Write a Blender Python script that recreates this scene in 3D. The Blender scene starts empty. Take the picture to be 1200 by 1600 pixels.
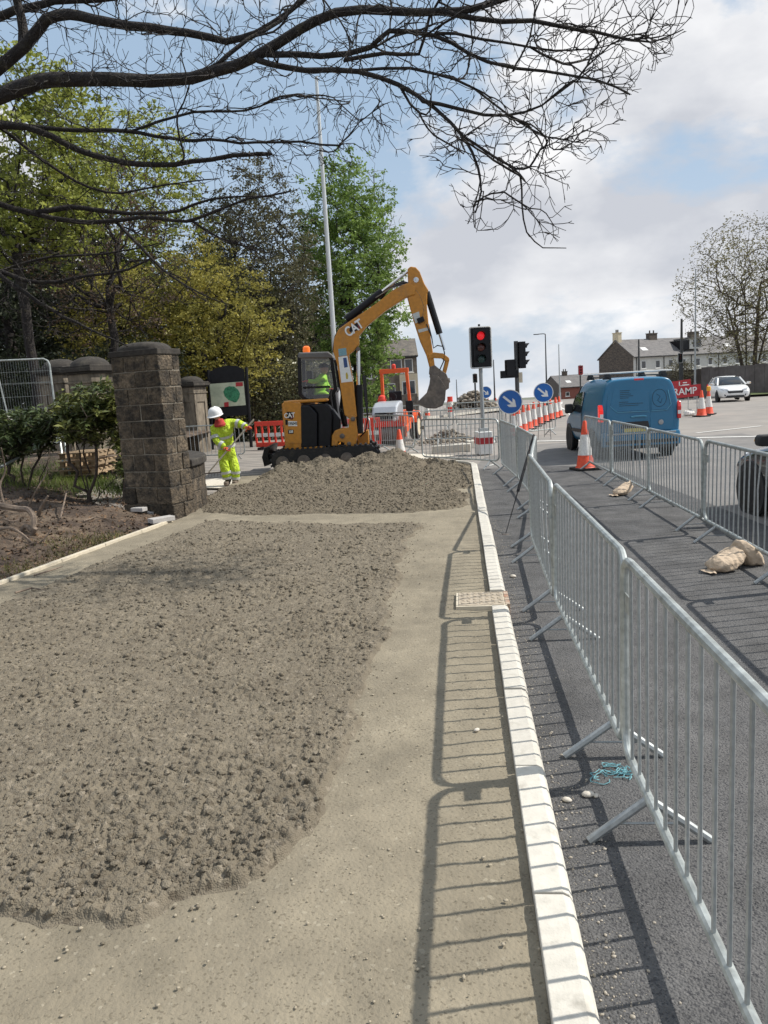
import bpy, bmesh, math, random
import numpy as np
from mathutils import Vector, Matrix

R = math.radians
random.seed(7)
scene = bpy.context.scene
col = scene.collection

# ------------------------------------------------------------------ camera
CAMH, FPX, HY, ROLL = 1.9, 1200.0, 607.0, R(3.4)
PITCH = math.atan((800 - HY) / FPX * math.cos(ROLL))
_F = Vector((0, math.cos(PITCH), -math.sin(PITCH)))
_R0 = Vector((1, 0, 0))
_U0 = _R0.cross(_F)
_R = _R0 * math.cos(ROLL) - _U0 * math.sin(ROLL)
_U = _U0 * math.cos(ROLL) + _R0 * math.sin(ROLL)
CAMO = Vector((0, 0, CAMH))
cam_data = bpy.data.cameras.new('camera')
cam_data.sensor_fit = 'VERTICAL'
cam_data.sensor_height = 36.0
cam_data.lens = 36.0 * FPX / 1600.0
cam_data.clip_start = 0.05
cam_data.clip_end = 6000
cam = bpy.data.objects.new('camera', cam_data)
m = Matrix((_R, _U, -_F)).transposed().to_4x4()
m.translation = CAMO
cam.matrix_world = m
col.objects.link(cam)
scene.camera = cam

# ------------------------------------------------------------------ sky, sun, exposure
SUN_AZ = Vector((0.91, 0.13))          # where the sun stands, seen on the ground plan
SUN_EL = R(47.5)
world = bpy.data.worlds.new('World')
scene.world = world
world.use_nodes = True
wn, wl = world.node_tree.nodes, world.node_tree.links
wn.clear()
def wnode(t, **k):
    n = wn.new(t)
    for a, b in k.items():
        setattr(n, a, b)
    return n
w_out = wnode('ShaderNodeOutputWorld')
w_bg = wnode('ShaderNodeBackground')
w_bg.inputs['Strength'].default_value = 0.1
w_sky = wnode('ShaderNodeTexSky', sky_type='NISHITA', sun_disc=False)
w_sky.sun_elevation = SUN_EL
w_sky.sun_rotation = math.atan2(SUN_AZ.x, SUN_AZ.y)
w_sky.air_density = 1.0
w_sky.dust_density = 1.6
w_sky.ozone_density = 1.2
w_tc = wnode('ShaderNodeTexCoord')
w_map = wnode('ShaderNodeMapping')
w_map.inputs['Scale'].default_value = (1.0, 1.0, 1.9)
w_map.inputs['Location'].default_value = (-8.478, -0.619, 7.980)
w_n1 = wnode('ShaderNodeTexNoise')
w_n1.inputs['Scale'].default_value = 2.3
w_n1.inputs['Detail'].default_value = 9
w_n1.inputs['Roughness'].default_value = 0.56
w_n1.inputs['Distortion'].default_value = 0.12
w_r1 = wnode('ShaderNodeValToRGB')
w_r1.color_ramp.elements[0].position = 0.462
w_r1.color_ramp.elements[1].position = 0.525
w_n2 = wnode('ShaderNodeTexNoise')
w_n2.inputs['Scale'].default_value = 3.4
w_n2.inputs['Detail'].default_value = 7
w_n2.inputs['Roughness'].default_value = 0.5
w_r2 = wnode('ShaderNodeValToRGB')
w_r2.color_ramp.elements[0].position = 0.40
w_r2.color_ramp.elements[0].color = (6.1, 6.35, 6.95, 1)
w_r2.color_ramp.elements[1].position = 0.60
w_r2.color_ramp.elements[1].color = (10.0, 10.0, 10.1, 1)
w_pale = wnode('ShaderNodeMix', data_type='RGBA')      # thin high veil over the blue
w_pale.inputs[0].default_value = 0.75
w_pale.inputs[7].default_value = (4.7, 6.3, 8.2, 1)
w_mix = wnode('ShaderNodeMix', data_type='RGBA')
# low haze: more veil towards the horizon, all the way round
w_sep = wnode('ShaderNodeSeparateXYZ')
w_hz = wnode('ShaderNodeMapRange')
w_hz.inputs[1].default_value = 0.0
w_hz.inputs[2].default_value = 0.30
w_hz.inputs[3].default_value = 0.55
w_hz.inputs[4].default_value = 0.0
w_hmix = wnode('ShaderNodeMix', data_type='RGBA')
w_hmix.inputs[7].default_value = (7.3, 7.8, 8.5, 1)
wl.new(w_tc.outputs['Generated'], w_map.inputs['Vector'])
wl.new(w_map.outputs['Vector'], w_n1.inputs['Vector'])
wl.new(w_map.outputs['Vector'], w_n2.inputs['Vector'])
wl.new(w_n1.outputs['Fac'], w_r1.inputs['Fac'])
wl.new(w_n2.outputs['Fac'], w_r2.inputs['Fac'])
wl.new(w_sky.outputs['Color'], w_pale.inputs[6])
wl.new(w_tc.outputs['Generated'], w_sep.inputs[0])
wl.new(w_sep.outputs['Z'], w_hz.inputs[0])
wl.new(w_hz.outputs[0], w_hmix.inputs[0])
wl.new(w_pale.outputs[2], w_hmix.inputs[6])
wl.new(w_r1.outputs['Color'], w_mix.inputs[0])
wl.new(w_hmix.outputs[2], w_mix.inputs[6])
wl.new(w_r2.outputs['Color'], w_mix.inputs[7])
wl.new(w_mix.outputs[2], w_bg.inputs['Color'])
wl.new(w_bg.outputs['Background'], w_out.inputs['Surface'])

sun_data = bpy.data.lights.new('sun', 'SUN')
sun_data.energy = 5.0
sun_data.angle = R(0.55)
sun_data.color = (1.0, 0.95, 0.87)
sun = bpy.data.objects.new('sun', sun_data)
_s = Vector((SUN_AZ.x, SUN_AZ.y, 0)).normalized() * math.cos(SUN_EL) + Vector((0, 0, math.sin(SUN_EL)))
sun.rotation_euler = _s.to_track_quat('Z', 'Y').to_euler()
sun.location = (30, 5, 40)
col.objects.link(sun)

vs = scene.view_settings
vs.view_transform = 'Standard'
vs.look = 'None'
vs.exposure = 0.0
vs.gamma = 1.0
vs.use_curve_mapping = False
scene.cycles.use_denoising = True
scene.cycles.max_bounces = 6
scene.cycles.transparent_max_bounces = 12
scene.cycles.use_adaptive_sampling = True
scene.cycles.adaptive_threshold = 0.02

# ------------------------------------------------------------------ helpers: rays to places
def ray(x, y):
    return _F + _R * ((x - 600) / FPX) - _U * ((y - 800) / FPX)
def G(x, y, z=0.0):
    d = ray(x, y)
    return CAMO + d * ((z - CAMH) / d.z)
def AT(x, y, Y):
    d = ray(x, y)
    return CAMO + d * (Y / d.y)

# ------------------------------------------------------------------ helpers: meshes
class MB:
    def __init__(s):
        s.v, s.f = [], []
    def add(s, vs, fs):
        o = len(s.v)
        s.v.extend(tuple(v) for v in vs)
        s.f.extend(tuple(o + i for i in f) for f in fs)
        return s
    def box(s, c, d, rz=0.0, M=None):
        x, y, z = d[0] / 2, d[1] / 2, d[2] / 2
        mt = Matrix.Translation(c) @ (M if M is not None else Matrix.Rotation(rz, 4, 'Z'))
        vs = [mt @ Vector(p) for p in ((-x,-y,-z),(x,-y,-z),(x,y,-z),(-x,y,-z),(-x,-y,z),(x,-y,z),(x,y,z),(-x,y,z))]
        return s.add(vs, [(3,2,1,0),(4,5,6,7),(0,1,5,4),(1,2,6,5),(2,3,7,6),(3,0,4,7)])
    def bar(s, a, b, w, h=None, up=(0, 0, 1)):
        a, b = Vector(a), Vector(b)
        h = w if h is None else h
        d = (b - a)
        L = d.length
        d.normalize()
        upv = Vector(up)
        if abs(d.dot(upv)) > 0.98:
            upv = Vector((0, 1, 0))
        sd = d.cross(upv).normalized()
        u2 = sd.cross(d).normalized()
        mt = Matrix((d, sd, u2)).transposed().to_4x4()
        return s.box((a + b) / 2, (L, w, h), M=mt)
    def tube(s, pts, r, n=8, cap=True, closed=False):
        pts = [Vector(p) for p in pts]
        k = len(pts)
        rs = list(r) if isinstance(r, (list, tuple)) else [r] * k
        vs, fs = [], []
        t0 = (pts[1] - pts[0]).normalized()
        ref = Vector((0, 0, 1)) if abs(t0.z) < 0.9 else Vector((1, 0, 0))
        nrm = t0.cross(ref).normalized()
        for i, p in enumerate(pts):
            if closed:
                t = (pts[(i + 1) % k] - pts[i - 1])
            elif i == 0:
                t = pts[1] - pts[0]
            elif i == k - 1:
                t = pts[-1] - pts[-2]
            else:
                t = (pts[i + 1] - p).normalized() + (p - pts[i - 1]).normalized()
            if t.length < 1e-9:
                t = t0
            t.normalize()
            nrm = (nrm - t * nrm.dot(t))
            if nrm.length < 1e-6:
                nrm = t.cross(Vector((0.3, 0.5, 0.8)))
            nrm.normalize()
            bi = t.cross(nrm)
            for j in range(n):
                a = 2 * math.pi * j / n
                vs.append(p + (nrm * math.cos(a) + bi * math.sin(a)) * rs[i])
        m_ = k if closed else k - 1
        for i in range(m_):
            i2 = (i + 1) % k
            for j in range(n):
                j2 = (j + 1) % n
                fs.append((i * n + j, i2 * n + j, i2 * n + j2, i * n + j2))
        if cap and not closed:
            fs.append(tuple(range(n)))
            fs.append(tuple((k - 1) * n + j for j in reversed(range(n))))
        # outward winding
        fs = [tuple(reversed(f)) for f in fs]
        return s.add(vs, fs)
    def lathe(s, prof, n=16, o=(0, 0, 0), M=None, a0=0.0):
        o = Vector(o)
        vs, fs = [], []
        for r, z in prof:
            for j in range(n):
                a = a0 + 2 * math.pi * j / n
                p = Vector((r * math.cos(a), r * math.sin(a), z))
                vs.append((M @ p if M is not None else p) + o)
        for i in range(len(prof) - 1):
            for j in range(n):
                j2 = (j + 1) % n
                fs.append((i * n + j, i * n + j2, (i + 1) * n + j2, (i + 1) * n + j))
        fs.append(tuple(reversed(range(n))))
        fs.append(tuple((len(prof) - 1) * n + j for j in range(n)))
        return s.add(vs, fs)
    def prism(s, poly, e0, e1, fn):
        """outline poly (2D) extruded from e0 to e1; fn(a, b, e) -> 3D"""
        k = len(poly)
        vs = [fn(a, b, e0) for a, b in poly] + [fn(a, b, e1) for a, b in poly]
        fs = [tuple(reversed(range(k))), tuple(range(k, 2 * k))]
        for i in range(k):
            j = (i + 1) % k
            fs.append((i, j, k + j, k + i))
        return s.add(vs, fs)
    def build(s, name, mat, parent=None, smooth=False, bevel=0.0, sub=0, origin=None, ang=35, seg=2):
        me = bpy.data.meshes.new(name)
        vv = s.v
        if origin is not None:
            ox, oy, oz = origin
            vv = [(x - ox, y - oy, z - oz) for x, y, z in vv]
        me.from_pydata(vv, [], s.f)
        bm = bmesh.new()
        bm.from_mesh(me)
        bmesh.ops.recalc_face_normals(bm, faces=bm.faces)
        bm.to_mesh(me)
        bm.free()
        if mat is not None:
            me.materials.append(mat)
        o = bpy.data.objects.new(name, me)
        col.objects.link(o)
        if parent is not None:
            o.parent = parent
        if smooth:
            me.polygons.foreach_set('use_smooth', [True] * len(me.polygons))
            if not sub:
                me.set_sharp_from_angle(angle=R(ang))
        if bevel > 0:
            b = o.modifiers.new('bevel', 'BEVEL')
            b.width = bevel
            b.segments = seg
            b.limit_method = 'ANGLE'
            b.angle_limit = R(40)
        if sub:
            b = o.modifiers.new('sub', 'SUBSURF')
            b.levels = b.render_levels = sub
        return o

def npmesh(name, verts, faces, mat, parent=None, smooth=False):
    """verts (N,3), faces (M,k) numpy -> linked object"""
    me = bpy.data.meshes.new(name)
    verts = np.asarray(verts, dtype=np.float32)
    faces = np.asarray(faces, dtype=np.int32)
    k = faces.shape[1]
    me.vertices.add(len(verts))
    me.vertices.foreach_set('co', verts.ravel())
    me.loops.add(faces.size)
    me.loops.foreach_set('vertex_index', faces.ravel())
    me.polygons.add(len(faces))
    me.polygons.foreach_set('loop_start', np.arange(0, faces.size, k, dtype=np.int32))
    me.polygons.foreach_set('loop_total', np.full(len(faces), k, dtype=np.int32))
    if smooth:
        me.polygons.foreach_set('use_smooth', np.ones(len(faces), dtype=bool))
    me.update(calc_edges=True)
    if mat is not None:
        me.materials.append(mat)
    o = bpy.data.objects.new(name, me)
    col.objects.link(o)
    if parent is not None:
        o.parent = parent
    return o

def thing(name, label, cat, loc=(0, 0, 0), rz=0.0, group=None, rot=None):
    o = bpy.data.objects.new(name, None)
    o.empty_display_size = 0.2
    col.objects.link(o)
    o.location = loc
    o.rotation_euler = rot if rot is not None else (0, 0, rz)
    tag(o, label, cat, group)
    return o
def tag(o, label=None, cat=None, group=None, kind=None):
    if label: o['label'] = label
    if cat: o['category'] = cat
    if group: o['group'] = group
    if kind: o['kind'] = kind
    return o
def copy_tree(o, parent=None):
    c = o.copy()
    col.objects.link(c)
    c.parent = parent
    for ch in list(o.children):
        if ch is not c:
            copy_tree(ch, c)
    return c

def vnoise(x, y, seed=0):
    """smooth value noise on numpy arrays, 0..1"""
    xi, yi = np.floor(x).astype(np.int64), np.floor(y).astype(np.int64)
    xf, yf = x - xi, y - yi
    def h(a, b):
        n = (a * 374761393 + b * 668265263 + seed * 974634777) & 0x7fffffff
        n = ((n ^ (n >> 13)) * 1274126177) & 0x7fffffff
        n = n ^ (n >> 16)
        return (n & 0xffff) / 65535.0
    u, v = xf * xf * (3 - 2 * xf), yf * yf * (3 - 2 * yf)
    return (h(xi, yi) * (1 - u) + h(xi + 1, yi) * u) * (1 - v) + (h(xi, yi + 1) * (1 - u) + h(xi + 1, yi + 1) * u) * v
def fbm(x, y, sc, octv=4, seed=0):
    a, s_, t = 0.0, 0.5, 0.0
    for i in range(octv):
        a = a + s_ * vnoise(x * sc, y * sc, seed + i * 17)
        t += s_
        s_ *= 0.5
        sc *= 2.03
    return a / t
def worley(x, y, sc, seed=0):
    """distance to the nearest jittered cell point (in cell units) and that cell's random number"""
    x, y = x * sc, y * sc
    xi, yi = np.floor(x).astype(np.int64), np.floor(y).astype(np.int64)
    def h(a, b, k):
        n = (a * 374761393 + b * 668265263 + (seed * 31 + k) * 974634777) & 0x7fffffff
        n = ((n ^ (n >> 13)) * 1274126177) & 0x7fffffff
        n = n ^ (n >> 16)
        return (n & 0xffff) / 65535.0
    best = np.full(x.shape, 9.0); rnd = np.zeros(x.shape)
    for i in (-1, 0, 1):
        for j in (-1, 0, 1):
            a, b = xi + i, yi + j
            r_ = h(a, b, 3)
            d = np.hypot(a + h(a, b, 1) - x, b + h(a, b, 2) - y) / (0.7 + 0.6 * r_)
            m_ = d < best
            best = np.where(m_, d, best); rnd = np.where(m_, r_, rnd)
    return best, rnd
def sstep(a, b, x):
    t = np.clip((x - a) / (b - a), 0, 1)
    return t * t * (3 - 2 * t)

# ------------------------------------------------------------------ helpers: materials
def hexc(h):
    def l(c):
        c /= 255.0
        return c / 12.92 if c <= 0.04045 else ((c + 0.055) / 1.055) ** 2.4
    return tuple(l(int(h[i:i + 2], 16)) for i in (0, 2, 4))
def mat(name, c, rough=0.6, metal=0.0, var=0.18, sc=6.0, c2=None, mix=(0.42, 0.62), bump=0.0, bsc=80.0, bdist=0.01,
        rnd=0.0, det=5.0, speck=None, vbump=0.0, emis=None, estr=0.0, spec=0.5, coat=0.0, local=False, stretch=None, trans=0.0):
    """procedural material: base colour broken up by noise, optional second colour in patches, optional bump"""
    mt = bpy.data.materials.new(name)
    mt.use_nodes = True
    n, l = mt.node_tree.nodes, mt.node_tree.links
    n.clear()
    out = n.new('ShaderNodeOutputMaterial')
    b = n.new('ShaderNodeBsdfPrincipled')
    b.inputs['Roughness'].default_value = rough
    b.inputs['Metallic'].default_value = metal
    b.inputs['Specular IOR Level'].default_value = spec
    b.inputs['Coat Weight'].default_value = coat
    l.new(b.outputs[0], out.inputs['Surface'])
    if local:
        tc = n.new('ShaderNodeTexCoord'); pos = tc.outputs['Object']
    else:
        tc = n.new('ShaderNodeNewGeometry'); pos = tc.outputs['Position']
    if stretch:
        mp = n.new('ShaderNodeMapping'); mp.inputs['Scale'].default_value = stretch
        l.new(pos, mp.inputs['Vector']); pos = mp.outputs['Vector']
    nz = n.new('ShaderNodeTexNoise')
    nz.inputs['Scale'].default_value = sc
    nz.inputs['Detail'].default_value = det
    nz.inputs['Roughness'].default_value = 0.6
    l.new(pos, nz.inputs['Vector'])
    cur = None
    if c2 is not None:
        rp = n.new('ShaderNodeValToRGB')
        rp.color_ramp.elements[0].position = mix[0]
        rp.color_ramp.elements[1].position = mix[1]
        rp.color_ramp.elements[0].color = (*c, 1)
        rp.color_ramp.elements[1].color = (*c2, 1)
        l.new(nz.outputs['Fac'], rp.inputs['Fac'])
        cur = rp.outputs['Color']
    else:
        rgb = n.new('ShaderNodeRGB'); rgb.outputs[0].default_value = (*c, 1)
        cur = rgb.outputs[0]
    if speck:
        for (sc_, ssc, thr) in speck:
            vo = n.new('ShaderNodeTexVoronoi'); vo.inputs['Scale'].default_value = ssc
            l.new(pos, vo.inputs['Vector'])
            sx = n.new('ShaderNodeSeparateColor'); l.new(vo.outputs['Color'], sx.inputs[0])
            gt = n.new('ShaderNodeMath'); gt.operation = 'GREATER_THAN'; gt.inputs[1].default_value = thr
            l.new(sx.outputs[0], gt.inputs[0])
            mx = n.new('ShaderNodeMix'); mx.data_type = 'RGBA'
            l.new(gt.outputs[0], mx.inputs[0]); l.new(cur, mx.inputs[6]); mx.inputs[7].default_value = (*sc_, 1)
            cur = mx.outputs[2]
    hv = n.new('ShaderNodeHueSaturation')
    nz2 = n.new('ShaderNodeTexNoise')
    nz2.inputs['Scale'].default_value = sc * 3.7
    nz2.inputs['Detail'].default_value = det
    l.new(pos, nz2.inputs['Vector'])
    mr = n.new('ShaderNodeMapRange')
    mr.inputs[1].default_value = 0.25; mr.inputs[2].default_value = 0.75
    mr.inputs[3].default_value = 1 - var; mr.inputs[4].default_value = 1 + var
    l.new(nz2.outputs['Fac'], mr.inputs[0])
    val = mr.outputs[0]
    if rnd:
        oi = n.new('ShaderNodeObjectInfo')
        m2 = n.new('ShaderNodeMapRange')
        m2.inputs[3].default_value = 1 - rnd; m2.inputs[4].default_value = 1 + rnd
        l.new(oi.outputs['Random'], m2.inputs[0])
        mm = n.new('ShaderNodeMath'); mm.operation = 'MULTIPLY'
        l.new(val, mm.inputs[0]); l.new(m2.outputs[0], mm.inputs[1])
        val = mm.outputs[0]
    l.new(val, hv.inputs['Value'])
    l.new(cur, hv.inputs['Color'])
    l.new(hv.outputs[0], b.inputs['Base Color'])
    if bump:
        nb = n.new('ShaderNodeTexNoise')
        nb.inputs['Scale'].default_value = bsc
        nb.inputs['Detail'].default_value = 4
        l.new(pos, nb.inputs['Vector'])
        bp = n.new('ShaderNodeBump')
        bp.inputs['Strength'].default_value = bump
        bp.inputs['Distance'].default_value = bdist
        if vbump:
            vb = n.new('ShaderNodeTexVoronoi'); vb.inputs['Scale'].default_value = vbump
            l.new(pos, vb.inputs['Vector'])
            ad = n.new('ShaderNodeMath'); ad.operation = 'SUBTRACT'
            l.new(nb.outputs['Fac'], ad.inputs[0]); l.new(vb.outputs['Distance'], ad.inputs[1])
            l.new(ad.outputs[0], bp.inputs['Height'])
        else:
            l.new(nb.outputs['Fac'], bp.inputs['Height'])
        l.new(bp.outputs[0], b.inputs['Normal'])
    if emis:
        b.inputs['Emission Color'].default_value = (*emis, 1)
        b.inputs['Emission Strength'].default_value = estr
    if trans:
        tr = n.new('ShaderNodeBsdfTranslucent')
        l.new(hv.outputs[0], tr.inputs['Color'])
        ms = n.new('ShaderNodeMixShader'); ms.inputs[0].default_value = trans
        l.new(b.outputs[0], ms.inputs[1]); l.new(tr.outputs[0], ms.inputs[2])
        l.new(ms.outputs[0], out.inputs['Surface'])
    return mt
def glass_mat(name, tint=(0.02, 0.025, 0.028), alpha=0.55):
    mt = bpy.data.materials.new(name)
    mt.use_nodes = True
    n, l = mt.node_tree.nodes, mt.node_tree.links
    n.clear()
    out = n.new('ShaderNodeOutputMaterial')
    g = n.new('ShaderNodeBsdfGlossy'); g.inputs['Roughness'].default_value = 0.03
    g.inputs['Color'].default_value = (1, 1, 1, 1)
    t = n.new('ShaderNodeBsdfTransparent'); t.inputs['Color'].default_value = tuple(1 - alpha for _ in range(3)) + (1,)
    d = n.new('ShaderNodeBsdfDiffuse'); d.inputs['Color'].default_value = (*tint, 1)
    m1 = n.new('ShaderNodeMixShader'); m1.inputs[0].default_value = alpha * 0.5
    l.new(t.outputs[0], m1.inputs[1]); l.new(d.outputs[0], m1.inputs[2])
    fr = n.new('ShaderNodeFresnel'); fr.inputs['IOR'].default_value = 1.5
    m2 = n.new('ShaderNodeMixShader')
    l.new(fr.outputs[0], m2.inputs[0]); l.new(m1.outputs[0], m2.inputs[1]); l.new(g.outputs[0], m2.inputs[2])
    l.new(m2.outputs[0], out.inputs['Surface'])
    return mt

def text_part(name, body, size, mt, parent, M, extrude=0.002, bold=0.0, ax=1.0):
    """flat lettering as a mesh; M places the text's own x/y plane"""
    cu = bpy.data.curves.new(name, 'FONT')
    cu.body = body
    cu.size = size
    cu.extrude = extrude
    cu.offset = bold
    cu.align_x = 'CENTER'
    cu.align_y = 'CENTER'
    to = bpy.data.objects.new(name, cu)
    col.objects.link(to)
    dg = bpy.context.evaluated_depsgraph_get()
    me = bpy.data.meshes.new_from_object(to.evaluated_get(dg))
    bpy.data.objects.remove(to)
    bpy.data.curves.remove(cu)
    me.transform(Matrix.Diagonal((ax, 1, 1, 1)))
    me.transform(M)
    me.materials.clear()
    me.materials.append(mt)
    o = bpy.data.objects.new(name, me)
    col.objects.link(o)
    o.parent = parent
    return o
def frame(o, xdir, ydir):
    """matrix with columns x, y, x×y at o"""
    x, y = Vector(xdir).normalized(), Vector(ydir).normalized()
    z = x.cross(y).normalized()
    y = z.cross(x)
    m_ = Matrix((x, y, z)).transposed().to_4x4()
    m_.translation = Vector(o)
    return m_
def arc(cx, cy, r, a0, a1, n):
    return [(cx + r * math.cos(a0 + (a1 - a0) * i / n), cy + r * math.sin(a0 + (a1 - a0) * i / n)) for i in range(n + 1)]
def rrect(x0, y0, x1, y1, r, n=4):
    p = []
    p += arc(x1 - r, y1 - r, r, 0, math.pi / 2, n)
    p += arc(x0 + r, y1 - r, r, math.pi / 2, math.pi, n)
    p += arc(x0 + r, y0 + r, r, math.pi, 1.5 * math.pi, n)
    p += arc(x1 - r, y0 + r, r, 1.5 * math.pi, 2 * math.pi, n)
    return p
# ------------------------------------------------------------------ materials
M_cement = mat('compacted_concrete', (0.262, 0.226, 0.163), rough=0.95, var=0.2, sc=1.1, c2=(0.200, 0.172, 0.123), mix=(0.38, 0.66), bump=0.42, bsc=170, bdist=0.008, vbump=60, speck=[((.165,.14,.098), 140, .92), ((.285,.25,.185), 75, .98)])
M_loose = mat('loose_concrete', (0.192, 0.163, 0.118), rough=0.95, var=0.22, sc=2.2, c2=(0.156, 0.131, 0.094), mix=(0.35, 0.7), bump=0.8, bsc=190, bdist=0.006, vbump=140, speck=[((.235,.20,.15), 42, .94), ((.115,.094,.066), 48, .92)])
M_heap = mat('damp_concrete', (0.17, 0.142, 0.10), rough=0.95, var=0.2, sc=2.2, c2=(0.135, 0.112, 0.08), mix=(0.35, 0.7), bump=0.8, bsc=150, bdist=0.008, vbump=110)
M_soil = mat('soil', (0.060, 0.042, 0.031), rough=1, var=0.55, sc=1.3, c2=(0.17, 0.125, 0.085), mix=(0.42, 0.68), bump=0.9, bsc=28, bdist=0.04)
M_asph = mat('asphalt_new', (0.100, 0.099, 0.099), rough=0.88, var=0.3, sc=0.9, c2=(0.138, 0.134, 0.130), mix=(0.4, 0.7), bump=0.8, bsc=150, bdist=0.008, spec=0.3, vbump=100, speck=[((.06,.06,.063), 140, .82), ((.135,.132,.13), 120, .90)])
M_asph_mid = mat('asphalt_mid', (0.185, 0.178, 0.172), rough=0.92, var=0.12, sc=0.8, c2=(0.225, 0.213, 0.2), bump=0.5, bsc=120, bdist=0.006, spec=0.2)
M_asph_old = mat('asphalt_old', (0.30, 0.275, 0.25), rough=0.95, var=0.1, sc=0.35, c2=(0.25, 0.235, 0.22), mix=(0.4, 0.65), bump=0.3, bsc=90, spec=0.15)
M_ground = mat('open_ground', (0.115, 0.13, 0.085), rough=1, var=0.2, sc=0.05, c2=(0.17, 0.165, 0.14))
M_kerb = mat('kerb_concrete', (0.56, 0.53, 0.465), rough=0.85, var=0.10, sc=7.0, c2=(0.36, 0.335, 0.285), mix=(0.56, 0.74), bump=0.2, bsc=120, rnd=0.07)
M_edging = mat('edging_concrete', (0.55, 0.49, 0.38), rough=0.9, var=0.12, sc=6, rnd=0.06, bump=0.2)
M_white_paint = mat('road_paint', (0.72, 0.71, 0.67), rough=0.8, var=0.15, sc=5, c2=(0.5, 0.49, 0.46), mix=(0.58, 0.75))
M_galv = mat('galvanised_steel', (0.43, 0.46, 0.445), rough=0.45, metal=0.5, var=0.25, sc=7, c2=(0.26, 0.275, 0.26), mix=(0.45, 0.7), local=True, rnd=0.06)
M_galv_bar = mat('galvanised_bar', (0.36, 0.38, 0.38), rough=0.5, metal=0.5, var=0.18, sc=11, local=True, rnd=0.08)
M_pole = mat('grey_pole', (0.36, 0.38, 0.38), rough=0.5, metal=0.3, var=0.1)
M_darkpole = mat('dark_pole', (0.06, 0.063, 0.065), rough=0.5, metal=0.2, var=0.15)
M_black = mat('black_paint', (0.011, 0.011, 0.013), rough=0.45, var=0.3, sc=3, spec=.25)
M_rubber = mat('rubber', (0.020, 0.019, 0.019), rough=0.85, var=0.3, sc=6, c2=(.055, .047, .038), mix=(.5, .75), bump=0.3, bsc=60)
M_orange = mat('cone_orange', (0.78, 0.085, 0.03), rough=0.55, var=0.14, sc=7, c2=(0.6, 0.075, 0.035), mix=(0.5, 0.8), rnd=0.1, local=True)
M_sleeve = mat('cone_white', (0.74, 0.72, 0.68), rough=0.45, var=0.14, sc=9, c2=(0.56, 0.53, 0.49), mix=(0.52, 0.78), rnd=0.06, local=True)
M_blue = mat('sign_blue', (0.012, 0.12, 0.42), rough=0.35, var=0.08, sc=4)
M_white = mat('white_plastic', (0.76, 0.76, 0.74), rough=0.45, var=0.07, sc=5)
M_red = mat('red_plate', (0.42, 0.022, 0.03), rough=0.4, var=0.1, sc=4)
M_redplastic = mat('red_plastic', (0.72, 0.055, 0.03), rough=0.5, var=0.12, sc=6)
M_stone = mat('sooty_sandstone', (0.135, 0.104, 0.070), rough=0.95, var=0.5, sc=7.5, c2=(0.028, 0.024, 0.019), mix=(0.36, 0.66), bump=0.9, bsc=26, bdist=0.04, rnd=0.5)
M_mortar = mat('mortar', (0.25, 0.22, 0.175), rough=1, var=0.2, sc=14, bump=0.4)
M_capstone = mat('blackened_cap', (0.040, 0.035, 0.030), rough=0.95, var=0.35, sc=5, c2=(0.085, 0.075, 0.06), mix=(0.5, 0.75), bump=0.5, bsc=30)
M_pier = mat('pier_stone', (0.22, 0.185, 0.14), rough=0.95, var=0.35, sc=3.0, c2=(0.05, 0.044, 0.036), mix=(0.45, 0.7), bump=0.4, bsc=25, stretch=(1, 1, 0.35))
M_cat = mat('machine_yellow', (0.52, 0.215, 0.022), rough=0.42, var=0.16, sc=3.5, c2=(0.33, 0.165, 0.05), mix=(0.52, 0.78))
M_steel_dark = mat('worn_steel', (0.135, 0.115, 0.10), rough=0.6, metal=0.4, var=0.25, sc=5, c2=(0.2, 0.165, 0.135))
M_chrome = mat('chrome_rod', (0.7, 0.7, 0.7), rough=0.15, metal=1.0, var=0.05)
M_glass = glass_mat('cab_glass', alpha=0.10)
M_darkglass = mat('dark_window', (0.02, 0.024, 0.028), rough=0.05, var=0.2, sc=2, spec=0.9)
M_hivis = mat('hivis_yellow', (0.56, 0.74, 0.04), rough=0.75, var=0.18, sc=6, c2=(0.40, 0.50, 0.05), mix=(0.55, 0.8), bump=1.0, bsc=11, bdist=0.10)
M_hivis_g = mat('hivis_green', (0.42, 0.85, 0.06), rough=0.75, var=0.15, sc=6)
M_tape = mat('reflective_tape', (0.52, 0.53, 0.50), rough=0.4, var=0.12, sc=12)
M_skin = mat('skin', (0.50, 0.30, 0.22), rough=0.6, var=0.1, sc=14)
M_glove = mat('red_glove', (0.62, 0.10, 0.045), rough=0.8, var=0.2, sc=20)
M_boot = mat('boot', (0.16, 0.125, 0.095), rough=0.8, var=0.25, sc=16)
M_helmet = mat('helmet_white', (0.80, 0.80, 0.79), rough=0.3, var=0.04, sc=5)
M_roller = mat('roller_orange', (0.72, 0.11, 0.02), rough=0.4, var=0.12, sc=4)
M_silver = mat('silver_hood', (0.45, 0.47, 0.50), rough=0.35, metal=0.3, var=0.08)
M_wood = mat('pale_timber', (0.36, 0.26, 0.16), rough=0.85, var=0.3, sc=4, rnd=0.2, stretch=(1, 1, 6))
M_bark = mat('bark', (0.075, 0.057, 0.046), rough=0.95, var=0.35, sc=7, c2=(0.125, 0.105, 0.08), mix=(0.5, 0.75), bump=0.6, bsc=30, bdist=0.02)
M_bark_green = mat('mossy_bark', (0.022, 0.018, 0.017), rough=0.95, var=0.45, sc=6, c2=(0.060, 0.052, 0.033), mix=(0.52, 0.8), bump=1.0, bsc=24, bdist=0.05)

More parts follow.
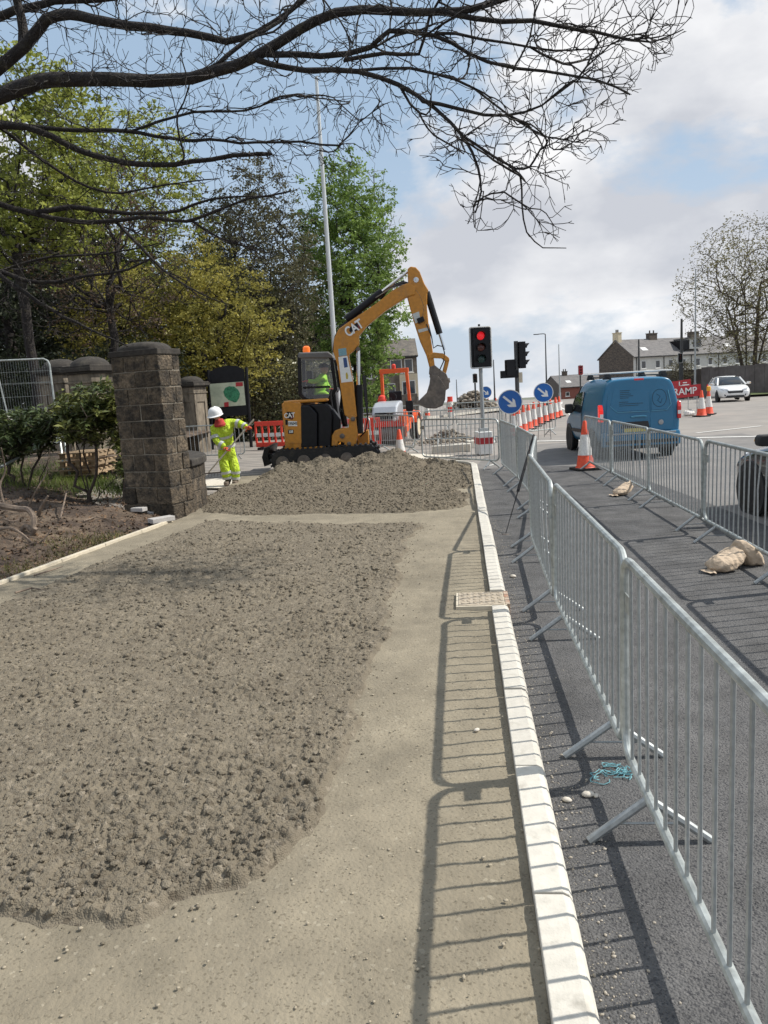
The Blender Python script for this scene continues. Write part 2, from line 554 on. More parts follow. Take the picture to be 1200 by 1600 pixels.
# ------------------------------------------------------------------ the ground
def zg(x, y):
    """road level: flat, then falling away beyond the junction"""
    return -0.022 * np.clip(np.asarray(y) - 46, 0, 4000)
def KX(y):                 # back edge of the kerb
    return 0.187 + 0.1065 * y
def EXl(y):                # left edging line
    return -4.06 + (y - 7.86) * 0.237
ZP = 0.10
def sheet(name, x0, x1, y0, y1, nx, ny, zoff, mt, ypow=1.0):
    xs = np.linspace(x0, x1, nx + 1)
    ys = y0 + (y1 - y0) * np.linspace(0, 1, ny + 1) ** ypow
    X, Y = np.meshgrid(xs, ys)
    Z = zg(X, Y) + zoff
    v = np.stack([X, Y, Z], -1).reshape(-1, 3)
    i = np.arange(ny * (nx + 1)).reshape(ny, nx + 1)[:, :-1].ravel()
    f = np.stack([i, i + 1, i + nx + 2, i + nx + 1], -1)
    o = npmesh(name, v, f, mt)
    tag(o, kind='structure')
    return o
sheet('ground', -900, 1200, -40, 3000, 20, 120, -0.06, M_ground, 1.8)
sheet('road', -9, 60, -5, 260, 4, 120, 0.0, M_asph_old, 1.5)

def flat(name, pts, z, mt):
    b = MB()
    b.add([(x, y, z) for x, y in pts], [tuple(range(len(pts)))])
    o = b.build(name, mt)
    if o.data.polygons[0].normal.z < 0:
        o.data.flip_normals()
    tag(o, kind='structure')
    return o
flat('fresh_carriageway', [(KX(-3) + 0.1, -3), (8, -3), (9.5, 12), (10.5, 22.3), (4.2, 22.8), (3.2, 20.5), (2.6, 19.5), (KX(17.5) + .1, 17.5)], 0.004, M_asph_mid)
flat('new_asphalt', [(KX(-3) + 0.05, -3), (4.2, -3), (4.45, 6), (4.7, 12), (4.75, 16.3), (3.4, 16.9), (KX(16.9) + .05, 16.9)], 0.008, M_asph)

def wline(name, a, b, w, z=0.013):
    a, b = Vector(a), Vector(b)
    d = (b - a).normalized()
    n_ = Vector((-d.y, d.x)) * (w / 2)
    k = max(1, int((b - a).length / 4))
    mb = MB()
    for i in range(k):
        p, q = a.lerp(b, i / k), a.lerp(b, (i + 1) / k)
        z0, z1 = float(zg(p.x, p.y)) + z, float(zg(q.x, q.y)) + z
        mb.add([(p.x + n_.x, p.y + n_.y, z0), (p.x - n_.x, p.y - n_.y, z0), (q.x - n_.x, q.y - n_.y, z1), (q.x + n_.x, q.y + n_.y, z1)], [(0, 1, 2, 3)])
    o = mb.build(name, M_white_paint)
    tag(o, kind='structure')
    return o
def g2(x, y): 
    p = G(x, y); return (p.x, p.y)
wline('stop_line', g2(838, 690), g2(1200, 682), 0.22)
wline('lane_line', g2(1088, 677), g2(1190, 666), 0.12)
pts_e = [g2(818, 680), g2(838, 664), g2(858, 655), g2(880, 650)]
for a, b in zip(pts_e[:-1], pts_e[1:]):
    wline('edge_line', a, b, 0.12)
wline('centre_line', (9.5, 38), (14.5, 62), 0.12)
wline('centre_line', (19, 80), (25, 105), 0.14)

# compacted concrete pavement with the park edging on its left
def pavement():
    ys = np.concatenate([np.linspace(-1.5, 1.5, 30, endpoint=False), np.geomspace(1.5, 17.6, 520)])
    ts = np.linspace(0, 1, 210)
    Y, T = np.meshgrid(ys, ts, indexing='ij')
    XL = np.where(Y < 11.9, EXl(Y) - 0.02, -3.1 - 0.02 * (Y - 11.9))
    X = XL + (KX(Y) - 0.004 - XL) * T
    Z = ZP + (fbm(X, Y, 1.1, 3, 3) - 0.5) * 0.022 + (fbm(X, Y, 22, 3, 9) - 0.5) * 0.012
    Z += (vnoise(X * 55, Y * 55, 5) > 0.86) * 0.004
    Z -= 0.012 * sstep(0.94, 1.0, T)
    v = np.stack([X, Y, Z], -1).reshape(-1, 3)
    n = len(ts)
    i = (np.arange(len(ys) - 1)[:, None] * n + np.arange(n - 1)[None, :]).ravel()
    f = np.stack([i, i + 1, i + n + 1, i + n], -1)
    o = npmesh('pavement', v, f, M_cement, smooth=True)
    tag(o, kind='structure')
    sk = MB()
    sk.add([(KX(17.55), 17.55, ZP - .03), (-3.3, 17.55, ZP - .03), (-3.3, 17.55, -.05), (KX(17.55), 17.55, -.05)], [(0, 1, 2, 3)])
    tag(sk.build('pavement_end', M_cement), kind='structure')
pavement()

def poly_sd(X, Y, poly):
    """signed distance (positive inside) to a polygon"""
    d2 = np.full(X.shape, 1e9)
    ins = np.zeros(X.shape, bool)
    k = len(poly)
    for i in range(k):
        ax, ay = poly[i]
        bx, by = poly[(i + 1) % k]
        ex, ey = bx - ax, by - ay
        t = np.clip(((X - ax) * ex + (Y - ay) * ey) / (ex * ex + ey * ey + 1e-12), 0, 1)
        d2 = np.minimum(d2, (X - ax - t * ex) ** 2 + (Y - ay - t * ey) ** 2)
        c = ((ay > Y) != (by > Y)) & (X < (bx - ax) * (Y - ay) / (by - ay + 1e-12) + ax)
        ins ^= c
    return np.where(ins, 1, -1) * np.sqrt(d2)

BED1 = [(-0.62, 2.60), (-0.41, 2.83), (-0.31, 3.25), (-0.25, 3.7), (-0.20, 4.2), (-0.17, 4.7), (-0.02, 5.5), (-0.02, 6.3), (0.10, 7.4), (0.26, 8.76), (0.36, 9.4), (0.52, 9.98),
        (-0.6, 10.3), (-1.8, 10.85), (-2.62, 11.25), (-3.2, 8.95), (-3.67, 7.05), (-4.2, 5.1), (-4.65, 3.3), (-4.4, 2.5), (-3.0, 2.42), (-2.2, 2.5), (-1.48, 2.50), (-1.0, 2.50)]
BED2 = [(1.33, 11.6), (1.33, 13.3), (1.62, 13.4), (1.92, 16.9), (1.5, 17.9), (0.6, 18.6), (-0.4, 18.9), (-2.2, 18.6), (-2.75, 17.4), (-2.75, 16.0), (-3.3, 15.4), (-3.25, 14.0), (-2.9, 12.2), (-2.2, 11.65),
        (-1.0, 11.35), (0.2, 11.05), (1.0, 11.0)]
def loose_h(X, Y, which):
    s1, s2 = (30, 64) if which == 1 else (19, 42)
    wx, wy = X + (fbm(X, Y, 35, 2, 5) - .5) * .03, Y + (fbm(X, Y, 35, 2, 6) - .5) * .03
    f1, r1 = worley(wx, wy, s1, 11 + which)
    f2, r2 = worley(wx, wy, s2, 23 + which)
    dome = lambda f: np.sqrt(np.clip(1 - (f / .78) ** 2, 0, 1))
    big = np.clip((fbm(X, Y, 2.2, 3, 90) - .38) * 3.2 + .35 * (1 - sstep(2.7, 4.0, Y)), .2, 1.0)           # where the coarser clods lie
    rough = (dome(f1) * (r1 ** 1.3) * .85 * big + dome(f2) * (.25 + .75 * r2) * .42 + (fbm(X, Y, 85, 2, 60 + which) - .5) * .30 - .30)
    if which == 1:
        d = poly_sd(X + (fbm(X, Y, 4, 3, 30) - .5) * 0.22, Y + (fbm(X, Y, 4, 3, 31) - .5) * 0.22, BED1)
        base = 0.026 * sstep(0.0, 0.035, d) - 0.03 * (1 - sstep(-0.06, 0.0, d))
        dj = d + (r1 - .5) * .10 + (r2 - .5) * .04
        base += sstep(0, .3, d) * (fbm(X, Y, 1.3, 3, 8) - 0.45) * 0.035
        amp = 0.032 * sstep(-.01, 0.03, d)
    else:
        d = poly_sd(X + (fbm(X, Y, 3, 3, 40) - .5) * 0.25, Y + (fbm(X, Y, 3, 3, 41) - .5) * 0.25, BED2)
        base = 0.035 * sstep(0.0, 0.14, d) - 0.03 * (1 - sstep(-0.06, 0.0, d))
        dj = d + (r1 - .5) * .12
        rid = 17.55 + 0.25 * np.sin(X * 1.3)
        up = np.exp(-((Y - rid) / np.where(Y < rid, 0.62, 0.6)) ** 2)
        lump = 0.62 + 1.15 * (fbm(X, Y * 0.5, 1.5, 4, 77) - 0.35)
        left = sstep(-2.7, -1.9, X) * (1 - sstep(0.2, 1.5, X) * 0.75)
        base += 0.28 * up * lump * left * sstep(0, 0.5, d)
        base += 0.18 * sstep(15.6, 17, Y) * sstep(0, .4, d) * (fbm(X, Y, 2.2, 4, 70) - .3)
        base += 0.05 * sstep(14, 16, Y) * sstep(0, .4, d) * np.clip(fbm(X, Y, 5, 2, 71) - .5, 0, 1) * 4
        base += -0.12 * np.exp(-((X - 0.95 - 0.12 * np.sin(Y * 3)) / 0.11) ** 2) * sstep(16, 16.8, Y)
        base += -0.11 * np.exp(-((X + 0.95 - 0.5 * (Y - 17)) / 0.10) ** 2) * sstep(16.3, 16.9, Y)
        amp = 0.052 * sstep(-.02, 0.06, dj)
    return base + amp * rough, d
def loose(name, which, x0, x1, y0, y1, nx, ny, nl, label):
    ys = np.geomspace(y0, y1, ny)
    Y, X = np.meshgrid(ys, np.linspace(0, 1, nx), indexing='ij')
    XL = np.maximum(x0, -0.9 * Y - 1.1) if which == 1 else np.full(Y.shape, x0)
    X = XL + (np.minimum(x1, 0.09 * Y + .1) - XL) * X if which == 1 else XL + (x1 - XL) * X
    H, d = loose_h(X, Y, which)
    v = np.stack([X, Y, ZP + H], -1).reshape(-1, 3)
    i = (np.arange(ny - 1)[:, None] * nx + np.arange(nx - 1)[None, :])
    keep = np.maximum(np.maximum(d[:-1, :-1], d[1:, 1:]), np.maximum(d[:-1, 1:], d[1:, :-1])) > -0.07
    i = i[keep]
    f = np.stack([i, i + 1, i + nx + 1, i + nx], -1)
    verts, faces3 = [v], [f[:, [0, 1, 2]], f[:, [0, 2, 3]]]
    # single clods lying on it
    rs = np.random.RandomState(5 + which)
    py = y0 * (y1 / y0) ** rs.rand(nl * 3)
    xl_ = np.maximum(x0, -0.9 * py - 1.1) if which == 1 else np.full(py.shape, x0)
    px = xl_ + (x1 - xl_) * rs.rand(nl * 3)
    h, dd = loose_h(px, py, which)
    ok = (dd > 0.0) & (rs.rand(len(dd)) < sstep(0, .12, dd) * .8 + .2)
    px, py, h, dd = px[ok][:nl], py[ok][:nl], h[ok][:nl], dd[ok][:nl]
    if which == 1:                                  # single crumbs that rolled off the edge
        sx, sy = rs.uniform(-3.4, .9, 14000), 2.2 + 8 * rs.rand(14000)
        sd = poly_sd(sx, sy, BED1)
        k_ = (sd < -.02) & (rs.rand(14000) < np.exp(sd / .075) * .8)
        px, py, h, dd = np.concatenate([px, sx[k_]]), np.concatenate([py, sy[k_]]), np.concatenate([h, np.full(k_.sum(), .002)]), np.concatenate([dd, sd[k_]])
    a_ = rs.rand(len(px))
    rad = 0.004 + 0.0125 * a_ ** 3.0 + 0.003 * rs.rand(len(px))
    rad *= np.clip(py / 4.2, 0.85, 1.7) ** 0.7 * (1 + .55 * (1 - sstep(2.7, 3.6, py)) * (rs.rand(len(px)) < .35))
    rad = np.where(dd < -.01, np.minimum(rad * .6, .008), rad)
    t = (1 + 5 ** 0.5) / 2
    ico = np.array([(-1,t,0),(1,t,0),(-1,-t,0),(1,-t,0),(0,-1,t),(0,1,t),(0,-1,-t),(0,1,-t),(t,0,-1),(t,0,1),(-t,0,-1),(-t,0,1)], float)
    ico /= np.linalg.norm(ico[0])
    icf = np.array([(0,11,5),(0,5,1),(0,1,7),(0,7,10),(0,10,11),(1,5,9),(5,11,4),(11,10,2),(10,7,6),(7,1,8),(3,9,4),(3,4,2),(3,2,6),(3,6,8),(3,8,9),(4,9,5),(2,4,11),(6,2,10),(8,6,7),(9,8,1)])
    # finer clods near the camera
    ic1v, ic1f, cache = list(ico), [], {}
    def mid(a, b):
        k = (min(a, b), max(a, b))
        if k not in cache:
            p = ic1v[a] + ic1v[b]; ic1v.append(p / np.linalg.norm(p)); cache[k] = len(ic1v) - 1
        return cache[k]
    for a, b, c in icf:
        ab, bc, ca = mid(a, b), mid(b, c), mid(c, a)
        ic1f += [(a, ab, ca), (b, bc, ab), (c, ca, bc), (ab, bc, ca)]
    ic1v, ic1f = np.array(ic1v), np.array(ic1f)
    off = len(v)
    for sel, iv, jf in (((py < 3.6) & (rad > .008), ic1v, ic1f), ~((py < 3.6) & (rad > .008)) if False else (~((py < 3.6) & (rad > .008)), ico, icf)):
        if not sel.any():
            continue
        n = int(sel.sum())
        q = iv[None] * (1 + 0.30 * (rs.rand(n, len(iv), 1) - 0.5) * 2) * (rad[sel][:, None, None] * (0.7 + 0.6 * rs.rand(n, 1, 3)))
        th = rs.rand(n) * 6.28
        cs, sn = np.cos(th)[:, None], np.sin(th)[:, None]
        x_, y_, z_ = q[..., 0] * cs - q[..., 1] * sn, q[..., 0] * sn + q[..., 1] * cs, q[..., 2] * 0.75
        P = np.stack([x_ + px[sel][:, None], y_ + py[sel][:, None], z_ + (ZP + h[sel] + rad[sel] * 0.05)[:, None]], -1)
        verts.append(P.reshape(-1, 3))
        faces3.append((jf[None] + (off + np.arange(n) * len(iv))[:, None, None]).reshape(-1, 3))
        off += n * len(iv)
    o = npmesh(name, np.concatenate(verts), np.concatenate(faces3), M_loose if which == 1 else M_heap, smooth=True)
    tag(o, label, 'concrete', kind='stuff')
    return o
loose('loose_concrete', 1, -4.9, 0.75, 2.3, 11.6, 800, 720, 11000, 'wide spread of loose crumbly fresh concrete on the pavement')
loose('concrete_heap', 2, -3.5, 2.1, 10.8, 19.3, 480, 460, 13000, 'raked loose concrete rising to a low heap before the excavator')

# kerb: one stone after another, with the drain cover let into the line
kerb = thing('kerb', 'pale concrete kerb running along the edge of the new pavement', 'kerb')
KD = Vector((0.1065, 1)).normalized()
KN = Vector((KD.y, -KD.x))
def kerb_stone(p, d, n_, L, top=0.135, w=0.135):
    prof = [(0, -0.05), (0, top), (w - 0.035, top), (w - 0.012, top - 0.012), (w, top - 0.035), (w + 0.012, -0.05)]
    b = MB()
    b.prism(prof, 0.0, L, lambda a, z, e: (p.x + n_.x * a + d.x * e, p.y + n_.y * a + d.y * e, z))
    return b.build('kerb_stone', M_kerb, kerb, bevel=0.004)
s0 = Vector((KX(-1.2), -1.2))
ycur = -1.2
st = 0.915 * KD.y
while ycur < 16.6:
    y1 = ycur + st
    a, b = ycur, y1
    if b > 5.98 and a < 6.42:      # gap for the cover
        if a < 5.98: b = 5.98
        elif b > 6.42: a = 6.42
        else:
            ycur = y1; continue
    kerb_stone(Vector((KX(a) + random.uniform(-.003, .003), a)), KD, KN, (b - a) / KD.y - 0.013, top=0.135 + random.uniform(-.004, .004))
    ycur = y1
# bend round the corner
cc = Vector((KX(ycur), ycur)) - KN * 1.25
a0 = math.atan2(KN.y, KN.x)
for i in range(5):
    aa, ab = a0 + R(20) * i, a0 + R(20) * (i + 1) - 0.004
    prof = [(1.25, -0.05), (1.25, 0.135), (1.35, 0.135), (1.375, 0.12), (1.39, 0.10), (1.40, -0.05)]
    b = MB()
    for j in range(5):
        t0 = aa + (ab - aa) * j / 5; t1 = aa + (ab - aa) * (j + 1) / 5
    ring = []
    vs_, fs_ = [], []
    for j in range(6):
        t0 = aa + (ab - aa) * j / 5
        for (r_, z_) in prof:
            vs_.append((cc.x + r_ * math.cos(t0), cc.y + r_ * math.sin(t0), z_))
    k = len(prof)
    for j in range(5):
        for q in range(k):
            q2 = (q + 1) % k
            fs_.append((j * k + q, j * k + q2, (j + 1) * k + q2, (j + 1) * k + q))
    fs_ += [tuple(range(k)), tuple(5 * k + q for q in range(k))]
    b.add(vs_, fs_)
    b.build('kerb_stone', M_kerb, kerb, bevel=0.004)
kend = cc + Vector((math.cos(a0 + R(100)), math.sin(a0 + R(100)))) * 1.25
kd2 = Vector((-math.sin(a0 + R(100)), math.cos(a0 + R(100))))
kerb_stone(kend, kd2, Vector((kd2.y, -kd2.x)), 0.9)
# infill behind the kerb bend
arcp = [(cc.x + 1.25 * math.cos(a0 + R(5) * i), cc.y + 1.25 * math.sin(a0 + R(5) * i)) for i in range(21)]
flat('corner_pavement', arcp + [(-1.6, 18.5), (-1.6, 17.4), (KX(17.4) - .6, 17.4)], ZP - 0.012, M_cement)
M_pale_screed = mat('pale_screed', (0.52, 0.48, 0.40), rough=0.95, var=0.2, sc=4, bump=0.4, bsc=60)
flat('pale_screed', [(cc.x + 1.15 * math.cos(a0 + R(5) * i), cc.y + 1.15 * math.sin(a0 + R(5) * i)) for i in range(6, 20)] + [(0.9, 18.6), (1.0, 18.15)], ZP + 0.004, M_pale_screed)

edg = thing('edging_strip', 'thin pale concrete edging between the soil bed and the pavement', 'edging')
y = 1.0
ed = Vector((0.237, 1)).normalized(); en = Vector((ed.y, -ed.x))
while y < 11.3:
    L = 0.9 * ed.y
    b = MB()
    c_ = Vector((EXl(y + L / 2), y + L / 2)) - en * 0.03
    b.box((c_.x, c_.y, 0.065), (0.055, 0.892, 0.15), rz=-math.atan(0.237) + random.uniform(-.006, .006))
    b.build('edging_stone', M_edging, edg, bevel=0.006)
    y += L

# drain cover in the kerb line
M_cover = mat('cast_cover', (0.40, 0.34, 0.26), rough=0.85, var=0.2, sc=9, bump=0.2)
dc = thing('drain_cover', 'square textured drain cover set flush in the kerb line', 'drain cover', (0, 0, 0))
o_ = Vector((KX(6.2), 6.2))
rzk = -math.atan(0.1065)
b = MB(); b.box((o_.x - 0.085, o_.y, 0.085), (0.37, 0.385, 0.09), rz=rzk); b.build('plate', M_cover, dc, bevel=0.004)
b = MB(); b.box((o_.x - 0.085, o_.y, 0.082), (0.41, 0.425, 0.085), rz=rzk); b.build('frame', M_edging, dc, bevel=0.003)
for i in range(7):
    for j in range(7):
        p = o_ + KN * (-0.085 + (i - 3) * 0.05) + KD * ((j - 3) * 0.052)
        b = MB(); b.box((p.x, p.y, 0.131), (0.034, 0.010, 0.006), rz=rzk + (R(45) if (i + j) % 2 else R(-45)))
        b.build('tread', M_cover, dc)
M_brickset = mat('red_brick', (0.36, 0.20, 0.13), rough=0.9, var=0.2, sc=9, c2=(0.42, 0.34, 0.26))
for j in range(2):
    p = o_ + KN * 0.127 + KD * (-0.10 + j * 0.2)
    b = MB(); b.box((p.x, p.y, 0.06), (0.038, 0.185, 0.14), rz=rzk); b.build('brick', M_brickset, dc, bevel=0.004)

# soil bed and park bank on the left
def bedz(X, Y):
    X, Y = np.asarray(X, float), np.asarray(Y, float)
    lim = np.where(Y < 11.9, EXl(Y), -3.3 - 0.9 * (Y - 11.9))
    d = np.clip(lim - X, 0, 50)
    z = 0.10 + 0.26 * sstep(0.0, 1.8, d) + 0.72 * sstep(13.2, 18, Y) * sstep(-4.6, -6.6, X) * 1.0
    z = z + (fbm(X, Y, 1.7, 4, 21) - 0.45) * 0.16 * sstep(0.05, 0.8, d) + (fbm(X, Y, 9, 3, 25) - .5) * .05 * sstep(0.02, .3, d)
    return z
def bed():
    ys = np.concatenate([np.linspace(1, 6, 40, endpoint=False), np.linspace(6, 19, 170), np.linspace(19.3, 60, 40)])
    ts = np.linspace(0, 1, 170) ** 1.7
    Y, T = np.meshgrid(ys, ts, indexing='ij')
    XR = np.where(Y < 11.9, EXl(Y) - 0.055, np.where(Y < 15, -3.35 - 0.9 * (Y - 11.9), -6.14))
    XR = np.where(Y > 12.2, np.minimum(XR, -3.75), XR)
    X = XR + (-40 - XR) * T
    Z = bedz(X, Y)
    v = np.stack([X, Y, Z], -1).reshape(-1, 3)
    n = len(ts)
    i = (np.arange(len(ys) - 1)[:, None] * n + np.arange(n - 1)[None, :]).ravel()
    f = np.stack([i, i + n, i + n + 1, i + 1], -1)
    o = npmesh('soil_bed', v, f, M_soil, smooth=True)
    tag(o, kind='structure')
bed()
# planed old surface of the side road where the machine stands
M_planed = mat('planed_road', (0.30, 0.27, 0.235), rough=0.95, var=0.25, sc=1.6, c2=(0.17, 0.155, 0.14), mix=(0.42, 0.58), bump=0.6, bsc=40, stretch=(0.35, 2.2, 1))
flat('planed_road', [(-7, 15.5), (-3.2, 15.2), (-3, 18), (-0.5, 19.2), (2.2, 19.5), (2.6, 24), (2, 30), (-9, 40), (-9, 20)], 0.012, M_planed)
M_gritpatch = mat('pale_grit', (0.60, 0.55, 0.46), rough=1, var=0.25, sc=7, bump=0.7, bsc=50)
flat('pale_grit', [(-3.9, 16.2), (-3.1, 15.75), (-2.5, 15.85), (-2.25, 16.25), (-2.7, 16.8), (-3.1, 17.6), (-3.9, 17.9), (-4.3, 17.2)], 0.055, M_gritpatch)
flat('pale_grit', [(-0.2, 20.2), (1.4, 19.9), (2.0, 20.6), (0.8, 22.0), (-0.6, 21.5)], 0.018, M_gritpatch)
# ------------------------------------------------------------------ crowd barriers
def make_barrier(name, bend=None):
    """local x along the panel 0..2.5, z up; hooks on the ends, two splayed feet"""
    t = thing(name, 'x', 'barrier')
    L, z0, z1, r = 2.46, 0.19, 1.10, 0.11
    fr = MB()
    loop = [(x, 0, z) for x, z in rrect(0.02, z0, 0.02 + L, z1, r, 5)]
    fr.tube(loop, 0.0195, 10, closed=True)
    fr.build('frame', M_galv, t, smooth=True)
    nb = 17
    for i in range(nb):
        x = 0.02 + L * (i + 1) / (nb + 1)
        b = MB()
        if bend and i in bend:
            b.tube([(x, 0, z0), (x + bend[i] * 0.5, 0.01, 0.5), (x + bend[i], 0.012, 0.75), (x, 0, z1)], 0.0078, 6, cap=False)
        else:
            b.tube([(x, 0, z0 + .005), (x, 0, z1 - .005)], 0.0078, 6, cap=False)
        b.build('bar', M_galv_bar, t, smooth=True)
    for x in (0.27, 2.05):
        b = MB()
        b.tube([(x, 0.0, 0.185), (x - 0.02, 0.245, 0.012)], 0.0185, 8)
        b.tube([(x, 0.0, 0.185), (x - 0.02, -0.245, 0.012)], 0.0185, 8)
        fo = b.build('foot', M_galv_bar, t, smooth=True)
        b = MB()
        b.tube([(x - 0.012, 0.145, 0.085), (x - 0.012, -0.145, 0.085)], 0.0055, 5)
        b.build('tie_rod', M_galv_bar, fo, smooth=True)
    b = MB()                                         # hooks and loops
    for z in (0.46, 0.86):
        b.tube([(2.48, 0, z), (2.515, 0, z + .01), (2.515, 0, z + .05)], 0.007, 6)
    b.build('hook', M_galv_bar, t, smooth=True)
    b = MB()
    for z in (0.44, 0.84):
        b.tube([(0.02, 0, z), (-0.02, 0.012, z), (-0.02, -0.012, z), (0.02, 0, z + .001)], 0.006, 6)
    b.build('loop', M_galv_bar, t, smooth=True)
    b = MB(); b.box((2.42, 0, 0.90), (0.09, 0.006, 0.085)); b.build('name_plate', M_galv, t)
    return t
_bar_proto = make_barrier('crowd_barrier')
_bar_bent = make_barrier('crowd_barrier', {2: 0.05, 7: -0.02, 5: 0.03})
_used = {}
def barrier(p, q, label, group, proto=None, z=0.0, lean=0.0):
    proto = proto or _bar_proto
    if proto.name in _used:
        o = copy_tree(proto)
    else:
        o = proto; _used[proto.name] = 1
    p, q = Vector(p), Vector(q)
    o.location = (p.x, p.y, z)
    o.rotation_euler = (lean, 0, math.atan2(q.y - p.y, q.x - p.x))
    o.scale = ((q - p).length / 2.5, 1, 1)
    tag(o, label, 'barrier', group)
    return o
GL = 'steel barriers along the kerb'
JL = [(0.80, 0.85), (1.055, 3.35), (1.31, 5.87), (1.62, 8.33), (2.20, 10.95), (2.43, 13.6), (2.56, 16.25)]
lab = ['nearest steel crowd barrier beside the kerb, cut by the lower right corner',
       'second steel crowd barrier along the kerb, running past the drain cover',
       'third steel crowd barrier along the kerb, seen nearly edge-on',
       'fourth kerbside steel barrier, behind the leaning black rod',
       'fifth kerbside steel barrier, below the nearer blue arrow sign',
       'sixth kerbside steel barrier, meeting the barrier set across the pavement end']
for i in range(6):
    barrier(JL[i], JL[i + 1], lab[i], GL, proto=_bar_bent if i in (2, 4) else None, lean=[0.0, 0.012, -0.01, 0.015, 0, -0.012][i])
GR = 'steel barriers along the traffic lane'
JR = [(3.18, 3.8), (3.44, 6.28), (3.70, 8.76), (3.92, 11.2), (4.10, 13.6), (4.27, 15.95)]
lab = ['lane-side steel barrier at the right edge below the black car',
       'lane-side steel barrier with a sandbag, in front of the black car',
       'lane-side steel barrier behind the blue van, between two sandbags',
       'lane-side steel barrier straight behind the blue van, with a sandbag on its foot',
       'farthest lane-side steel barrier, with a tall cone at its end']
for i in range(5):
    barrier(JR[i], JR[i + 1], lab[i], GR, proto=_bar_bent if i in (1, 3) else None, lean=random.uniform(-.02, .02))
GX = 'steel barriers across the road works'
barrier((2.60, 16.75), (1.02, 18.95), 'steel barrier set across the end of the new pavement', GX)
def gp(x, y, z=0.0): 
    q = G(x, y, z); return (q.x, q.y)
barrier((1.0, 21.9), (-0.15, 24.1), 'steel barrier in front of the roller drum, nearer the cone', GX)
barrier((-0.25, 22.2), (-1.6, 24.3), 'steel barrier between the excavator and the roller', GX)
barrier((3.9, 24.3), (1.45, 25.0), 'steel barrier behind the traffic light post', GX)
barrier((6.1, 26.6), (3.95, 25.3), 'steel barrier behind the row of cones, right of the traffic light', GX)
barrier((1.4, 25.1), (-0.9, 26.2), 'steel barrier beside the rear wheel of the roller', GX)
barrier((3.2, 33.0), (0.8, 33.6), 'steel barrier farther back, left of the traffic light post', GX)
barrier((5.7, 32.6), (3.3, 33.0), 'steel barrier farther back, behind the traffic light post', GX)
barrier((0.7, 33.6), (-1.7, 34.4), 'steel barrier farther back, behind the roller hoop', GX)
barrier((-5.05, 18.5), (-5.75, 20.9), 'steel barrier end standing behind the low stone wall', GX)
barrier((-4.1, 23.4), (-6.5, 23.9), 'steel barrier behind the bending worker', GX)

# ------------------------------------------------------------------ traffic cones
def make_cone(name, H, style):
    t = thing(name, 'x', 'traffic cone')
    s_ = H
    b = MB()
    w = 0.24 * (0.75 + 0.25 * H) if H < 0.9 else 0.255
    b.prism(rrect(-w, -w, w, w, 0.05, 3), 0.0, 0.045, lambda a, c, e: (a, c, e))
    b.build('base', M_rubber if style != 'orange_base' else M_orange, t, bevel=0.008)
    r0, r1, zb = w * 0.72, 0.035, 0.045
    def rr(z): return r0 + (r1 - r0) * (z - zb) / (H - zb)
    b = MB()
    b.lathe([(r0 + .02, zb), (rr(zb + .03), zb + .03), (rr(H * .5), H * .5), (rr(H - .02), H - .02), (0.026, H), (0.02, H - 0.03)], 18)
    b.build('body', M_orange, t, smooth=True)
    lo, hi = (0.30, 0.72) if H > 0.9 else (0.28, 0.66)
    b = MB()
    b.lathe([(rr(H * lo) + .003, H * lo), (rr(H * hi) + .003, H * hi)], 18)
    b.build('reflective_sleeve', M_sleeve, t, smooth=True)
    return t
_c1 = make_cone('traffic_cone', 1.0, 'rubber')
_c2 = make_cone('traffic_cone', 0.76, 'rubber')
_cu = {}
def cone(proto, loc, label, group, rz=0.0, tilt=0.0, sc=1.0):
    if proto.name in _cu:
        o = copy_tree(proto)
    else:
        o = proto; _cu[proto.name] = 1
    x, y = loc[0], loc[1]
    o.location = (x, y, float(zg(x, y)) + (loc[2] if len(loc) > 2 else 0.012))
    o.rotation_euler = (tilt, 0, rz)
    o.scale = (sc, sc, sc)
    tag(o, label, 'traffic cone', group)
    return o
cone(_c1, (4.20, 15.75), 'tall orange and white cone at the end of the lane-side barriers', 'lone cones', 0.2)
cone(_c2, (0.50, 19.55, 0.10), 'orange and white cone standing behind the concrete heap', 'lone cones', 0.4)
# the row that closes off the works
row = [(803, 683), (810, 679), (818, 675), (826, 671), (834, 667), (843, 663), (852, 659.5), (860, 656), (868, 653.5), (874, 651)]
ordn = ['nearest', 'second', 'third', 'fourth', 'fifth', 'sixth', 'seventh', 'eighth', 'ninth', 'farthest']
for i, (x, y) in enumerate(row):
    q = G(x, y)
    cone(_c1, (q.x, q.y), ordn[i] + ' tall cone in the slanting row behind the blue arrow signs', 'slanting row of cones', random.uniform(0, 1.5), random.uniform(-.03, .03))
for i, (x, y, l) in enumerate([(739, 634, 'small far cone just left of the traffic light post'), (747, 633, 'small far cone half behind the traffic light post'),
                            (763, 631, 'small far cone beside the far blue arrow sign'), (775, 629, 'farthest small cone right of the far blue arrow sign')]):
    q = G(x, y)
    cone(_c1, (q.x, q.y), l, 'cones at the far side of the junction', random.uniform(0, 1.5))
for x_, y_, l_ in ((668, 652, 'cone standing right of the roller behind the barriers'), (700, 641, 'small cone just right of the excavator bucket'), (722, 637, 'small cone left of the distant rubble heap')):
    q = G(x_, y_); cone(_c1, (q.x, q.y), l_, 'cones at the far side of the junction', .4)
q = G(1096, 651); cone(_c1, (q.x, q.y), 'tall cone in front of the RAMP sign, nearer the camera', 'cones by the ramp sign', 0.3, sc=1.06)
q = G(1107, 648); c9 = cone(_c1, (q.x, q.y), 'tall cone with a yellow top beside the RAMP sign', 'cones by the ramp sign', 0.9, sc=1.06)
M_lampy = mat('warning_yellow', (0.85, 0.42, 0.03), rough=0.4, var=0.1)
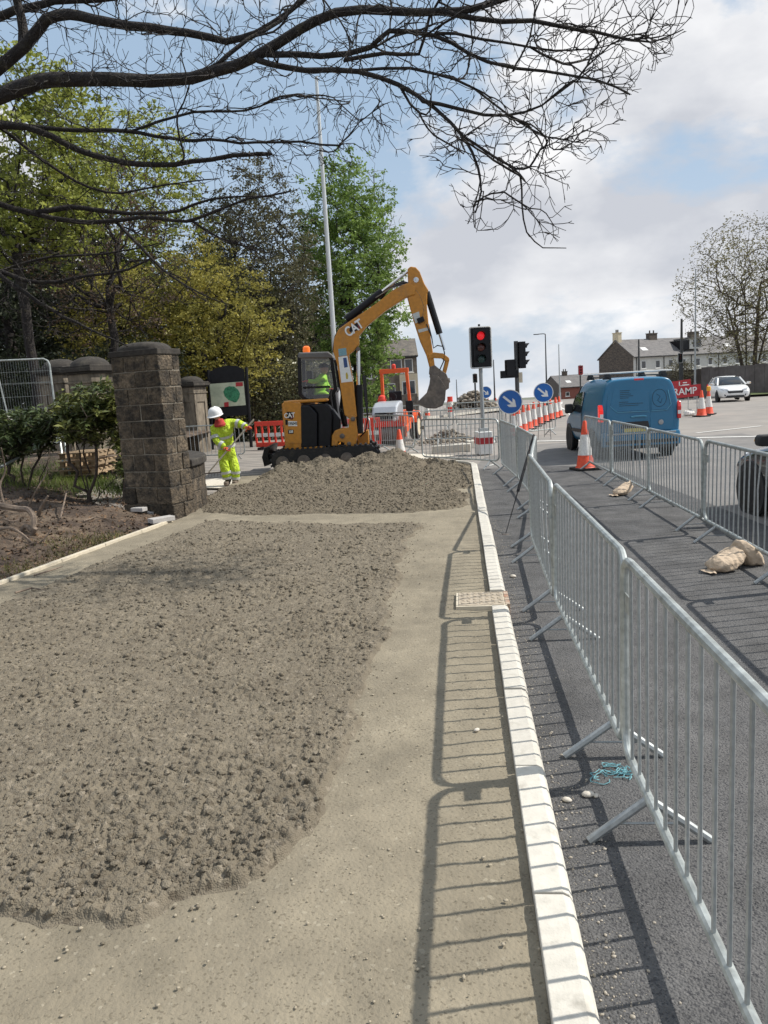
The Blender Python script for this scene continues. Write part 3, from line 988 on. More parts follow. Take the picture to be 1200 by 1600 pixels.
b = MB(); b.lathe([(0.03, 0.92), (0.075, 0.94), (0.082, 1.0), (0.075, 1.10), (0.03, 1.12)], 14)
b.build('warning_lamp', M_lampy, c9, smooth=True)

# ------------------------------------------------------------------ round blue arrow signs
def arrow_sign(name, c, D, label, legs=True):
    """c: centre; disc faces the camera, arrow pointing down to the right"""
    zt = float(zg(c.x, c.y))
    t = thing(name, label, 'road sign', (c.x, c.y, zt), math.atan2(-c.x, c.y) * -1 * 0 + math.atan2(c.y, c.x) - math.pi / 2, 'keep right arrow signs')
    h = c.z - zt
    rr_ = D / 2
    Mx = Matrix.Rotation(math.pi / 2, 4, 'X')
    b = MB(); b.lathe([(rr_, -0.008), (rr_, 0.008)], 40, (0, 0, h), Mx); b.build('disc', M_blue, t, smooth=True)
    b = MB()
    b.lathe([(rr_ + .004, -0.014), (rr_ + .004, 0.012), (rr_ - .012, 0.0125), (rr_ - .012, -0.0145)], 40, (0, 0, h), Mx)
    # rim ring only
    b2 = MB()
    n = 40
    vs_, fs_ = [], []
    for j in range(n):
        a = 2 * math.pi * j / n
        for r_, y_ in ((rr_ + .005, -.014), (rr_ - .016, -.014), (rr_ - .016, .01), (rr_ + .005, .01)):
            vs_.append((r_ * math.cos(a), y_, h + r_ * math.sin(a)))
    for j in range(n):
        j2 = (j + 1) % n
        for q in range(4):
            q2 = (q + 1) % 4
            fs_.append((j * 4 + q, j2 * 4 + q, j2 * 4 + q2, j * 4 + q2))
    b2.add(vs_, fs_); b2.build('rim', M_white, t, smooth=True)
    s_ = rr_
    ar = [(-0.72, 0.09), (0.18, 0.09), (-0.04, 0.36), (0.22, 0.36), (0.66, 0.0), (0.22, -0.36), (-0.04, -0.36), (0.18, -0.09), (-0.72, -0.09)]
    # closed arrow: shaft with chevron head
    ca, sa = math.cos(R(-41)), math.sin(R(-41))
    poly = [((x * ca - y * sa) * s_, (x * sa + y * ca) * s_) for x, y in ar]
    b = MB(); b.prism(poly, -0.013, -0.0085, lambda a, c_, e: (a, e, h + c_)); b.build('arrow', M_white, t)
    if legs:
        for sx in (-1, 1):
            b = MB()
            b.tube([(sx * 0.10, 0.02, h + rr_ * .6), (sx * 0.20, 0.03, 0.03)], 0.009, 6)
            b.tube([(sx * 0.20, 0.03, 0.03), (sx * .20, -.25, 0.02)], 0.009, 6)
            b.build('leg', M_darkpole, t, smooth=True)
        b = MB(); b.tube([(0, 0.02, h + rr_ * .5), (0, 0.5, 0.03)], 0.009, 6); b.build('prop', M_darkpole, t, smooth=True)
    return t
arrow_sign('arrow_sign', AT(797, 628, 19.6), 0.61, 'nearer round blue sign with a white arrow pointing down right')
arrow_sign('arrow_sign', AT(849, 613.5, 24.6), 0.61, 'farther round blue arrow sign, above the end of the cone row')
arrow_sign('arrow_sign', AT(759, 613, 50), 0.75, 'small distant round blue arrow sign beside the traffic light post')

# ------------------------------------------------------------------ traffic lights
M_red_lit = mat('red_lamp_lit', (0.6, 0.01, 0.01), rough=0.3, var=0.0, emis=(0.9, 0.02, 0.03), estr=0.5)
M_lens_off = mat('lens_unlit', (0.10, 0.028, 0.02), rough=0.25, var=0.1)
M_lens_g = mat('lens_green_unlit', (0.02, 0.05, 0.045), rough=0.25, var=0.1)
M_edge = mat('board_edge', (0.55, 0.55, 0.53), rough=0.5, var=0.08)
def signal_head(t, zc, h, w, lit, back=True, yo=0.0, three=True, xo=0.0, rz=0.0):
    """one signal head facing local -y, centre at height zc"""
    MR = Matrix.Rotation(rz, 4, 'Z')
    def P(x, y, z): 
        v = MR @ Vector((x, y, z)); return (v.x + xo, v.y + yo, v.z + zc)
    b = MB(); b.prism(rrect(-w * .36, -h * .46, w * .36, h * .46, 0.03, 3), -0.03, 0.20, lambda a, c, e: P(a, e, c))
    hd = b.build('head', M_black, t, bevel=0.008)
    if back:
        b = MB(); b.prism(rrect(-w / 2, -h / 2, w / 2, h / 2, 0.05, 4), 0.0, 0.02, lambda a, c, e: P(a, e, c))
        b.build('backing_board', M_black, t)
        b = MB()
        b.tube([P(x, -0.012, z) for x, z in rrect(-w / 2, -h / 2, w / 2, h / 2, 0.05, 4)], 0.020, 6, closed=True)
        b.build('board_rim', M_edge, t, smooth=True)
    for i, (mt_, on) in enumerate(((M_red_lit if lit else M_lens_off, lit), (M_lens_off, 0), (M_lens_g, 0))):
        z = (1 - i) * h * 0.285
        r_ = 0.098 * h / 0.95
        MX = MR @ Matrix.Rotation(math.pi / 2, 4, 'X')
        b = MB(); b.lathe([(r_, 0.0), (r_ * .9, 0.022), (r_ * .5, 0.035), (0.005, 0.04)], 20, P(0, -0.028, z), MX)
        b.build('lens', mt_, t, smooth=True)
        vs_, fs_ = [], []
        for j in range(15):                       # cowl: three quarters of a tube, open below
            a = R(-25) + R(230) * j / 14
            for rr_, y_ in ((r_ * 1.12, -0.03), (r_ * 1.12, -0.03 - 0.17 * (0.35 + 0.65 * max(0, math.sin(a)))), (r_ * 1.05, -0.03 - 0.17 * (0.35 + 0.65 * max(0, math.sin(a)))), (r_ * 1.05, -0.03)):
                vs_.append(P(rr_ * math.cos(a), y_, z + rr_ * math.sin(a)))
        for j in range(14):
            for q in range(3):
                fs_.append((j * 4 + q, (j + 1) * 4 + q, (j + 1) * 4 + q + 1, j * 4 + q + 1))
        b = MB(); b.add(vs_, fs_); b.build('cowl', M_black, t, smooth=True)
Yt = 20.4
pt = AT(751, 543, Yt)
tl = thing('traffic_light', 'temporary traffic light showing red, its post set in a red and white block', 'traffic light', (pt.x, Yt, 0.0), R(6))
signal_head(tl, pt.z, 1.04, 0.56, True)
b = MB(); b.tube([(0.0, 0.09, 0.05), (0.0, 0.09, pt.z + .5)], 0.052, 12); b.build('post', M_pole, tl, smooth=True)
b = MB(); b.tube([(0.0, 0.09, pt.z + .5), (0.0, 0.09, pt.z + .60)], 0.03, 8); b.build('sensor', M_black, tl, smooth=True)
b = MB(); b.prism(rrect(-0.19, -0.28, 0.19, 0.28, 0.03, 3), 0.03, 0.62, lambda a, c, e: (a, c + .09, e)); b.build('ballast_block', M_white, tl, bevel=0.012)
b = MB(); b.prism(rrect(-0.194, -0.284, 0.194, 0.284, 0.03, 3), 0.30, 0.47, lambda a, c, e: (a, c + .09, e)); b.build('red_band', M_red, tl)
b = MB(); b.box((0.02, 0.09, 0.66), (0.26, 0.16, 0.10)); b.build('battery_box', M_pole, tl, bevel=0.01)

# permanent lights across the junction
Y2 = 27.5
a = AT(806, 533, Y2); z2 = a.z
t2 = thing('traffic_light', 'dark traffic light post with a side-on signal head and a smaller one turned away', 'traffic light', (a.x, Y2, 0))
b = MB(); b.tube([(0, 0, 0), (0, 0, z2)], 0.075, 10); b.build('post', M_darkpole, t2, smooth=True)
hz = AT(811, 555, Y2).z
signal_head(t2, hz, 1.0, 0.45, False, back=False, xo=0.27, yo=0.0, rz=R(92))
hz = AT(794, 575, Y2).z
signal_head(t2, hz, 0.62, 0.42, False, back=False, xo=-0.26, yo=0.05, rz=R(190))
b = MB(); b.bar((0, 0, z2 - .25), (0.22, 0, z2 - .25), 0.03); b.bar((0, 0, z2 - .9), (.22, 0, z2 - .9), 0.03); b.bar((0, 0, hz), (-.2, .05, hz), .03); b.build('bracket', M_darkpole, t2)
b = MB(); b.box((-0.26, 0.02, hz - 0.22), (0.62, 0.22, 0.26)); b.build('box_sign', M_black, t2, bevel=.01)
b = MB(); b.box((0.11, -.03, 2.0), (0.16, 0.015, 0.36)); b.build('plate', M_edging, t2)
def far_light(px, ytop, ybot, Y, label, red):
    a, c = AT(px, ytop, Y), AT(px, ybot, Y)
    t = thing('traffic_light', label, 'traffic light', (a.x, Y, float(zg(a.x, Y))))
    z0 = float(zg(a.x, Y))
    zc, h = (a.z + c.z) / 2 - z0, (a.z - c.z)
    signal_head(t, zc, h, h * .5, False, back=True)
    b = MB(); b.tube([(0, 0.12, 0), (0, 0.12, zc + h * .55)], 0.06, 8); b.build('post', M_darkpole, t, smooth=True)
    if red:
        b = MB(); b.box((0, -0.045, zc), (h * .46, 0.02, h * .9)); b.build('red_board', M_red, t)
    return t
far_light(742, 584, 598, 52, 'small distant traffic light above the rubble heap', False)
far_light(907, 571, 586, 62, 'distant red-backed traffic light above the dark cottage roof', True)
far_light(1063, 552, 567, 62, 'distant dark traffic light on the tall post beside the terrace', False)

# ------------------------------------------------------------------ posts
def post(name, x0, yt, yb, Y, r, mt_, label, cat='lamp post', lamp=0.0, x1=None, group=None):
    a = AT(x0, yt, Y)
    z0 = float(zg(a.x, Y))
    t = thing(name, label, cat, (a.x, Y, z0), 0, group)
    h = a.z - z0
    b = MB(); b.tube([(0, 0, 0), (0, 0, h * .35), (0, 0, h)], [r, r * .85, r * .5], 10); b.build('shaft', mt_, t, smooth=True)
    b = MB(); b.tube([(0, 0, 0), (0, 0, min(1.2, h * .2))], r * 1.35, 10); b.build('base_sleeve', mt_, t, smooth=True)
    if lamp:
        b = MB(); b.tube([(0, 0, h), (-lamp * .3, 0, h + .04), (-lamp, 0, h + .03)], r * .45, 8); b.build('arm', mt_, t, smooth=True)
        b = MB(); b.box((-lamp - .18, 0, h + .02), (.5, .18, .08)); b.build('lantern', mt_, t, bevel=.02)
    return t
a = AT(494, 120, 30)
post('lamp_post', 494, 120, 700, 30, 0.115, mat('pale_pole', (0.55, 0.57, 0.57), rough=.45, metal=.3, var=.06), 'very tall pale lamp post behind the excavator boom', lamp=0.0)
post('lamp_post', 852, 522, 620, 75, 0.09, M_darkpole, 'thin dark lamp post left of the dark cottage', lamp=0.7)
post('lamp_post', 873, 538, 620, 90, 0.09, M_pole, 'thin grey lamp post in front of the dark cottage', lamp=0)
post('lamp_post', 771, 562, 620, 85, 0.10, M_darkpole, 'thin dark post between the near signal and the dark signal post', 'post')
post('lamp_post', 713, 593, 620, 95, 0.08, M_darkpole, 'short thin dark post over the excavator bucket', 'post')
post('telegraph_pole', 998, 530, 600, 70, 0.13, M_darkpole, 'dark pole standing before the terrace roof, above the blue van', 'post')
post('telegraph_pole', 1065, 498, 600, 62.5, 0.16, M_darkpole, 'thick dark pole left of the bare roadside tree', 'post')
post('lamp_post', 1087, 420, 610, 58, 0.08, M_pole, 'thin pale lamp post in front of the bare roadside tree')

# leaning rod
p0, p1 = G(790, 836), AT(834, 680, 10.9)
t = thing('leaning_rod', 'long thin black rod leaning against the kerbside barrier', 'rod', p0)
b = MB(); b.tube([p0 + Vector((0, 0, .01)), p0.lerp(p1, .4), p0.lerp(p1, .41), p1], [.006, .008, .021, .019], 8); b.build('shaft', M_black, t, smooth=True, origin=p0)
b = MB(); b.lathe([(0.0, 0.0), (0.05, 0.004), (0.045, 0.014), (0.012, 0.02)], 12, p0); b.build('foot_plate', M_steel_dark, t, smooth=True, origin=p0)

# ------------------------------------------------------------------ sandbags
M_sack = mat('sandbag_cloth', (0.52, 0.41, 0.30), rough=0.9, var=0.14, sc=7, c2=(0.42, 0.32, 0.225), mix=(.5, .8), bump=0.8, bsc=20, bdist=.03)
def sandbag(name, c, rz, L, W, H, label, seed, drape=0.0):
    rs = np.random.RandomState(seed)
    t = thing(name, label, 'sandbag', (c.x, c.y, c.z), rz, 'sandbags on the barrier feet')
    nu, nv = 26, 22
    vs_, fs_ = [], []
    for i in range(nu + 1):
        u = -1 + 2 * i / nu
        prof = (1 - abs(u) ** 3.2) ** 0.6 if abs(u) < 1 else 0.0
        neck = 0.16
        pr = max(prof, 0.02)
        if u > .62: pr = max(0.22, pr * (1 - (u - .62) * 1.6))
        for j in range(nv):
            a = 2 * math.pi * j / nv
            fold = 1 + 0.09 * math.sin(5 * a + u * 4 + seed) * (0.3 + abs(u)) + 0.07 * math.sin(9 * a + seed + 3 * u) * (.4 + .6 * abs(u)) + .05 * math.sin(u * 17 + 3 * a)
            y_ = math.cos(a) * W / 2 * pr * fold
            z_ = math.sin(a)
            z_ = (z_ if z_ > 0 else z_ * 0.55) * H * pr * fold * (1 + 0.12 * math.sin(u * 3 + seed))
            z_ += H * 0.5 + drape * max(0, u + .3) ** 2 * 0.6
            vs_.append((u * L / 2, y_, max(z_, 0.004 + 0.004 * rs.rand())))
    for i in range(nu):
        for j in range(nv):
            j2 = (j + 1) % nv
            fs_.append((i * nv + j, i * nv + j2, (i + 1) * nv + j2, (i + 1) * nv + j))
    fs_ += [tuple(reversed(range(nv))), tuple(nu * nv + j for j in range(nv))]
    b = MB(); b.add(vs_, fs_); b.build('sack', M_sack, t, smooth=True, ang=180)
    b = MB()
    rag = []
    for k in range(7):
        a = R(-60 + 20 * k)
        rag.append((-L / 2 - .02 - .05 * math.cos(a) * rs.uniform(.6, 1.2), math.sin(a) * .10, 0.012 + .02 * rs.rand()))
    b.add([(-L / 2 + .06, 0, .03)] + rag, [(0, k, k + 1) for k in range(1, 7)])
    b.build('torn_end', M_sack, t)
    return t
def sandbag2(c1, c2, top, label, group):
    pass
q = G(1118, 893)
sandbag('sandbag', Vector((q.x + .10, q.y + .02, 0.012)), R(32), 0.42, 0.27, 0.092, 'big pale sandbag lying over the lane-side barrier foot at right', 3, drape=0.16)
b_ = G(1172, 890)
sb = [o for o in bpy.data.objects if o.name == 'sandbag'][0]
b = MB()
vs_, fs_ = [], []
for i in range(11):                                    # the half that hangs over the other side of the rail
    u = i / 10
    for j in range(16):
        a = 2 * math.pi * j / 16
        w = 0.05 + 0.10 * math.sin(min(1, u * 1.15) * math.pi * .62) 
        f_ = 1 + .14 * math.sin(5 * a + 2)
        vs_.append((0.20 + 0.14 * u + math.cos(a) * w * .75 * f_, -0.02 + math.sin(a) * w * f_, max(0.008, 0.24 * (1 - u) + 0.01)))
for i in range(10):
    for j in range(16):
        j2 = (j + 1) % 16
        fs_.append((i * 16 + j, i * 16 + j2, (i + 1) * 16 + j2, (i + 1) * 16 + j))
fs_ += [tuple(range(16)), tuple(160 + j for j in range(16))]
b.add(vs_, fs_); b.build('hanging_half', M_sack, sb, smooth=True, ang=180)
q = G(963, 775)
sandbag('sandbag', Vector((q.x + .12, q.y + .05, 0.012)), R(40), 0.44, 0.22, 0.085, 'smaller pale sandbag lying by the barrier foot behind the blue van', 8, drape=0.14)
q = G(1077, 650)
sandbag('sandbag', Vector((q.x, q.y, 0.012)), R(10), 0.5, 0.35, 0.16, 'white sack weighing down the foot of the RAMP sign', 11)
sb3 = [o for o in bpy.data.objects if o.get('label', '').startswith('white sack')][0]
M_wsack = mat('white_sack', (0.72, 0.70, 0.66), rough=.8, var=.12, sc=9, bump=.3, bsc=20)
for ch in sb3.children:
    ch.data.materials.clear(); ch.data.materials.append(M_wsack)

# ------------------------------------------------------------------ red temporary signs
def plate_sign(name, corners, Y, text, label, tsize):
    """red sign plate; corners in picture order tl, tr, br, bl at depth Y"""
    P = [AT(x, y, Y) for x, y in corners]
    base = Vector((sum(p.x for p in P) / 4, Y, float(zg(0, Y))))
    t = thing(name, label, 'road sign', base)
    b = MB()
    v = [tuple(p) for p in P] + [(p.x, p.y + .02, p.z) for p in P]
    b.add(v, [(0, 1, 2, 3), (7, 6, 5, 4), (0, 4, 5, 1), (1, 5, 6, 2), (2, 6, 7, 3), (3, 7, 4, 0)])
    b.build('plate', M_red, t, origin=base)
    xd = (P[1] - P[0]); yd = P[0] - P[3]
    c = (P[0] + P[1] + P[2] + P[3]) / 4 - base
    off = Vector((0, -.012, 0))
    if text:
        text_part('lettering', text, tsize, M_white, t, frame(c + off, xd, yd), 0.002, bold=0.006)
    b = MB()
    for q in (0.12, 0.88):
        l = P[3].lerp(P[2], q)
        b.tube([(l.x, Y + .03, l.z + .3), (l.x, Y + .05, 0.02)], .018, 6)
        b.tube([(l.x, Y + .05, 0.02), (l.x, Y - .35, 0.02)], .018, 6)
    b.build('stand', M_pole, t, smooth=True, origin=base)
    return t, P, base
plate_sign('ramp_sign', [(1044, 605), (1095, 600), (1096, 618), (1045, 624)], 33, 'RAMP', 'red RAMP sign with white letters beside the blue van', 0.40)
t, P, base = plate_sign('red_sign', [(1046, 597), (1079, 592), (1080, 604), (1047, 609)], 38, None, 'second red sign plate standing behind the RAMP sign', 0.3)
b = MB()
c = (P[0] + P[1] + P[2] + P[3]) / 4
for dx, dz, w, h in ((0.05, 0.02, .05, .22), (.1, -.08, .16, .05), (.36, -.06, .34, .09), (.32, .07, .2, .05)):
    b.box((c.x + dx - .1, 38 - .012, c.z + dz), (w, .006, h))
b.build('lettering', M_white, t, origin=base)
# ------------------------------------------------------------------ stone gate pillar with low curved wall
def stone_block(b, x0, x1, y0, y1, z0, z1, j=0.006):
    r_ = lambda: random.uniform(-j, j)
    v = [(x0 + r_(), y0 + r_(), z0), (x1 + r_(), y0 + r_(), z0), (x1 + r_(), y1 + r_(), z0), (x0 + r_(), y1 + r_(), z0),
         (x0 + r_(), y0 + r_(), z1), (x1 + r_(), y0 + r_(), z1), (x1 + r_(), y1 + r_(), z1), (x0 + r_(), y1 + r_(), z1)]
    b.add(v, [(3, 2, 1, 0), (4, 5, 6, 7), (0, 1, 5, 4), (1, 2, 6, 5), (2, 3, 7, 6), (3, 0, 4, 7)])
TH = R(24)
pil = thing('stone_pillar', 'tall square soot-stained stone gate pillar at the edge of the pavement', 'pillar', (-3.30, 11.94, 0.0), -TH)
PW, PD, PH = 0.93, 0.52, 2.70
b = MB(); b.box((-PW / 2, PD / 2, PH / 2), (PW - .03, PD - .03, PH - .01)); b.build('core', M_mortar, pil)
z = 0.0; k = 0
hs = [0.30, 0.27, 0.25, 0.27, 0.26, 0.27, 0.25, 0.26, 0.25, 0.24]
for h in hs:
    g = 0.016
    grow = 0.025 if k < 2 else 0.0
    xs = [0, -0.46, -PW] if k % 2 == 0 else [0, -0.25, -0.66, -PW]
    xs = [x + (random.uniform(-.03, .03) if i not in (0, len(xs) - 1) else 0) for i, x in enumerate(xs)]
    xs[0] += grow; xs[-1] -= grow
    for i in range(len(xs) - 1):
        dep = 0.34 if (k % 2 and i == 0) else (0.24 if i == 0 else 0.22)
        b = MB(); pr = random.uniform(-0.004, 0.012)
        stone_block(b, xs[i + 1] + g / 2, xs[i] - (0 if i == 0 else g / 2), -pr - grow, dep, z + g / 2, z + h - g / 2)
        b.build('stone', M_stone, pil, bevel=0.012)
        if i == 0:
            ysp = [dep + g, PD] if k % 2 else [dep + g, PD]
            for q in range(len(ysp) - 1):
                b = MB(); pr = random.uniform(-0.003, 0.010)
                stone_block(b, -0.22, pr + grow, ysp[q], ysp[q + 1] + grow, z + g / 2, z + h - g / 2)
                b.build('stone', M_stone, pil, bevel=0.012)
    z += h; k += 1
b = MB(); b.box((-PW / 2, PD / 2, z + .045), (PW + .04, PD + .04, 0.09)); cp = b.build('cap', M_capstone, pil, bevel=0.012)
b = MB()
pr = []
for i in range(7):
    t_ = i / 6
    pr.append((math.cos(t_ * math.pi / 2) ** .8, math.sin(t_ * math.pi / 2)))
ring = []
vs_, fs_ = [], []
n = 28
for i, (s_, h_) in enumerate(pr):
    for j in range(n):
        a = 2 * math.pi * j / n
        ca, sa = math.cos(a), math.sin(a)
        sq = 1 / max(abs(ca), abs(sa)) ** 0.6
        vs_.append((-PW / 2 + ca * sq * max(s_, .02) * (PW / 2 - .04), PD / 2 + sa * sq * max(s_, .02) * (PD / 2 + .0), z + .09 + h_ * 0.13))
for i in range(len(pr) - 1):
    for j in range(n):
        j2 = (j + 1) % n
        fs_.append((i * n + j, i * n + j2, (i + 1) * n + j2, (i + 1) * n + j))
fs_.append(tuple((len(pr) - 1) * n + j for j in range(n)))
b.add(vs_, fs_); b.build('dome', M_capstone, cp, smooth=True)

wall = thing('low_stone_wall', 'low curved stone wall with dark coping running back from the gate pillar', 'wall')
path = [(-3.10, 12.42), (-3.04, 12.85), (-3.06, 13.3), (-3.16, 13.75), (-3.34, 14.2), (-3.60, 14.65), (-3.95, 15.1), (-4.4, 15.5), (-4.95, 15.85)]
def resample(p, n):
    p = [Vector(q) for q in p]
    L = [0]
    for a, b in zip(p[:-1], p[1:]): L.append(L[-1] + (b - a).length)
    out = []
    for i in range(n + 1):
        s_ = L[-1] * i / n
        k = max(j for j in range(len(L)) if L[j] <= s_ + 1e-9)
        k = min(k, len(p) - 2)
        out.append(p[k].lerp(p[k + 1], (s_ - L[k]) / (L[k + 1] - L[k])))
    return out
def wall_piece(a, b_, th, z0, z1, out, name, mt_, bev):
    d = (b_ - a).normalized(); n_ = Vector((-d.y, d.x))
    mb = MB()
    q = [a - n_ * out, b_ - n_ * out, b_ + n_ * th, a + n_ * th]
    mb.add([(p.x, p.y, z0) for p in q] + [(p.x, p.y, z1) for p in q], [(3, 2, 1, 0), (4, 5, 6, 7), (0, 1, 5, 4), (1, 2, 6, 5), (2, 3, 7, 6), (3, 0, 4, 7)])
    mb.build(name, mt_, wall, bevel=bev)
P_ = resample(path, 18)
for a, c in zip(P_[:-1], P_[1:]):
    wall_piece(a, c, 0.33, 0.0, 0.82, -0.022, 'core', M_mortar, 0)
for k in range(4):
    n = 9 if k % 2 == 0 else 10
    P_ = resample(path, n)
    for a, c in zip(P_[:-1], P_[1:]):
        d = (c - a).normalized() * 0.005
        wall_piece(a + d, c - d, 0.16, 0.0 + k * 0.207 + .007, 0.207 * (k + 1) - .007, random.uniform(-.008, .006), 'stone', M_stone, 0.008)
P_ = resample(path, 8)
for a, c in zip(P_[:-1], P_[1:]):
    d = (c - a).normalized() * 0.003
    wall_piece(a + d, c - d, 0.39, 0.83, 0.95, 0.05, 'coping_stone', M_capstone, 0.02)

# ------------------------------------------------------------------ ornate park gate piers and railings
def gate_pier(px, ytop, Y, zb, rz, w, label):
    a = AT(px, ytop, Y)
    t = thing('gate_pier', label, 'gate pier', (a.x, Y, zb), rz, 'ornate piers of the park gate')
    H = a.z - zb
    hs_ = H - 0.62 * w / .72
    b = MB(); b.box((0, 0, hs_ / 2), (w * .9, w * .9, hs_)); b.build('core', M_pier, t)
    for sx, sy in ((0, -1), (1, 0), (0, 1), (-1, 0)):          # raised frame round a sunk panel on each face
        ux, uy = -sy, sx
        def P(u, d, z): return ((sx * d + ux * u), (sy * d + uy * u), z)
        for u0, u1, z0, z1 in ((-.5, -.30, 0, 1), (.30, .5, 0, 1), (-.30, .30, 0, .25), (-.30, .30, .86, 1)):
            b = MB()
            b.prism([(u0 * w, z0 * hs_), (u1 * w, z0 * hs_), (u1 * w, z1 * hs_), (u0 * w, z1 * hs_)], w * .449, w * .5, lambda u, z_, e: P(u, e, z_))
            b.build('panel_frame', M_pier, t)
    z0 = hs_
    for k, (ww, hh, mt_) in enumerate(((1.08, .05, M_pier), (1.0, .16, M_pier), (1.16, .05, M_capstone), (1.32, .09, M_capstone), (1.22, .05, M_capstone))):
        b = MB(); b.box((0, 0, z0 + hh * w / .72 / 2), (w * ww, w * ww, hh * w / .72)); b.build('cornice', mt_, t, bevel=.012)
        z0 += hh * w / .72
    b = MB()
    b.lathe([(w * .60, z0), (w * .58, z0 + .05), (w * .47, z0 + .13), (w * .28, z0 + .19), (w * .05, z0 + .21)], 20)
    b.build('dome', M_capstone, t, smooth=True)
    return t
gate_pier(139, 556, 18.4, 0.6, -R(26), 0.74, 'ornate stone gate pier just left of the square pillar')
gate_pier(93, 560, 19.9, 0.6, -R(20), 0.74, 'ornate stone gate pier half hidden by the mesh fence')
gate_pier(297, 587, 28.0, 0.0, -R(24), 0.74, 'distant ornate gate pier between the pillar and the noticeboard')
rail = thing('iron_railing', 'black iron railing with pointed bars beside the gate pier', 'railing', (0, 0, 0))
p0, p1 = AT(166, 632, 18.9), AT(212, 632, 20.0)
for i in range(12):
    t_ = i / 11
    p = p0.lerp(p1, t_)
    b = MB(); b.tube([(p.x, p.y, 0.7), (p.x, p.y, 2.35), (p.x, p.y, 2.42), (p.x, p.y, 2.55)], [.013, .013, .022, .003], 6)
    b.build('bar', M_pole, rail)
for z in (1.0, 2.2):
    b = MB(); b.bar((p0.x, p0.y, z), (p1.x, p1.y, z), .02, .05); b.build('rail', M_black, rail)

# ------------------------------------------------------------------ noticeboard with park map
YB = 29.0
nbase = AT(357, 690, YB); nbase.z = 0
nb = thing('noticeboard', 'black noticeboard with a park map behind the worker', 'noticeboard', nbase)
for (x0, y0), (x1, y1) in (((323, 578), (331, 690)), ((382, 574), (392, 690))):
    a, c = AT(x0, y0, YB), AT(x1, y1, YB)
    b = MB(); b.tube([(c.x, YB, 0), (a.x + .06, YB, a.z)], .06, 8); b.build('post', M_black, nb, smooth=True, origin=nbase)
def quadpts(cs, Y): return [AT(x, y, Y) for x, y in cs]
def slab(b, P, th):
    n = len(P)
    b.add([tuple(p) for p in P] + [(p.x, p.y + th, p.z) for p in P], [tuple(range(n)), tuple(reversed(range(n, 2 * n)))] + [(i, (i + 1) % n, n + (i + 1) % n, n + i) for i in range(n)])
b = MB(); slab(b, quadpts([(325, 582), (338, 575), (355, 571), (370, 572), (381, 577), (388, 648), (332, 653)], YB - .02), .06); b.build('backboard', M_black, nb, origin=nbase)
M_map = mat('map_paper', (0.56, 0.60, 0.44), rough=.6, var=.1, sc=3, c2=(.45, .50, .36))
M_mapg = mat('map_green', (0.045, 0.25, 0.12), rough=.6, var=.5, sc=6, c2=(.02, .14, .07))
mp = MB(); slab(mp, quadpts([(327, 600), (380.5, 596), (384, 633), (331, 637)], YB - .05), .02); mpo = mp.build('map_panel', M_map, nb, origin=nbase)
b = MB(); slab(b, quadpts([(352, 606), (358, 603.5), (366, 604), (372, 609), (375, 615), (374, 621), (370, 628), (367, 629), (357, 625), (351, 619), (349, 612)], YB - .062), .01); b.build('map_park', M_mapg, mpo, origin=nbase)
b = MB(); slab(b, quadpts([(368, 597.5), (379, 597), (379.5, 603), (368.5, 604)], YB - .062), .01); b.build('map_title', M_red, mpo, origin=nbase)
b = MB(); slab(b, quadpts([(350, 629), (357, 628), (357.5, 635), (350.5, 636)], YB - .062), .01); b.build('map_key', M_red, mpo, origin=nbase)

# ------------------------------------------------------------------ red plastic road barriers
def plastic_barrier(p, q, z, label):
    p, q = Vector(p), Vector(q)
    t = thing('plastic_barrier', label, 'barrier', (p.x, p.y, z), math.atan2(q.y - p.y, q.x - p.x), 'red plastic barriers behind the excavator')
    L = (q - p).length
    for z0, z1 in ((0.84, 1.0), (0.10, 0.26)):
        b = MB(); b.box((L / 2, 0, (z0 + z1) / 2), (L - .02, .055, z1 - z0)); b.build('rail', M_redplastic, t, bevel=.02)
    b = MB(); b.box((L / 2, -.002, .52), (L - .04, .04, .13)); b.build('reflective_board', M_sleeve, t, bevel=.005)
    n = 9
    for i in range(n):
        x = .04 + (L - .08) * i / (n - 1)
        b = MB(); b.box((x, 0, .55), (.075, .05, .60)); b.build('upright', M_redplastic, t, bevel=.015)
    for x in (.25, L - .25):
        b = MB(); b.box((x, 0, .05), (.13, .5, .10)); b.build('foot', M_rubber, t, bevel=.02)
a, c = AT(397, 660, 27.5), AT(455, 657, 26.8)
plastic_barrier((a.x, 27.5), (a.x + 2.0, 26.7), 0.0, 'red plastic road barrier left of the excavator counterweight')
a = AT(577, 650, 24.6)
plastic_barrier((a.x - 1.6, 25.0), (a.x + .35, 24.7), 0.0, 'red plastic road barrier left of the roller drum')

# ------------------------------------------------------------------ mesh fence panel at the left
YF = 16.6
A, B_ = AT(73, 560, YF), AT(93, 692, YF)
mf = thing('mesh_fence', 'leaning wire mesh fence panel with a galvanised tube frame', 'fence', (B_.x, YF, B_.z))
def FP(u, v):       # u 0..1 from the right edge to the left, v 0..1 up
    x = B_.x + (A.x - B_.x) * v - 3.4 * u
    return Vector((x, YF - 0.9 * u + 0.1 * v, B_.z + (A.z - B_.z) * v + 0.0 * u))
b = MB()
loop = [FP(u, v) for u, v in [(.99, 0), (.3, 0), (.005, 0), (0, .02), (0, .3), (0, .6), (0, .93), (.008, .975), (.03, 1), (.3, 1), (.7, 1), (.99, 1)]]
b.tube(loop, .021, 8, closed=True); b.build('tube_frame', M_galv, mf, smooth=True, origin=mf.location)
b = MB()
for i in range(1, 70):
    u = i / 70
    b.tube([FP(u, 0), FP(u, 1)], .0022, 3, cap=False)
for v in (.14, .28, .42, .43, .57, .72, .73, .86):
    b.tube([FP(0, v), FP(.5, v + .004), FP(.99, v)], .003, 3, cap=False)
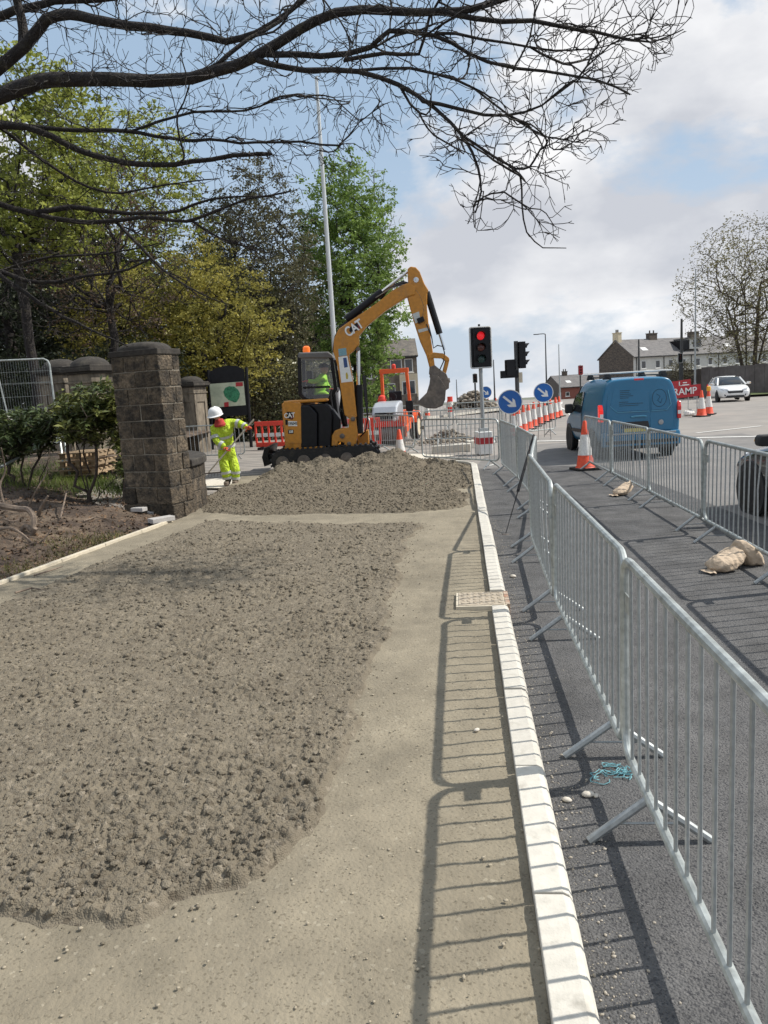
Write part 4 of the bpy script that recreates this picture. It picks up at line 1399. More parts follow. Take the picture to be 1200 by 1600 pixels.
tag(b.build('wire_mesh', M_galv, mf, origin=mf.location), kind='stuff')
b = MB(); b.tube([FP(.30, .98), FP(.27, .4), FP(.26, .02)], .016, 6); b.build('stay', M_galv, mf, smooth=True, origin=mf.location)
q0, q1 = AT(96, 682, 16.4), AT(-40, 752, 13.2)
b = MB(); b.tube([q0, q0.lerp(q1, .5) + Vector((0, 0, .02)), q1], .026, 8); b.build('brace', M_galv, mf, smooth=True, origin=mf.location)
q0, q1 = AT(90, 660, 16.5), AT(104, 762, 15.6)
b = MB(); b.tube([q0, q1], .022, 8); b.tube([q0 + Vector((.1, 0, -.2)), q1 + Vector((.1, 0, 0))], .022, 8); b.build('brace', M_galv, mf, smooth=True, origin=mf.location)

# ------------------------------------------------------------------ pallets behind the bush
pa = AT(136, 745, 16.0)
zz = float(bedz(pa.x, 16.0))
for k in range(3):
    t = thing('pallet', ['lowest timber pallet of the stack under the bush', 'middle timber pallet of the stack under the bush', 'top timber pallet of the stack under the bush'][k],
              'pallet', (pa.x + random.uniform(-.03, .03), 16.1, zz + .03 + k * .17), R(random.uniform(-6, 6)) - R(10), 'stacked pallets')
    for x in (-.34, 0, .34):
        b = MB(); b.box((x, 0, .055), (.09, .9, .08)); b.build('block', M_wood, t, bevel=.004)
    for yy in (-.42, -.21, 0, .21, .42):
        b = MB(); b.box((0, yy, .107), (.82, .11, .022)); b.build('board', M_wood, t)
    for yy in (-.42, 0, .42):
        b = MB(); b.box((0, yy, .003), (.82, .10, .022)); b.build('board', M_wood, t)

# offcuts by the pillar foot
M_slabc = mat('slab_concrete', (0.46, 0.44, 0.42), rough=.9, var=.15, sc=8, rnd=.1, bump=.3)
for i, (x, y, L, W, H, rz, rx, lb) in enumerate([(252, 808, .36, .17, .07, 42, 0, 'pale concrete offcut lying nearest the edging by the pillar'), (228, 797, .42, .09, .06, -38, 8, 'thin concrete offcut propped against the pillar foot'), (218, 803, .22, .13, .06, -20, 0, 'short concrete offcut lying on the soil left of the others')]):
    q = G(x, y, .2)
    z = float(bedz(q.x, q.y)) + .03
    b = MB(); b.box((0, 0, H / 2), (L, W, H))
    o = b.build('concrete_offcut', M_slabc, None, bevel=.006)
    o.location = (q.x, q.y, z); o.rotation_euler = (R(rx), R(rx), R(rz))
    tag(o, lb, 'offcut', 'concrete offcuts by the pillar')

# ------------------------------------------------------------------ houses
M_hstone = mat('house_stone', (0.20, 0.17, 0.14), rough=.95, var=.3, sc=.9, c2=(.13, .112, .095), bump=.3, bsc=6)
M_slate = mat('slate_roof', (0.16, 0.15, 0.145), rough=.8, var=.22, sc=1.4, c2=(.11, .105, .105), stretch=(1, 1, 3))
M_stonetile = mat('stone_tile_roof', (0.155, 0.135, 0.11), rough=.9, var=.3, sc=1.6, c2=(.10, .09, .08))
M_render = mat('white_render', (0.55, 0.54, 0.505), rough=.9, var=.1, sc=.6, c2=(.52, .51, .48))
M_brick = mat('red_brick_wall', (0.22, 0.085, 0.065), rough=.95, var=.2, sc=2)
M_cream = mat('cream_stone', (0.58, 0.50, 0.36), rough=.9, var=.12, sc=2)
M_frame = mat('white_frame', (0.68, 0.68, 0.66), rough=.5, var=.05)
M_rubble = mat('rubble_gable', (0.13, 0.105, 0.085), rough=.95, var=.45, sc=2.2, c2=(.06, .052, .046), stretch=(1, 1, 2.4))
M_boards = mat('dark_boards', (0.11, 0.095, 0.085), rough=.95, var=.2, sc=2)
def house(name, label, o, rz, L, D, z0, ze, zr, M_front, M_gable, M_roof, cat='house'):
    """local x along the front 0..L, y depth 0..D (front at y=0 faces the camera), eaves ze, ridge zr"""
    t = thing(name, label, cat, (o[0], o[1], z0), rz)
    e, r_ = ze - z0, zr - z0
    b = MB(); b.box((L / 2, .15, e / 2), (L, .3, e)); b.build('front_wall', M_front, t)
    b = MB(); b.box((L / 2, D - .15, e / 2), (L, .3, e)); b.build('back_wall', M_front, t)
    for x in (0.0, L - .3):
        b = MB(); b.prism([(0.002, 0), (D - .002, 0), (D - .002, e), (D / 2, r_ - .05), (0.002, e)], x - .003, x + .303, lambda a, z, ex: (ex, a, z)); b.build('gable_wall', M_gable, t)
    ov = .35
    for s_ in (0, 1):
        y0, y1 = (-ov, D / 2) if s_ == 0 else (D + ov, D / 2)
        sl = (r_ - e) / (D / 2)
        b = MB()
        b.prism([(y0, e - ov * sl + .04), (y1, r_ + .04), (y1, r_ + .2), (y0, e - ov * sl + .18)], -.15, L + .15, lambda a, z, ex: (ex, a, z))
        rf = b.build('roof_slope', M_roof, t)
    b = MB(); b.bar((-.1, -ov - .03, e - ov * sl + .02), (L + .1, -ov - .03, e - ov * sl + .02), .10); b.build('gutter', M_black, t)
    return t
def window(t, x0, x1, z0, z1, fr=M_frame, panes=2, y=-.02):
    b = MB()
    for a, c, e, f in ((x0, x1, z0, z0 + .08), (x0, x1, z1 - .08, z1), (x0, x0 + .08, z0 + .08, z1 - .08), (x1 - .08, x1, z0 + .08, z1 - .08)):
        b.box(((a + c) / 2, y, (e + f) / 2), (c - a, .10, f - e))
    w = b.build('window', fr, t)
    n = panes
    for i in range(n):
        a, c = x0 + .08 + (x1 - x0 - .16) * i / n + .02, x0 + .08 + (x1 - x0 - .16) * (i + 1) / n - .02
        b = MB(); b.box(((a + c) / 2, y + .02, (z0 + z1) / 2), (c - a, .04, z1 - z0 - .16)); b.build('pane', M_darkglass, w)
    b = MB(); b.box(((x0 + x1) / 2, y - .02, z0 - .06), (x1 - x0 + .2, .18, .12)); b.build('sill', fr, w)
    return w
def chimney(t, x, y, z0, z1, w=.9, d=.6, m_=None, pots=3):
    b = MB(); b.box((x, y, (z0 + z1) / 2), (w, d, z1 - z0)); c = b.build('chimney', m_ or M_rubble, t)
    b = MB(); b.box((x, y, z1 + .06), (w + .15, d + .15, .12)); b.build('chimney_cap', m_ or M_rubble, c)
    for i in range(pots):
        b = MB(); b.lathe([(.13, z1 + .12), (.11, z1 + .55), (.13, z1 + .6)], 8, (x - w / 2 + w * (i + .5) / pots, y, 0)); b.build('chimney_pot', M_boards, c)
# stone house beyond the roller
YH = 80.0
xa, xb = AT(560, 600, YH).x, AT(653, 600, YH).x
Lh = xb - xa
ze, zr = AT(640, 556, YH).z, AT(640, 532, YH + 4).z
h1 = house('stone_house', 'two-storey stone house beyond the roller, half hidden by the green tree', (xa, YH), 0, Lh, 8, -1.2, ze, zr, M_hstone, M_hstone, M_stonetile)
def hx(px): return AT(px, 590, YH).x - xa
def hz(py, px=630): return AT(px, py, YH).z + 1.2
window(h1, hx(611), hx(629), hz(582), hz(561))
window(h1, hx(633), hx(646), hz(582), hz(561), panes=1)
window(h1, hx(585), hx(598), hz(586), hz(566))
window(h1, hx(569), hx(581), hz(588), hz(568))
b = MB(); b.box((hx(638), -.45, hz(603)), (hx(652) - hx(624), .9, hz(586) - hz(622))); b.build('bay', M_cream, h1)
window(h1, hx(627), hx(635), hz(618), hz(596), panes=1, y=-.92)
window(h1, hx(638), hx(648), hz(618), hz(595), panes=1, y=-.92)
window(h1, hx(604), hx(617), hz(620), hz(598))
chimney(h1, hx(600), 4, zr + .8, zr + 1.2 + .9, pots=2)
gw = thing('garden_wall', 'rough stone garden wall in front of the stone house', 'wall', (AT(575, 620, 70).x, 70, -.8))
for k in range(4):
    b = MB(); b.box((.55 + k * 1.12, 0, 1.0 + .05 * (k % 2)), (1.1, .4, 2.1)); b.build('stone', M_hstone, gw, bevel=.03)

# white terrace on the right
YT = 130.0
ot = AT(990, 600, YT)
ze, zr = AT(990, 557, YT).z, AT(962, 533, YT + 4).z
ter = house('terrace_houses', 'white rendered terrace with slate roof and rubble gable behind the van', (ot.x, YT), R(22), 33, 9, -3.0, ze, zr, M_render, M_rubble, M_slate)
for i, x in enumerate((1.6, 4.6, 7.4, 10.2, 13.4, 16.2, 19.6, 22.6, 26, 29)):
    if i % 2 == 0:
        b = MB(); b.tube([(x - 1.0, -.1, 1.0), (x - 1.0, -.1, ze + 2.9)], .06, 6); b.build('drainpipe', M_black, ter)
    window(ter, x, x + 1.0, ze + 3 - 2.1, ze + 3 - .8, panes=1)
    window(ter, x, x + 1.1, ze + 3 - 4.6, ze + 3 - 3.2, panes=1)
chimney(ter, .35, 4.5, zr + 2.2, zr + 3 + 1.3, .7, 1.5, m_=M_cream, pots=2)
chimney(ter, 7.8, 4.5, zr + 2.2, zr + 3 + 1.0, 1.7, .9, pots=2)
chimney(ter, 17.2, 4.5, zr + 2.2, zr + 3 + 1.0, 1.9, .9, pots=2)
chimney(ter, 26.5, 4.5, zr + 2.2, zr + 3 + 1.0, 1.9, .9, pots=2)
b = MB(); b.box((13.6, 2.0, zr + 3 - 1.15), (2.6, 3.6, 1.7)); dm = b.build('dormer', M_render, ter)
b = MB(); b.box((13.6, 1.9, zr + 3 - .22), (3.0, 4.2, .16)); b.build('dormer_roof', M_slate, dm)
b = MB(); b.box((13.9, .17, zr + 3 - 1.1), (1.7, .06, 1.2)); b.build('dormer_window', M_darkglass, dm)
b = MB(); b.box((11.5, 2.0, zr + 3 - 1.3), (1.5, 3.4, 1.6)); b.build('dormer_cheek', M_black, dm)
for x, yy in ((3.6, 1.6), (22.5, 1.7)):
    sl = (zr - ze) / 4.5
    b = MB(); b.box((x, yy, ze + 3 + yy * sl + .2), (1.2, 1.0, .06), M=Matrix.Rotation(math.atan(sl), 4, 'X')); b.build('skylight', M_frame, ter)
# dark cottage on the falling ground
YC = 165.0
oc = AT(877, 615, YC)
zb = float(zg(0, YC)) - .1
ze, zr = AT(880, 605, YC).z, AT(872, 588, YC + 4).z
cot = house('dark_cottage', 'low dark cottage with red brick front beyond the cones', (oc.x, YC), R(14), 13, 9, zb, ze, zr, M_brick, M_boards, M_slate)
window(cot, 1.0, 1.9, .7, 1.6, panes=1); window(cot, 5.0, 6.0, .6, 1.6, panes=1); window(cot, 9, 10, .6, 1.6, panes=1)
chimney(cot, 3.2, 4.5, zr - zb - .4, zr - zb + .9, 1.0, .7, pots=2)
for x, yy in ((2.6, 1.7), (8.0, 1.7)):
    sl = (zr - ze) / 4.5
    b = MB(); b.box((x, yy, ze - zb + yy * sl + .2), (1.1, 1.0, .06), M=Matrix.Rotation(math.atan(sl), 4, 'X')); b.build('skylight', M_frame, cot)
# roadside boundary
M_rwall = mat('grey_wall', (0.16, 0.145, 0.14), rough=.95, var=.2, sc=.8, c2=(.12, .105, .10))
bw = thing('boundary_wall', 'long dark boundary wall behind the white car', 'wall', (0, 0, 0))
w0, w1 = AT(1098, 600, 62), AT(1320, 590, 50)
n = 14
for k in range(n):
    a, c = w0.lerp(w1, k / n), w0.lerp(w1, (k + 1) / n)
    z0_ = float(zg(0, a.y)) - .2
    b = MB(); b.bar((a.x, a.y, 1.0 + z0_ / 2), (c.x - .02, c.y, 1.0 + z0_ / 2), .3, 2.05 - z0_ + .1 * (k % 3 == 0)); b.build('wall_panel', M_rwall, bw)
bf = thing('board_fence', 'dark vertical board fence left of the boundary wall', 'fence', (0, 0, 0))
w0, w1 = AT(1030, 600, 68), AT(1097, 600, 62.4)
for k in range(40):
    a = w0.lerp(w1, k / 40)
    b = MB(); b.box((a.x, a.y, .6), (.125, .03, 2.7 + .05 * math.sin(k * 7)), rz=0); b.build('board', M_boards, bf)
verge = flat('grass_verge', [(AT(1150, 610, 60).x, 60.8), (AT(1152, 610, 54).x, 53), (45, 46), (50, 52)], .02, mat('verge_grass', (.13, .16, .06), rough=1, var=.4, sc=2))
# ------------------------------------------------------------------ excavator (seen from its right side, arm to the right)
YE = 18.6
eb = AT(500, 725, YE); eb.z = 0.1
exc = thing('excavator', 'yellow tracked excavator with raised arm behind the concrete heap', 'excavator', eb)
def z1(u, v): return (400 + u / 3.75, 400 + v / 3.75)
def z4(u, v): return (420 + u / 6.667, 520 + v / 6.667)
def xz(pts, Y, conv=None):
    out = []
    for p in pts:
        q = conv(*p) if conv else p
        w = AT(q[0], q[1], Y)
        out.append((w.x, w.z))
    return out
def plate(name, pts, Y, th, mt_, parent, conv=None, bevel=0.015, origin=None, **k):
    b = MB()
    b.prism(xz(pts, Y, conv), Y - th / 2, Y + th / 2, lambda a, z, e: (a, e, z))
    return b.build(name, mt_, parent, bevel=bevel, origin=origin if origin is not None else parent.location, **k)
EO = eb
def W(p, Y, conv=z1):
    q = conv(*p) if conv else p
    return AT(q[0], q[1], Y)
# tracks
for Yk in (18.05, 19.55):
    xa, xb = AT(424, 700, 18.05).x, AT(592, 700, 18.05).x
    zlo, zhi = 0.1, 0.62
    rr_ = (zhi - zlo) / 2
    out = arc(xb - rr_, zlo + rr_, rr_, -math.pi / 2, math.pi / 2, 8) + arc(xa + rr_, zlo + rr_, rr_, math.pi / 2, 1.5 * math.pi, 8)
    b = MB(); b.prism(out, Yk - .22, Yk + .22, lambda a, z, e: (a, e, z)); tr = b.build('track', M_rubber, exc, origin=EO, bevel=.01)
    inn = arc(xb - rr_, zlo + rr_, rr_ - .07, -math.pi / 2, math.pi / 2, 8) + arc(xa + rr_, zlo + rr_, rr_ - .07, math.pi / 2, 1.5 * math.pi, 8)
    b = MB()
    n = 46
    per = []
    for i in range(len(out)):
        per.append(Vector(out[i]))
    per = resample([tuple(p) for p in per] + [tuple(per[0])], n)
    for i in range(n):
        p, q = per[i], per[(i + 1) % n]
        d = (q - p).normalized(); nn = Vector((d.y, -d.x))
        c = p + nn * .012
        mt_ = Matrix(((d.x, 0, nn.x), (0, 1, 0), (d.y, 0, nn.y))).to_4x4()
        b.box((c.x, Yk, c.y), (.05, .45, .05), M=mt_)
    tag(b.build('lugs', M_rubber, tr, origin=(0, 0, 0)), kind='stuff')
    tr.children[0].location = (0, 0, 0)
    for v in tr.children[0].data.vertices: v.co -= EO
    for i in range(5):
        x = xa + rr_ + (xb - xa - 2 * rr_) * i / 4
        b = MB(); b.lathe([(.02, 0), (.15, .0), (.15, .04), (.06, .05)], 14, (x, Yk - .22, zlo + .24), Matrix.Rotation(math.pi / 2, 4, 'X')); b.build('track_wheel', M_steel_dark, tr, smooth=True, origin=EO)
b = MB(); b.box(((AT(440, 700, 18.6).x + AT(570, 700, 18.6).x) / 2, 18.8, .42), (1.5, 1.3, .28)); b.build('undercarriage', M_black, exc, origin=EO, bevel=.02)
b = MB(); b.lathe([(.5, .5), (.5, .66)], 24, (AT(497, 700, 18.8).x, 18.85, 0)); b.build('turntable', M_black, exc, origin=EO, smooth=True)
# dozer blade behind on the left
bx = AT(424, 690, 19.6)
b = MB(); b.prism([(-.06, .05), (.10, .10), (.04, .30), (.10, .52), (-.02, .5), (-.10, .28)], 18.6, 20.3, lambda a, z, e: (bx.x - .02 + a, e, .15 + z)); b.build('blade', M_black, exc, origin=EO)
for yk in (18.5, 19.4):
    b = MB(); b.bar((bx.x + .0, yk + .3, .42), (bx.x + .7, yk + .3, .40), .12, .14); b.build('blade_arm', M_black, exc, origin=EO)
# house
xr, xs_, xf = AT(440, 660, 18).x, AT(472, 660, 18).x, AT(530, 660, 18).x
plan = [(xs_, 18.0)] + [(x, y) for x, y in reversed(arc(xr + .30, 18.30, .30, math.pi, 1.5 * math.pi, 6))] + [(x, y) for x, y in reversed(arc(xr + .55, 19.4, .55, math.pi / 2, math.pi, 8))] + [(xs_ + .3, 19.95), (xs_ + .3, 18.3)]
plan[-1] = (xs_, 18.6)
b = MB(); b.prism(plan, .63, 1.70, lambda a, c, e: (a, c, e)); cw = b.build('counterweight', M_cat, exc, origin=EO, bevel=.035, seg=3)
pl2 = [(xf - .38, 17.985), (xr + .28, 17.975)] + [(x, y) for x, y in reversed(arc(xr + .30, 18.28, .32, math.pi, 1.5 * math.pi, 6))] + [(xr - .02, 19.3), (xf, 19.6)]
b = MB(); b.prism(pl2, .56, .655, lambda a, c, e: (a, c, e)); b.build('skirt', M_cat, exc, origin=EO, bevel=.015)
b = MB(); b.prism([(xr + .06, 18.12), (xf - .25, 18.05), (xf - .25, 19.0), (xr + .06, 19.85)], 1.68, 1.745, lambda a, c, e: (a, c, e)); b.build('engine_hood', M_cat, exc, origin=EO, bevel=.03)
plate('side_panel', [(471, 634), (484, 632.5), (493, 641), (497, 646), (497, 698), (472, 698)], 18.3, .64, M_black, exc, bevel=.03)
plate('side_panel', [(484, 632), (509, 630), (517, 634), (520, 650), (519, 698), (497.5, 698), (497.5, 646), (493, 640)], 18.36, .62, M_black, exc, bevel=.04)
plate('front_panel', [(509, 631), (522, 640), (533, 655), (531, 692), (519.5, 697), (520, 650)], 18.5, .62, M_black, exc, bevel=.03)
# a flat decal lock: latch on the counterweight door
b = MB(); b.prism(xz([(444, 628), (470, 630.5), (471, 693), (447, 692)], 17.99), 17.985, 17.995, lambda a, z, e: (a, e, z)); b.build('rear_door', M_cat, cw, origin=EO, bevel=.003)
Md = Matrix
def decal(name, body, px, py, Y, size, mt_, parent, rot=0.0, ax=1.0, bold=.004):
    p = AT(px, py, Y) - parent_origin(parent)
    u, v = Vector((math.cos(rot), 0, math.sin(rot))), Vector((-math.sin(rot), 0, math.cos(rot)))
    return text_part(name, body, size, mt_, parent, frame(p, u, v), .0015, bold, ax)
def parent_origin(p):
    o = Vector(p.location)
    while p.parent:
        p = p.parent; o = o + p.location
    return o
def chip(name, pts, Y, mt_, parent, conv=None, th=.004):
    return plate(name, pts, Y, th, mt_, parent, conv, bevel=0, origin=parent_origin(parent))
M_decal_red = mat('decal_maroon', (0.16, 0.02, 0.02), rough=.4, var=.1)
chip('logo_ground', [z4(186, 822), z4(250, 826), z4(266, 870), z4(246, 905), z4(232, 902), z4(190, 890)], 17.982, M_black, cw)
chip('logo_triangle', [z4(244, 846), z4(268, 872), z4(232, 906), z4(226, 892)], 17.979, M_decal_red, cw)
decal('logo_letters', 'CAT', 420 + 216 / 6.667, 520 + 862 / 6.667, 17.978, .15, M_white, cw, rot=R(2), ax=.85)
chip('plate', [z4(200, 920), z4(293, 922), z4(296, 972), z4(203, 972)], 17.982, M_white, cw)
chip('plate_mark', [z4(172, 905), z4(197, 905), z4(198, 960), z4(174, 960)], 17.982, M_black, cw)
decal('plate_letters', 'TP5042', 420 + 248 / 6.667, 520 + 947 / 6.667, 17.977, .085, M_black, cw, rot=R(2), ax=.8, bold=.002)
chip('model_ground', [z4(200, 1010), z4(258, 1010), z4(258, 1052), z4(202, 1052)], 17.982, M_black, cw)
decal('model_number', '308', 420 + 230 / 6.667, 520 + 1031 / 6.667, 17.978, .085, M_white, cw, rot=R(2), ax=.8, bold=.002)
# cab
YC0, YC1 = 18.78, 19.88
side = [(467.5, 557), (513, 554.5), (518.5, 562), (524.5, 608), (512, 628), (477, 624.5), (469, 616)]
cabp = xz(side, YC0)
for Yk in (YC0, YC1):
    b = MB()
    for i in range(len(cabp)):
        (ax, az), (bx_, bz) = cabp[i], cabp[(i + 1) % len(cabp)]
        b.bar((ax, Yk, az), (bx_, Yk, bz), .085, .085)
    b.build('cab_frame', M_black, exc, origin=EO, bevel=.012)
for i, k in enumerate((0, 1, 2, 3, 4, 5, 6)):
    ax, az = cabp[k]
    b = MB(); b.bar((ax, YC0, az), (ax, YC1, az), .08, .08); b.build('cab_crossbar', M_black, exc, origin=EO)
b = MB()
rp = xz([(466, 551), (513, 549.5), (520, 555), (520, 560), (466, 560)], YC0)
b.prism(rp, YC0 - .06, YC1 + .06, lambda a, z, e: (a, e, z)); b.build('cab_roof', mat('cab_roof_grey', (.13, .13, .128), rough=.5, var=.1), exc, origin=EO, bevel=.03)
b = MB(); b.prism(cabp, YC0 - .005, YC0 + .005, lambda a, z, e: (a, e, z)); b.build('side_window', M_glass, exc, origin=EO)
b = MB(); b.prism(cabp, YC1 - .005, YC1 + .005, lambda a, z, e: (a, e, z)); b.build('door_window', M_glass, exc, origin=EO)
(ax, az), (bx_, bz) = cabp[2], cabp[3]
b = MB(); b.add([(ax + .02, YC0, az), (bx_ + .02, YC0, bz), (bx_ + .02, YC1, bz), (ax + .02, YC1, az)], [(0, 1, 2, 3)]); b.build('windscreen', M_glass, exc, origin=EO)
b = MB(); p, q = W((355, 572), YC0, z4), W((640, 562), YC0, z4); b.bar(p, q, .03, .05); b.build('window_rail', M_black, exc, origin=EO)
plate('cab_lower', [(511, 628), (524.5, 604), (531, 652), (528, 690), (508, 690)], 19.3, 1.0, M_black, exc, bevel=.03)
b = MB(); b.tube([W((655, 590), 18.7, z4), W((640, 640), 18.66, z4), W((660, 800), 18.62, z4), W((700, 860), 18.6, z4)], .03, 8); b.build('grab_rail', M_black, exc, origin=EO, smooth=True)
p = W((395, 225), 19.2, z4)
b = MB(); b.lathe([(.075, 0), (.075, .03), (.06, .05)], 14, p); b.build('beacon_base', M_black, exc, origin=EO, smooth=True)
b = MB(); b.lathe([(.085, .04), (.09, .10), (.085, .17), (.05, .2), (.01, .205)], 14, p); b.build('beacon', mat('beacon_orange', (.85, .16, .02), rough=.25, var=.1, emis=(1, .2, .02), estr=.35), exc, origin=EO, smooth=True)
# seat inside
p = W((545, 650), 19.3, z4)
b = MB(); b.box((p.x + .02, 19.3, p.z - .05), (.48, .5, .14)); b.box((p.x - .24, 19.3, p.z + .28), (.14, .5, .65)); b.build('seat', M_black, exc, origin=EO, bevel=.03)

# boom, swing bracket, stick, bucket
YB0 = 18.2
boom = [(520, 930), (500, 800), (478, 640), (455, 565), (458, 490), (485, 430), (560, 378), (700, 285), (800, 205), (860, 172), (900, 160), (935, 190), (930, 232), (880, 245), (760, 322), (650, 412), (604, 470), (606, 520), (575, 555), (545, 580), (562, 690), (577, 790), (592, 940), (560, 960)]
bm_ = plate('boom', boom, YB0, .27, M_cat, exc, z1, bevel=.02)
chip('sticker', [z1(482, 592), z1(535, 585), z1(567, 735), z1(500, 742)], YB0 - .14, M_white, bm_)
M_dblue = mat('decal_blue', (.03, .07, .2), rough=.5, var=.1)
chip('sticker_print', [z1(510, 598), z1(530, 595), z1(538, 650), z1(517, 655)], YB0 - .143, M_dblue, bm_)
chip('sticker_emblem', [z1(525, 690), z1(533, 680), z1(540, 700), z1(538, 722), z1(528, 720)], YB0 - .143, mat('decal_gold', (.5, .38, .05), rough=.5, var=.1), bm_)
chip('badge', [z1(482, 545), z1(528, 538), z1(532, 582), z1(486, 588)], YB0 - .14, mat('badge_blue', (.18, .33, .38), rough=.5, var=.3, sc=20), bm_)
chip('logo_ground', [z1(550, 418), z1(590, 392), z1(612, 400), z1(616, 415), z1(600, 432), z1(560, 452), z1(546, 440)], YB0 - .139, M_black, bm_)
chip('logo_triangle', [z1(595, 395), z1(612, 402), z1(612, 420), z1(598, 430)], YB0 - .142, M_decal_red, bm_)
decal('logo_letters', 'CAT', 400 + 574 / 3.75, 400 + 424 / 3.75, YB0 - .145, .30, M_white, bm_, rot=R(30), ax=.75, bold=.008)
brk = [(495, 1010), (545, 1005), (548, 950), (560, 930), (585, 935), (598, 1040), (585, 1105), (555, 1130), (520, 1128), (520, 1090), (485, 1085), (480, 1110), (445, 1110), (448, 1050), (465, 1020)]
plate('swing_bracket', brk, 18.2, .42, M_cat, exc, z1, bevel=.02)
for (u, v, r_) in ((505, 1055, .06), (568, 955, .055), (545, 1100, .05)):
    p = W((u, v), 17.97); b = MB(); b.lathe([(r_, 0), (r_, .02), (r_ * .5, .03)], 14, p, Matrix.Rotation(math.pi / 2, 4, 'X')); b.build('pin', M_steel_dark, exc, origin=EO, smooth=True)
plate('front_step', [(596, 1050), (660, 1015), (664, 1100), (596, 1108)], 18.9, .5, M_cat, exc, z1, bevel=.02)
stick = [(888, 78), (905, 65), (935, 70), (958, 95), (985, 165), (1010, 205), (1002, 222), (1000, 300), (1012, 420), (1030, 530), (1048, 655), (1018, 655), (1000, 585), (962, 500), (930, 400), (905, 310), (885, 235), (892, 160)]
sk = plate('stick', stick, YB0, .22, M_cat, exc, z1, bevel=.018)
p = W((938, 140), YB0 - .112); b = MB(); b.lathe([(.065, 0), (.06, .012), (.02, .014)], 16, p, Matrix.Rotation(math.pi / 2, 4, 'X')); b.build('pin', M_chrome, sk, origin=EO, smooth=True)
chip('band', [z1(915, 340), z1(955, 325), z1(965, 380), z1(935, 395)], YB0 - .113, M_tape, sk)
chip('band', [z1(948, 432), z1(1005, 418), z1(1008, 435), z1(955, 450)], YB0 - .113, M_tape, sk)
def cyl(name, a, b_, ra, rb, split, Y, parent=exc, seg=12):
    A_, B2 = W(a, Y), W(b_, Y)
    m1 = A_.lerp(B2, split)
    b = MB(); b.tube([A_, m1], ra, seg); c = b.build(name, M_black, parent, origin=EO, smooth=True)
    b = MB(); b.tube([m1, B2], rb, 8); b.build('rod', M_chrome, c, origin=EO, smooth=True)
    return c
cyl('arm_cylinder', (528, 372), (893, 88), .085, .035, .58, YB0)
cyl('bucket_cylinder', (1000, 212), (1105, 550), .075, .032, .72, YB0)
cyl('boom_cylinder', (605, 1040), (598, 545), .095, .045, .58, YB0 + .02)
plate('link', [(1008, 578), (1040, 566), (1095, 572), (1128, 598), (1130, 612), (1112, 618), (1088, 600), (1040, 598), (1012, 606)], YB0, .26, M_cat, exc, z1, bevel=.01)
plate('link', [(1112, 600), (1132, 606), (1122, 650), (1108, 700), (1088, 695), (1100, 650)], YB0, .20, M_cat, exc, z1, bevel=.01)
plate('quick_hitch', [(1018, 650), (1045, 640), (1075, 665), (1112, 690), (1130, 730), (1128, 775), (1105, 790), (1040, 730), (1015, 690)], YB0, .26, M_steel_dark, exc, z1, bevel=.012)
b = MB(); b.tube([W(p, YB0) for p in ((1112, 722), (1132, 718), (1135, 738), (1120, 745))], .018, 6); b.build('lifting_eye', M_steel_dark, exc, origin=EO, smooth=True)
# bucket: curved shell with side plates, mouth to the left
shell_o = [(1022, 700), (1060, 705), (1105, 770), (1100, 840), (1085, 876), (1045, 892), (995, 890), (938, 862)]
shell_i = [(945, 856), (995, 880), (1040, 880), (1075, 866), (1088, 836), (1092, 776), (1056, 716), (1024, 712)]
bk = plate('bucket', shell_o + shell_i, YB0 + .02, .78, M_steel_dark, exc, z1, bevel=.004)
for dy in (-.385, .385):
    plate('cheek', [(1022, 702), (1058, 706), (1103, 770), (1098, 840), (1083, 874), (1045, 889), (995, 887), (940, 861), (1000, 802), (1016, 750)], YB0 + .02 + dy, .03, M_steel_dark, bk, z1, bevel=0, origin=EO)
for i in range(5):
    yk = YB0 - .30 + i * .16
    p, q = W((948, 862), yk), W((918, 850), yk)
    b = MB(); b.bar(p, q, .05, .025); b.build('tooth', M_steel_dark, bk, origin=EO)
# hoses over the boom top and down the stick
rs = random.Random(3)
for i in range(6):
    o1 = i * 7
    b = MB()
    pts = [(700 + o1, 245 + i * 2), (790, 190 - i * 3), (860, 168 - i * 4), (920, 180 - i * 3), (960 + i * 4, 230), (985 + i * 3, 300), (975 + i * 4, 360), (965 + i * 5, 400)]
    b.tube([W(p, YB0 - .10 + i * .045) for p in pts], .013, 5); b.build('hose', M_black if i % 3 else M_steel_dark, exc, origin=EO, smooth=True)
for i in range(3):
    b = MB(); pts = [(1000 + 5 * i, 400), (1030, 480), (1040, 540), (1062, 524), (1095, 530), (1105, 570), (1098, 620), (1075, 670)]
    b.tube([W(p, YB0 - .12 + .05 * i) for p in pts], .014, 5); b.build('hose', M_black, exc, origin=EO, smooth=True)
b = MB(); b.box(W((965, 375), YB0 - .12), (.16, .08, .12), M=Matrix.Rotation(R(-20), 4, 'Y')); b.build('valve_block', M_black, exc, origin=EO, bevel=.01)
for i in range(5):
    b = MB(); pts = [(470 - i * 3, 610), (480 + i * 3, 720), (500 + i * 4, 810), (490 + i * 8, 900), (510 + i * 6, 1000)]
    b.tube([W(p, YB0 + .05 + i * .06) for p in pts], .016, 5); b.build('hose', M_black, exc, origin=EO, smooth=True)
for i in range(4):
    b = MB(); pts = [(455 - i * 2, 565), (462, 480 - i * 3), (490, 425 - i * 4), (530, 395 - i * 4), (620, 335 - 3 * i)]
    b.tube([W(p, YB0 - .08 + i * .05) for p in pts], .012, 5); b.build('hose', M_black, exc, origin=EO, smooth=True)
for i in range(4):
    b = MB(); pts = [(625 + 5 * i, 700), (640 + 4 * i, 850), (655, 950), (640, 1030), (610, 1060)]
    b.tube([W(p, YB0 - .05 + i * .08) for p in pts], .016, 5); b.build('hose', M_black, exc, origin=EO, smooth=True)
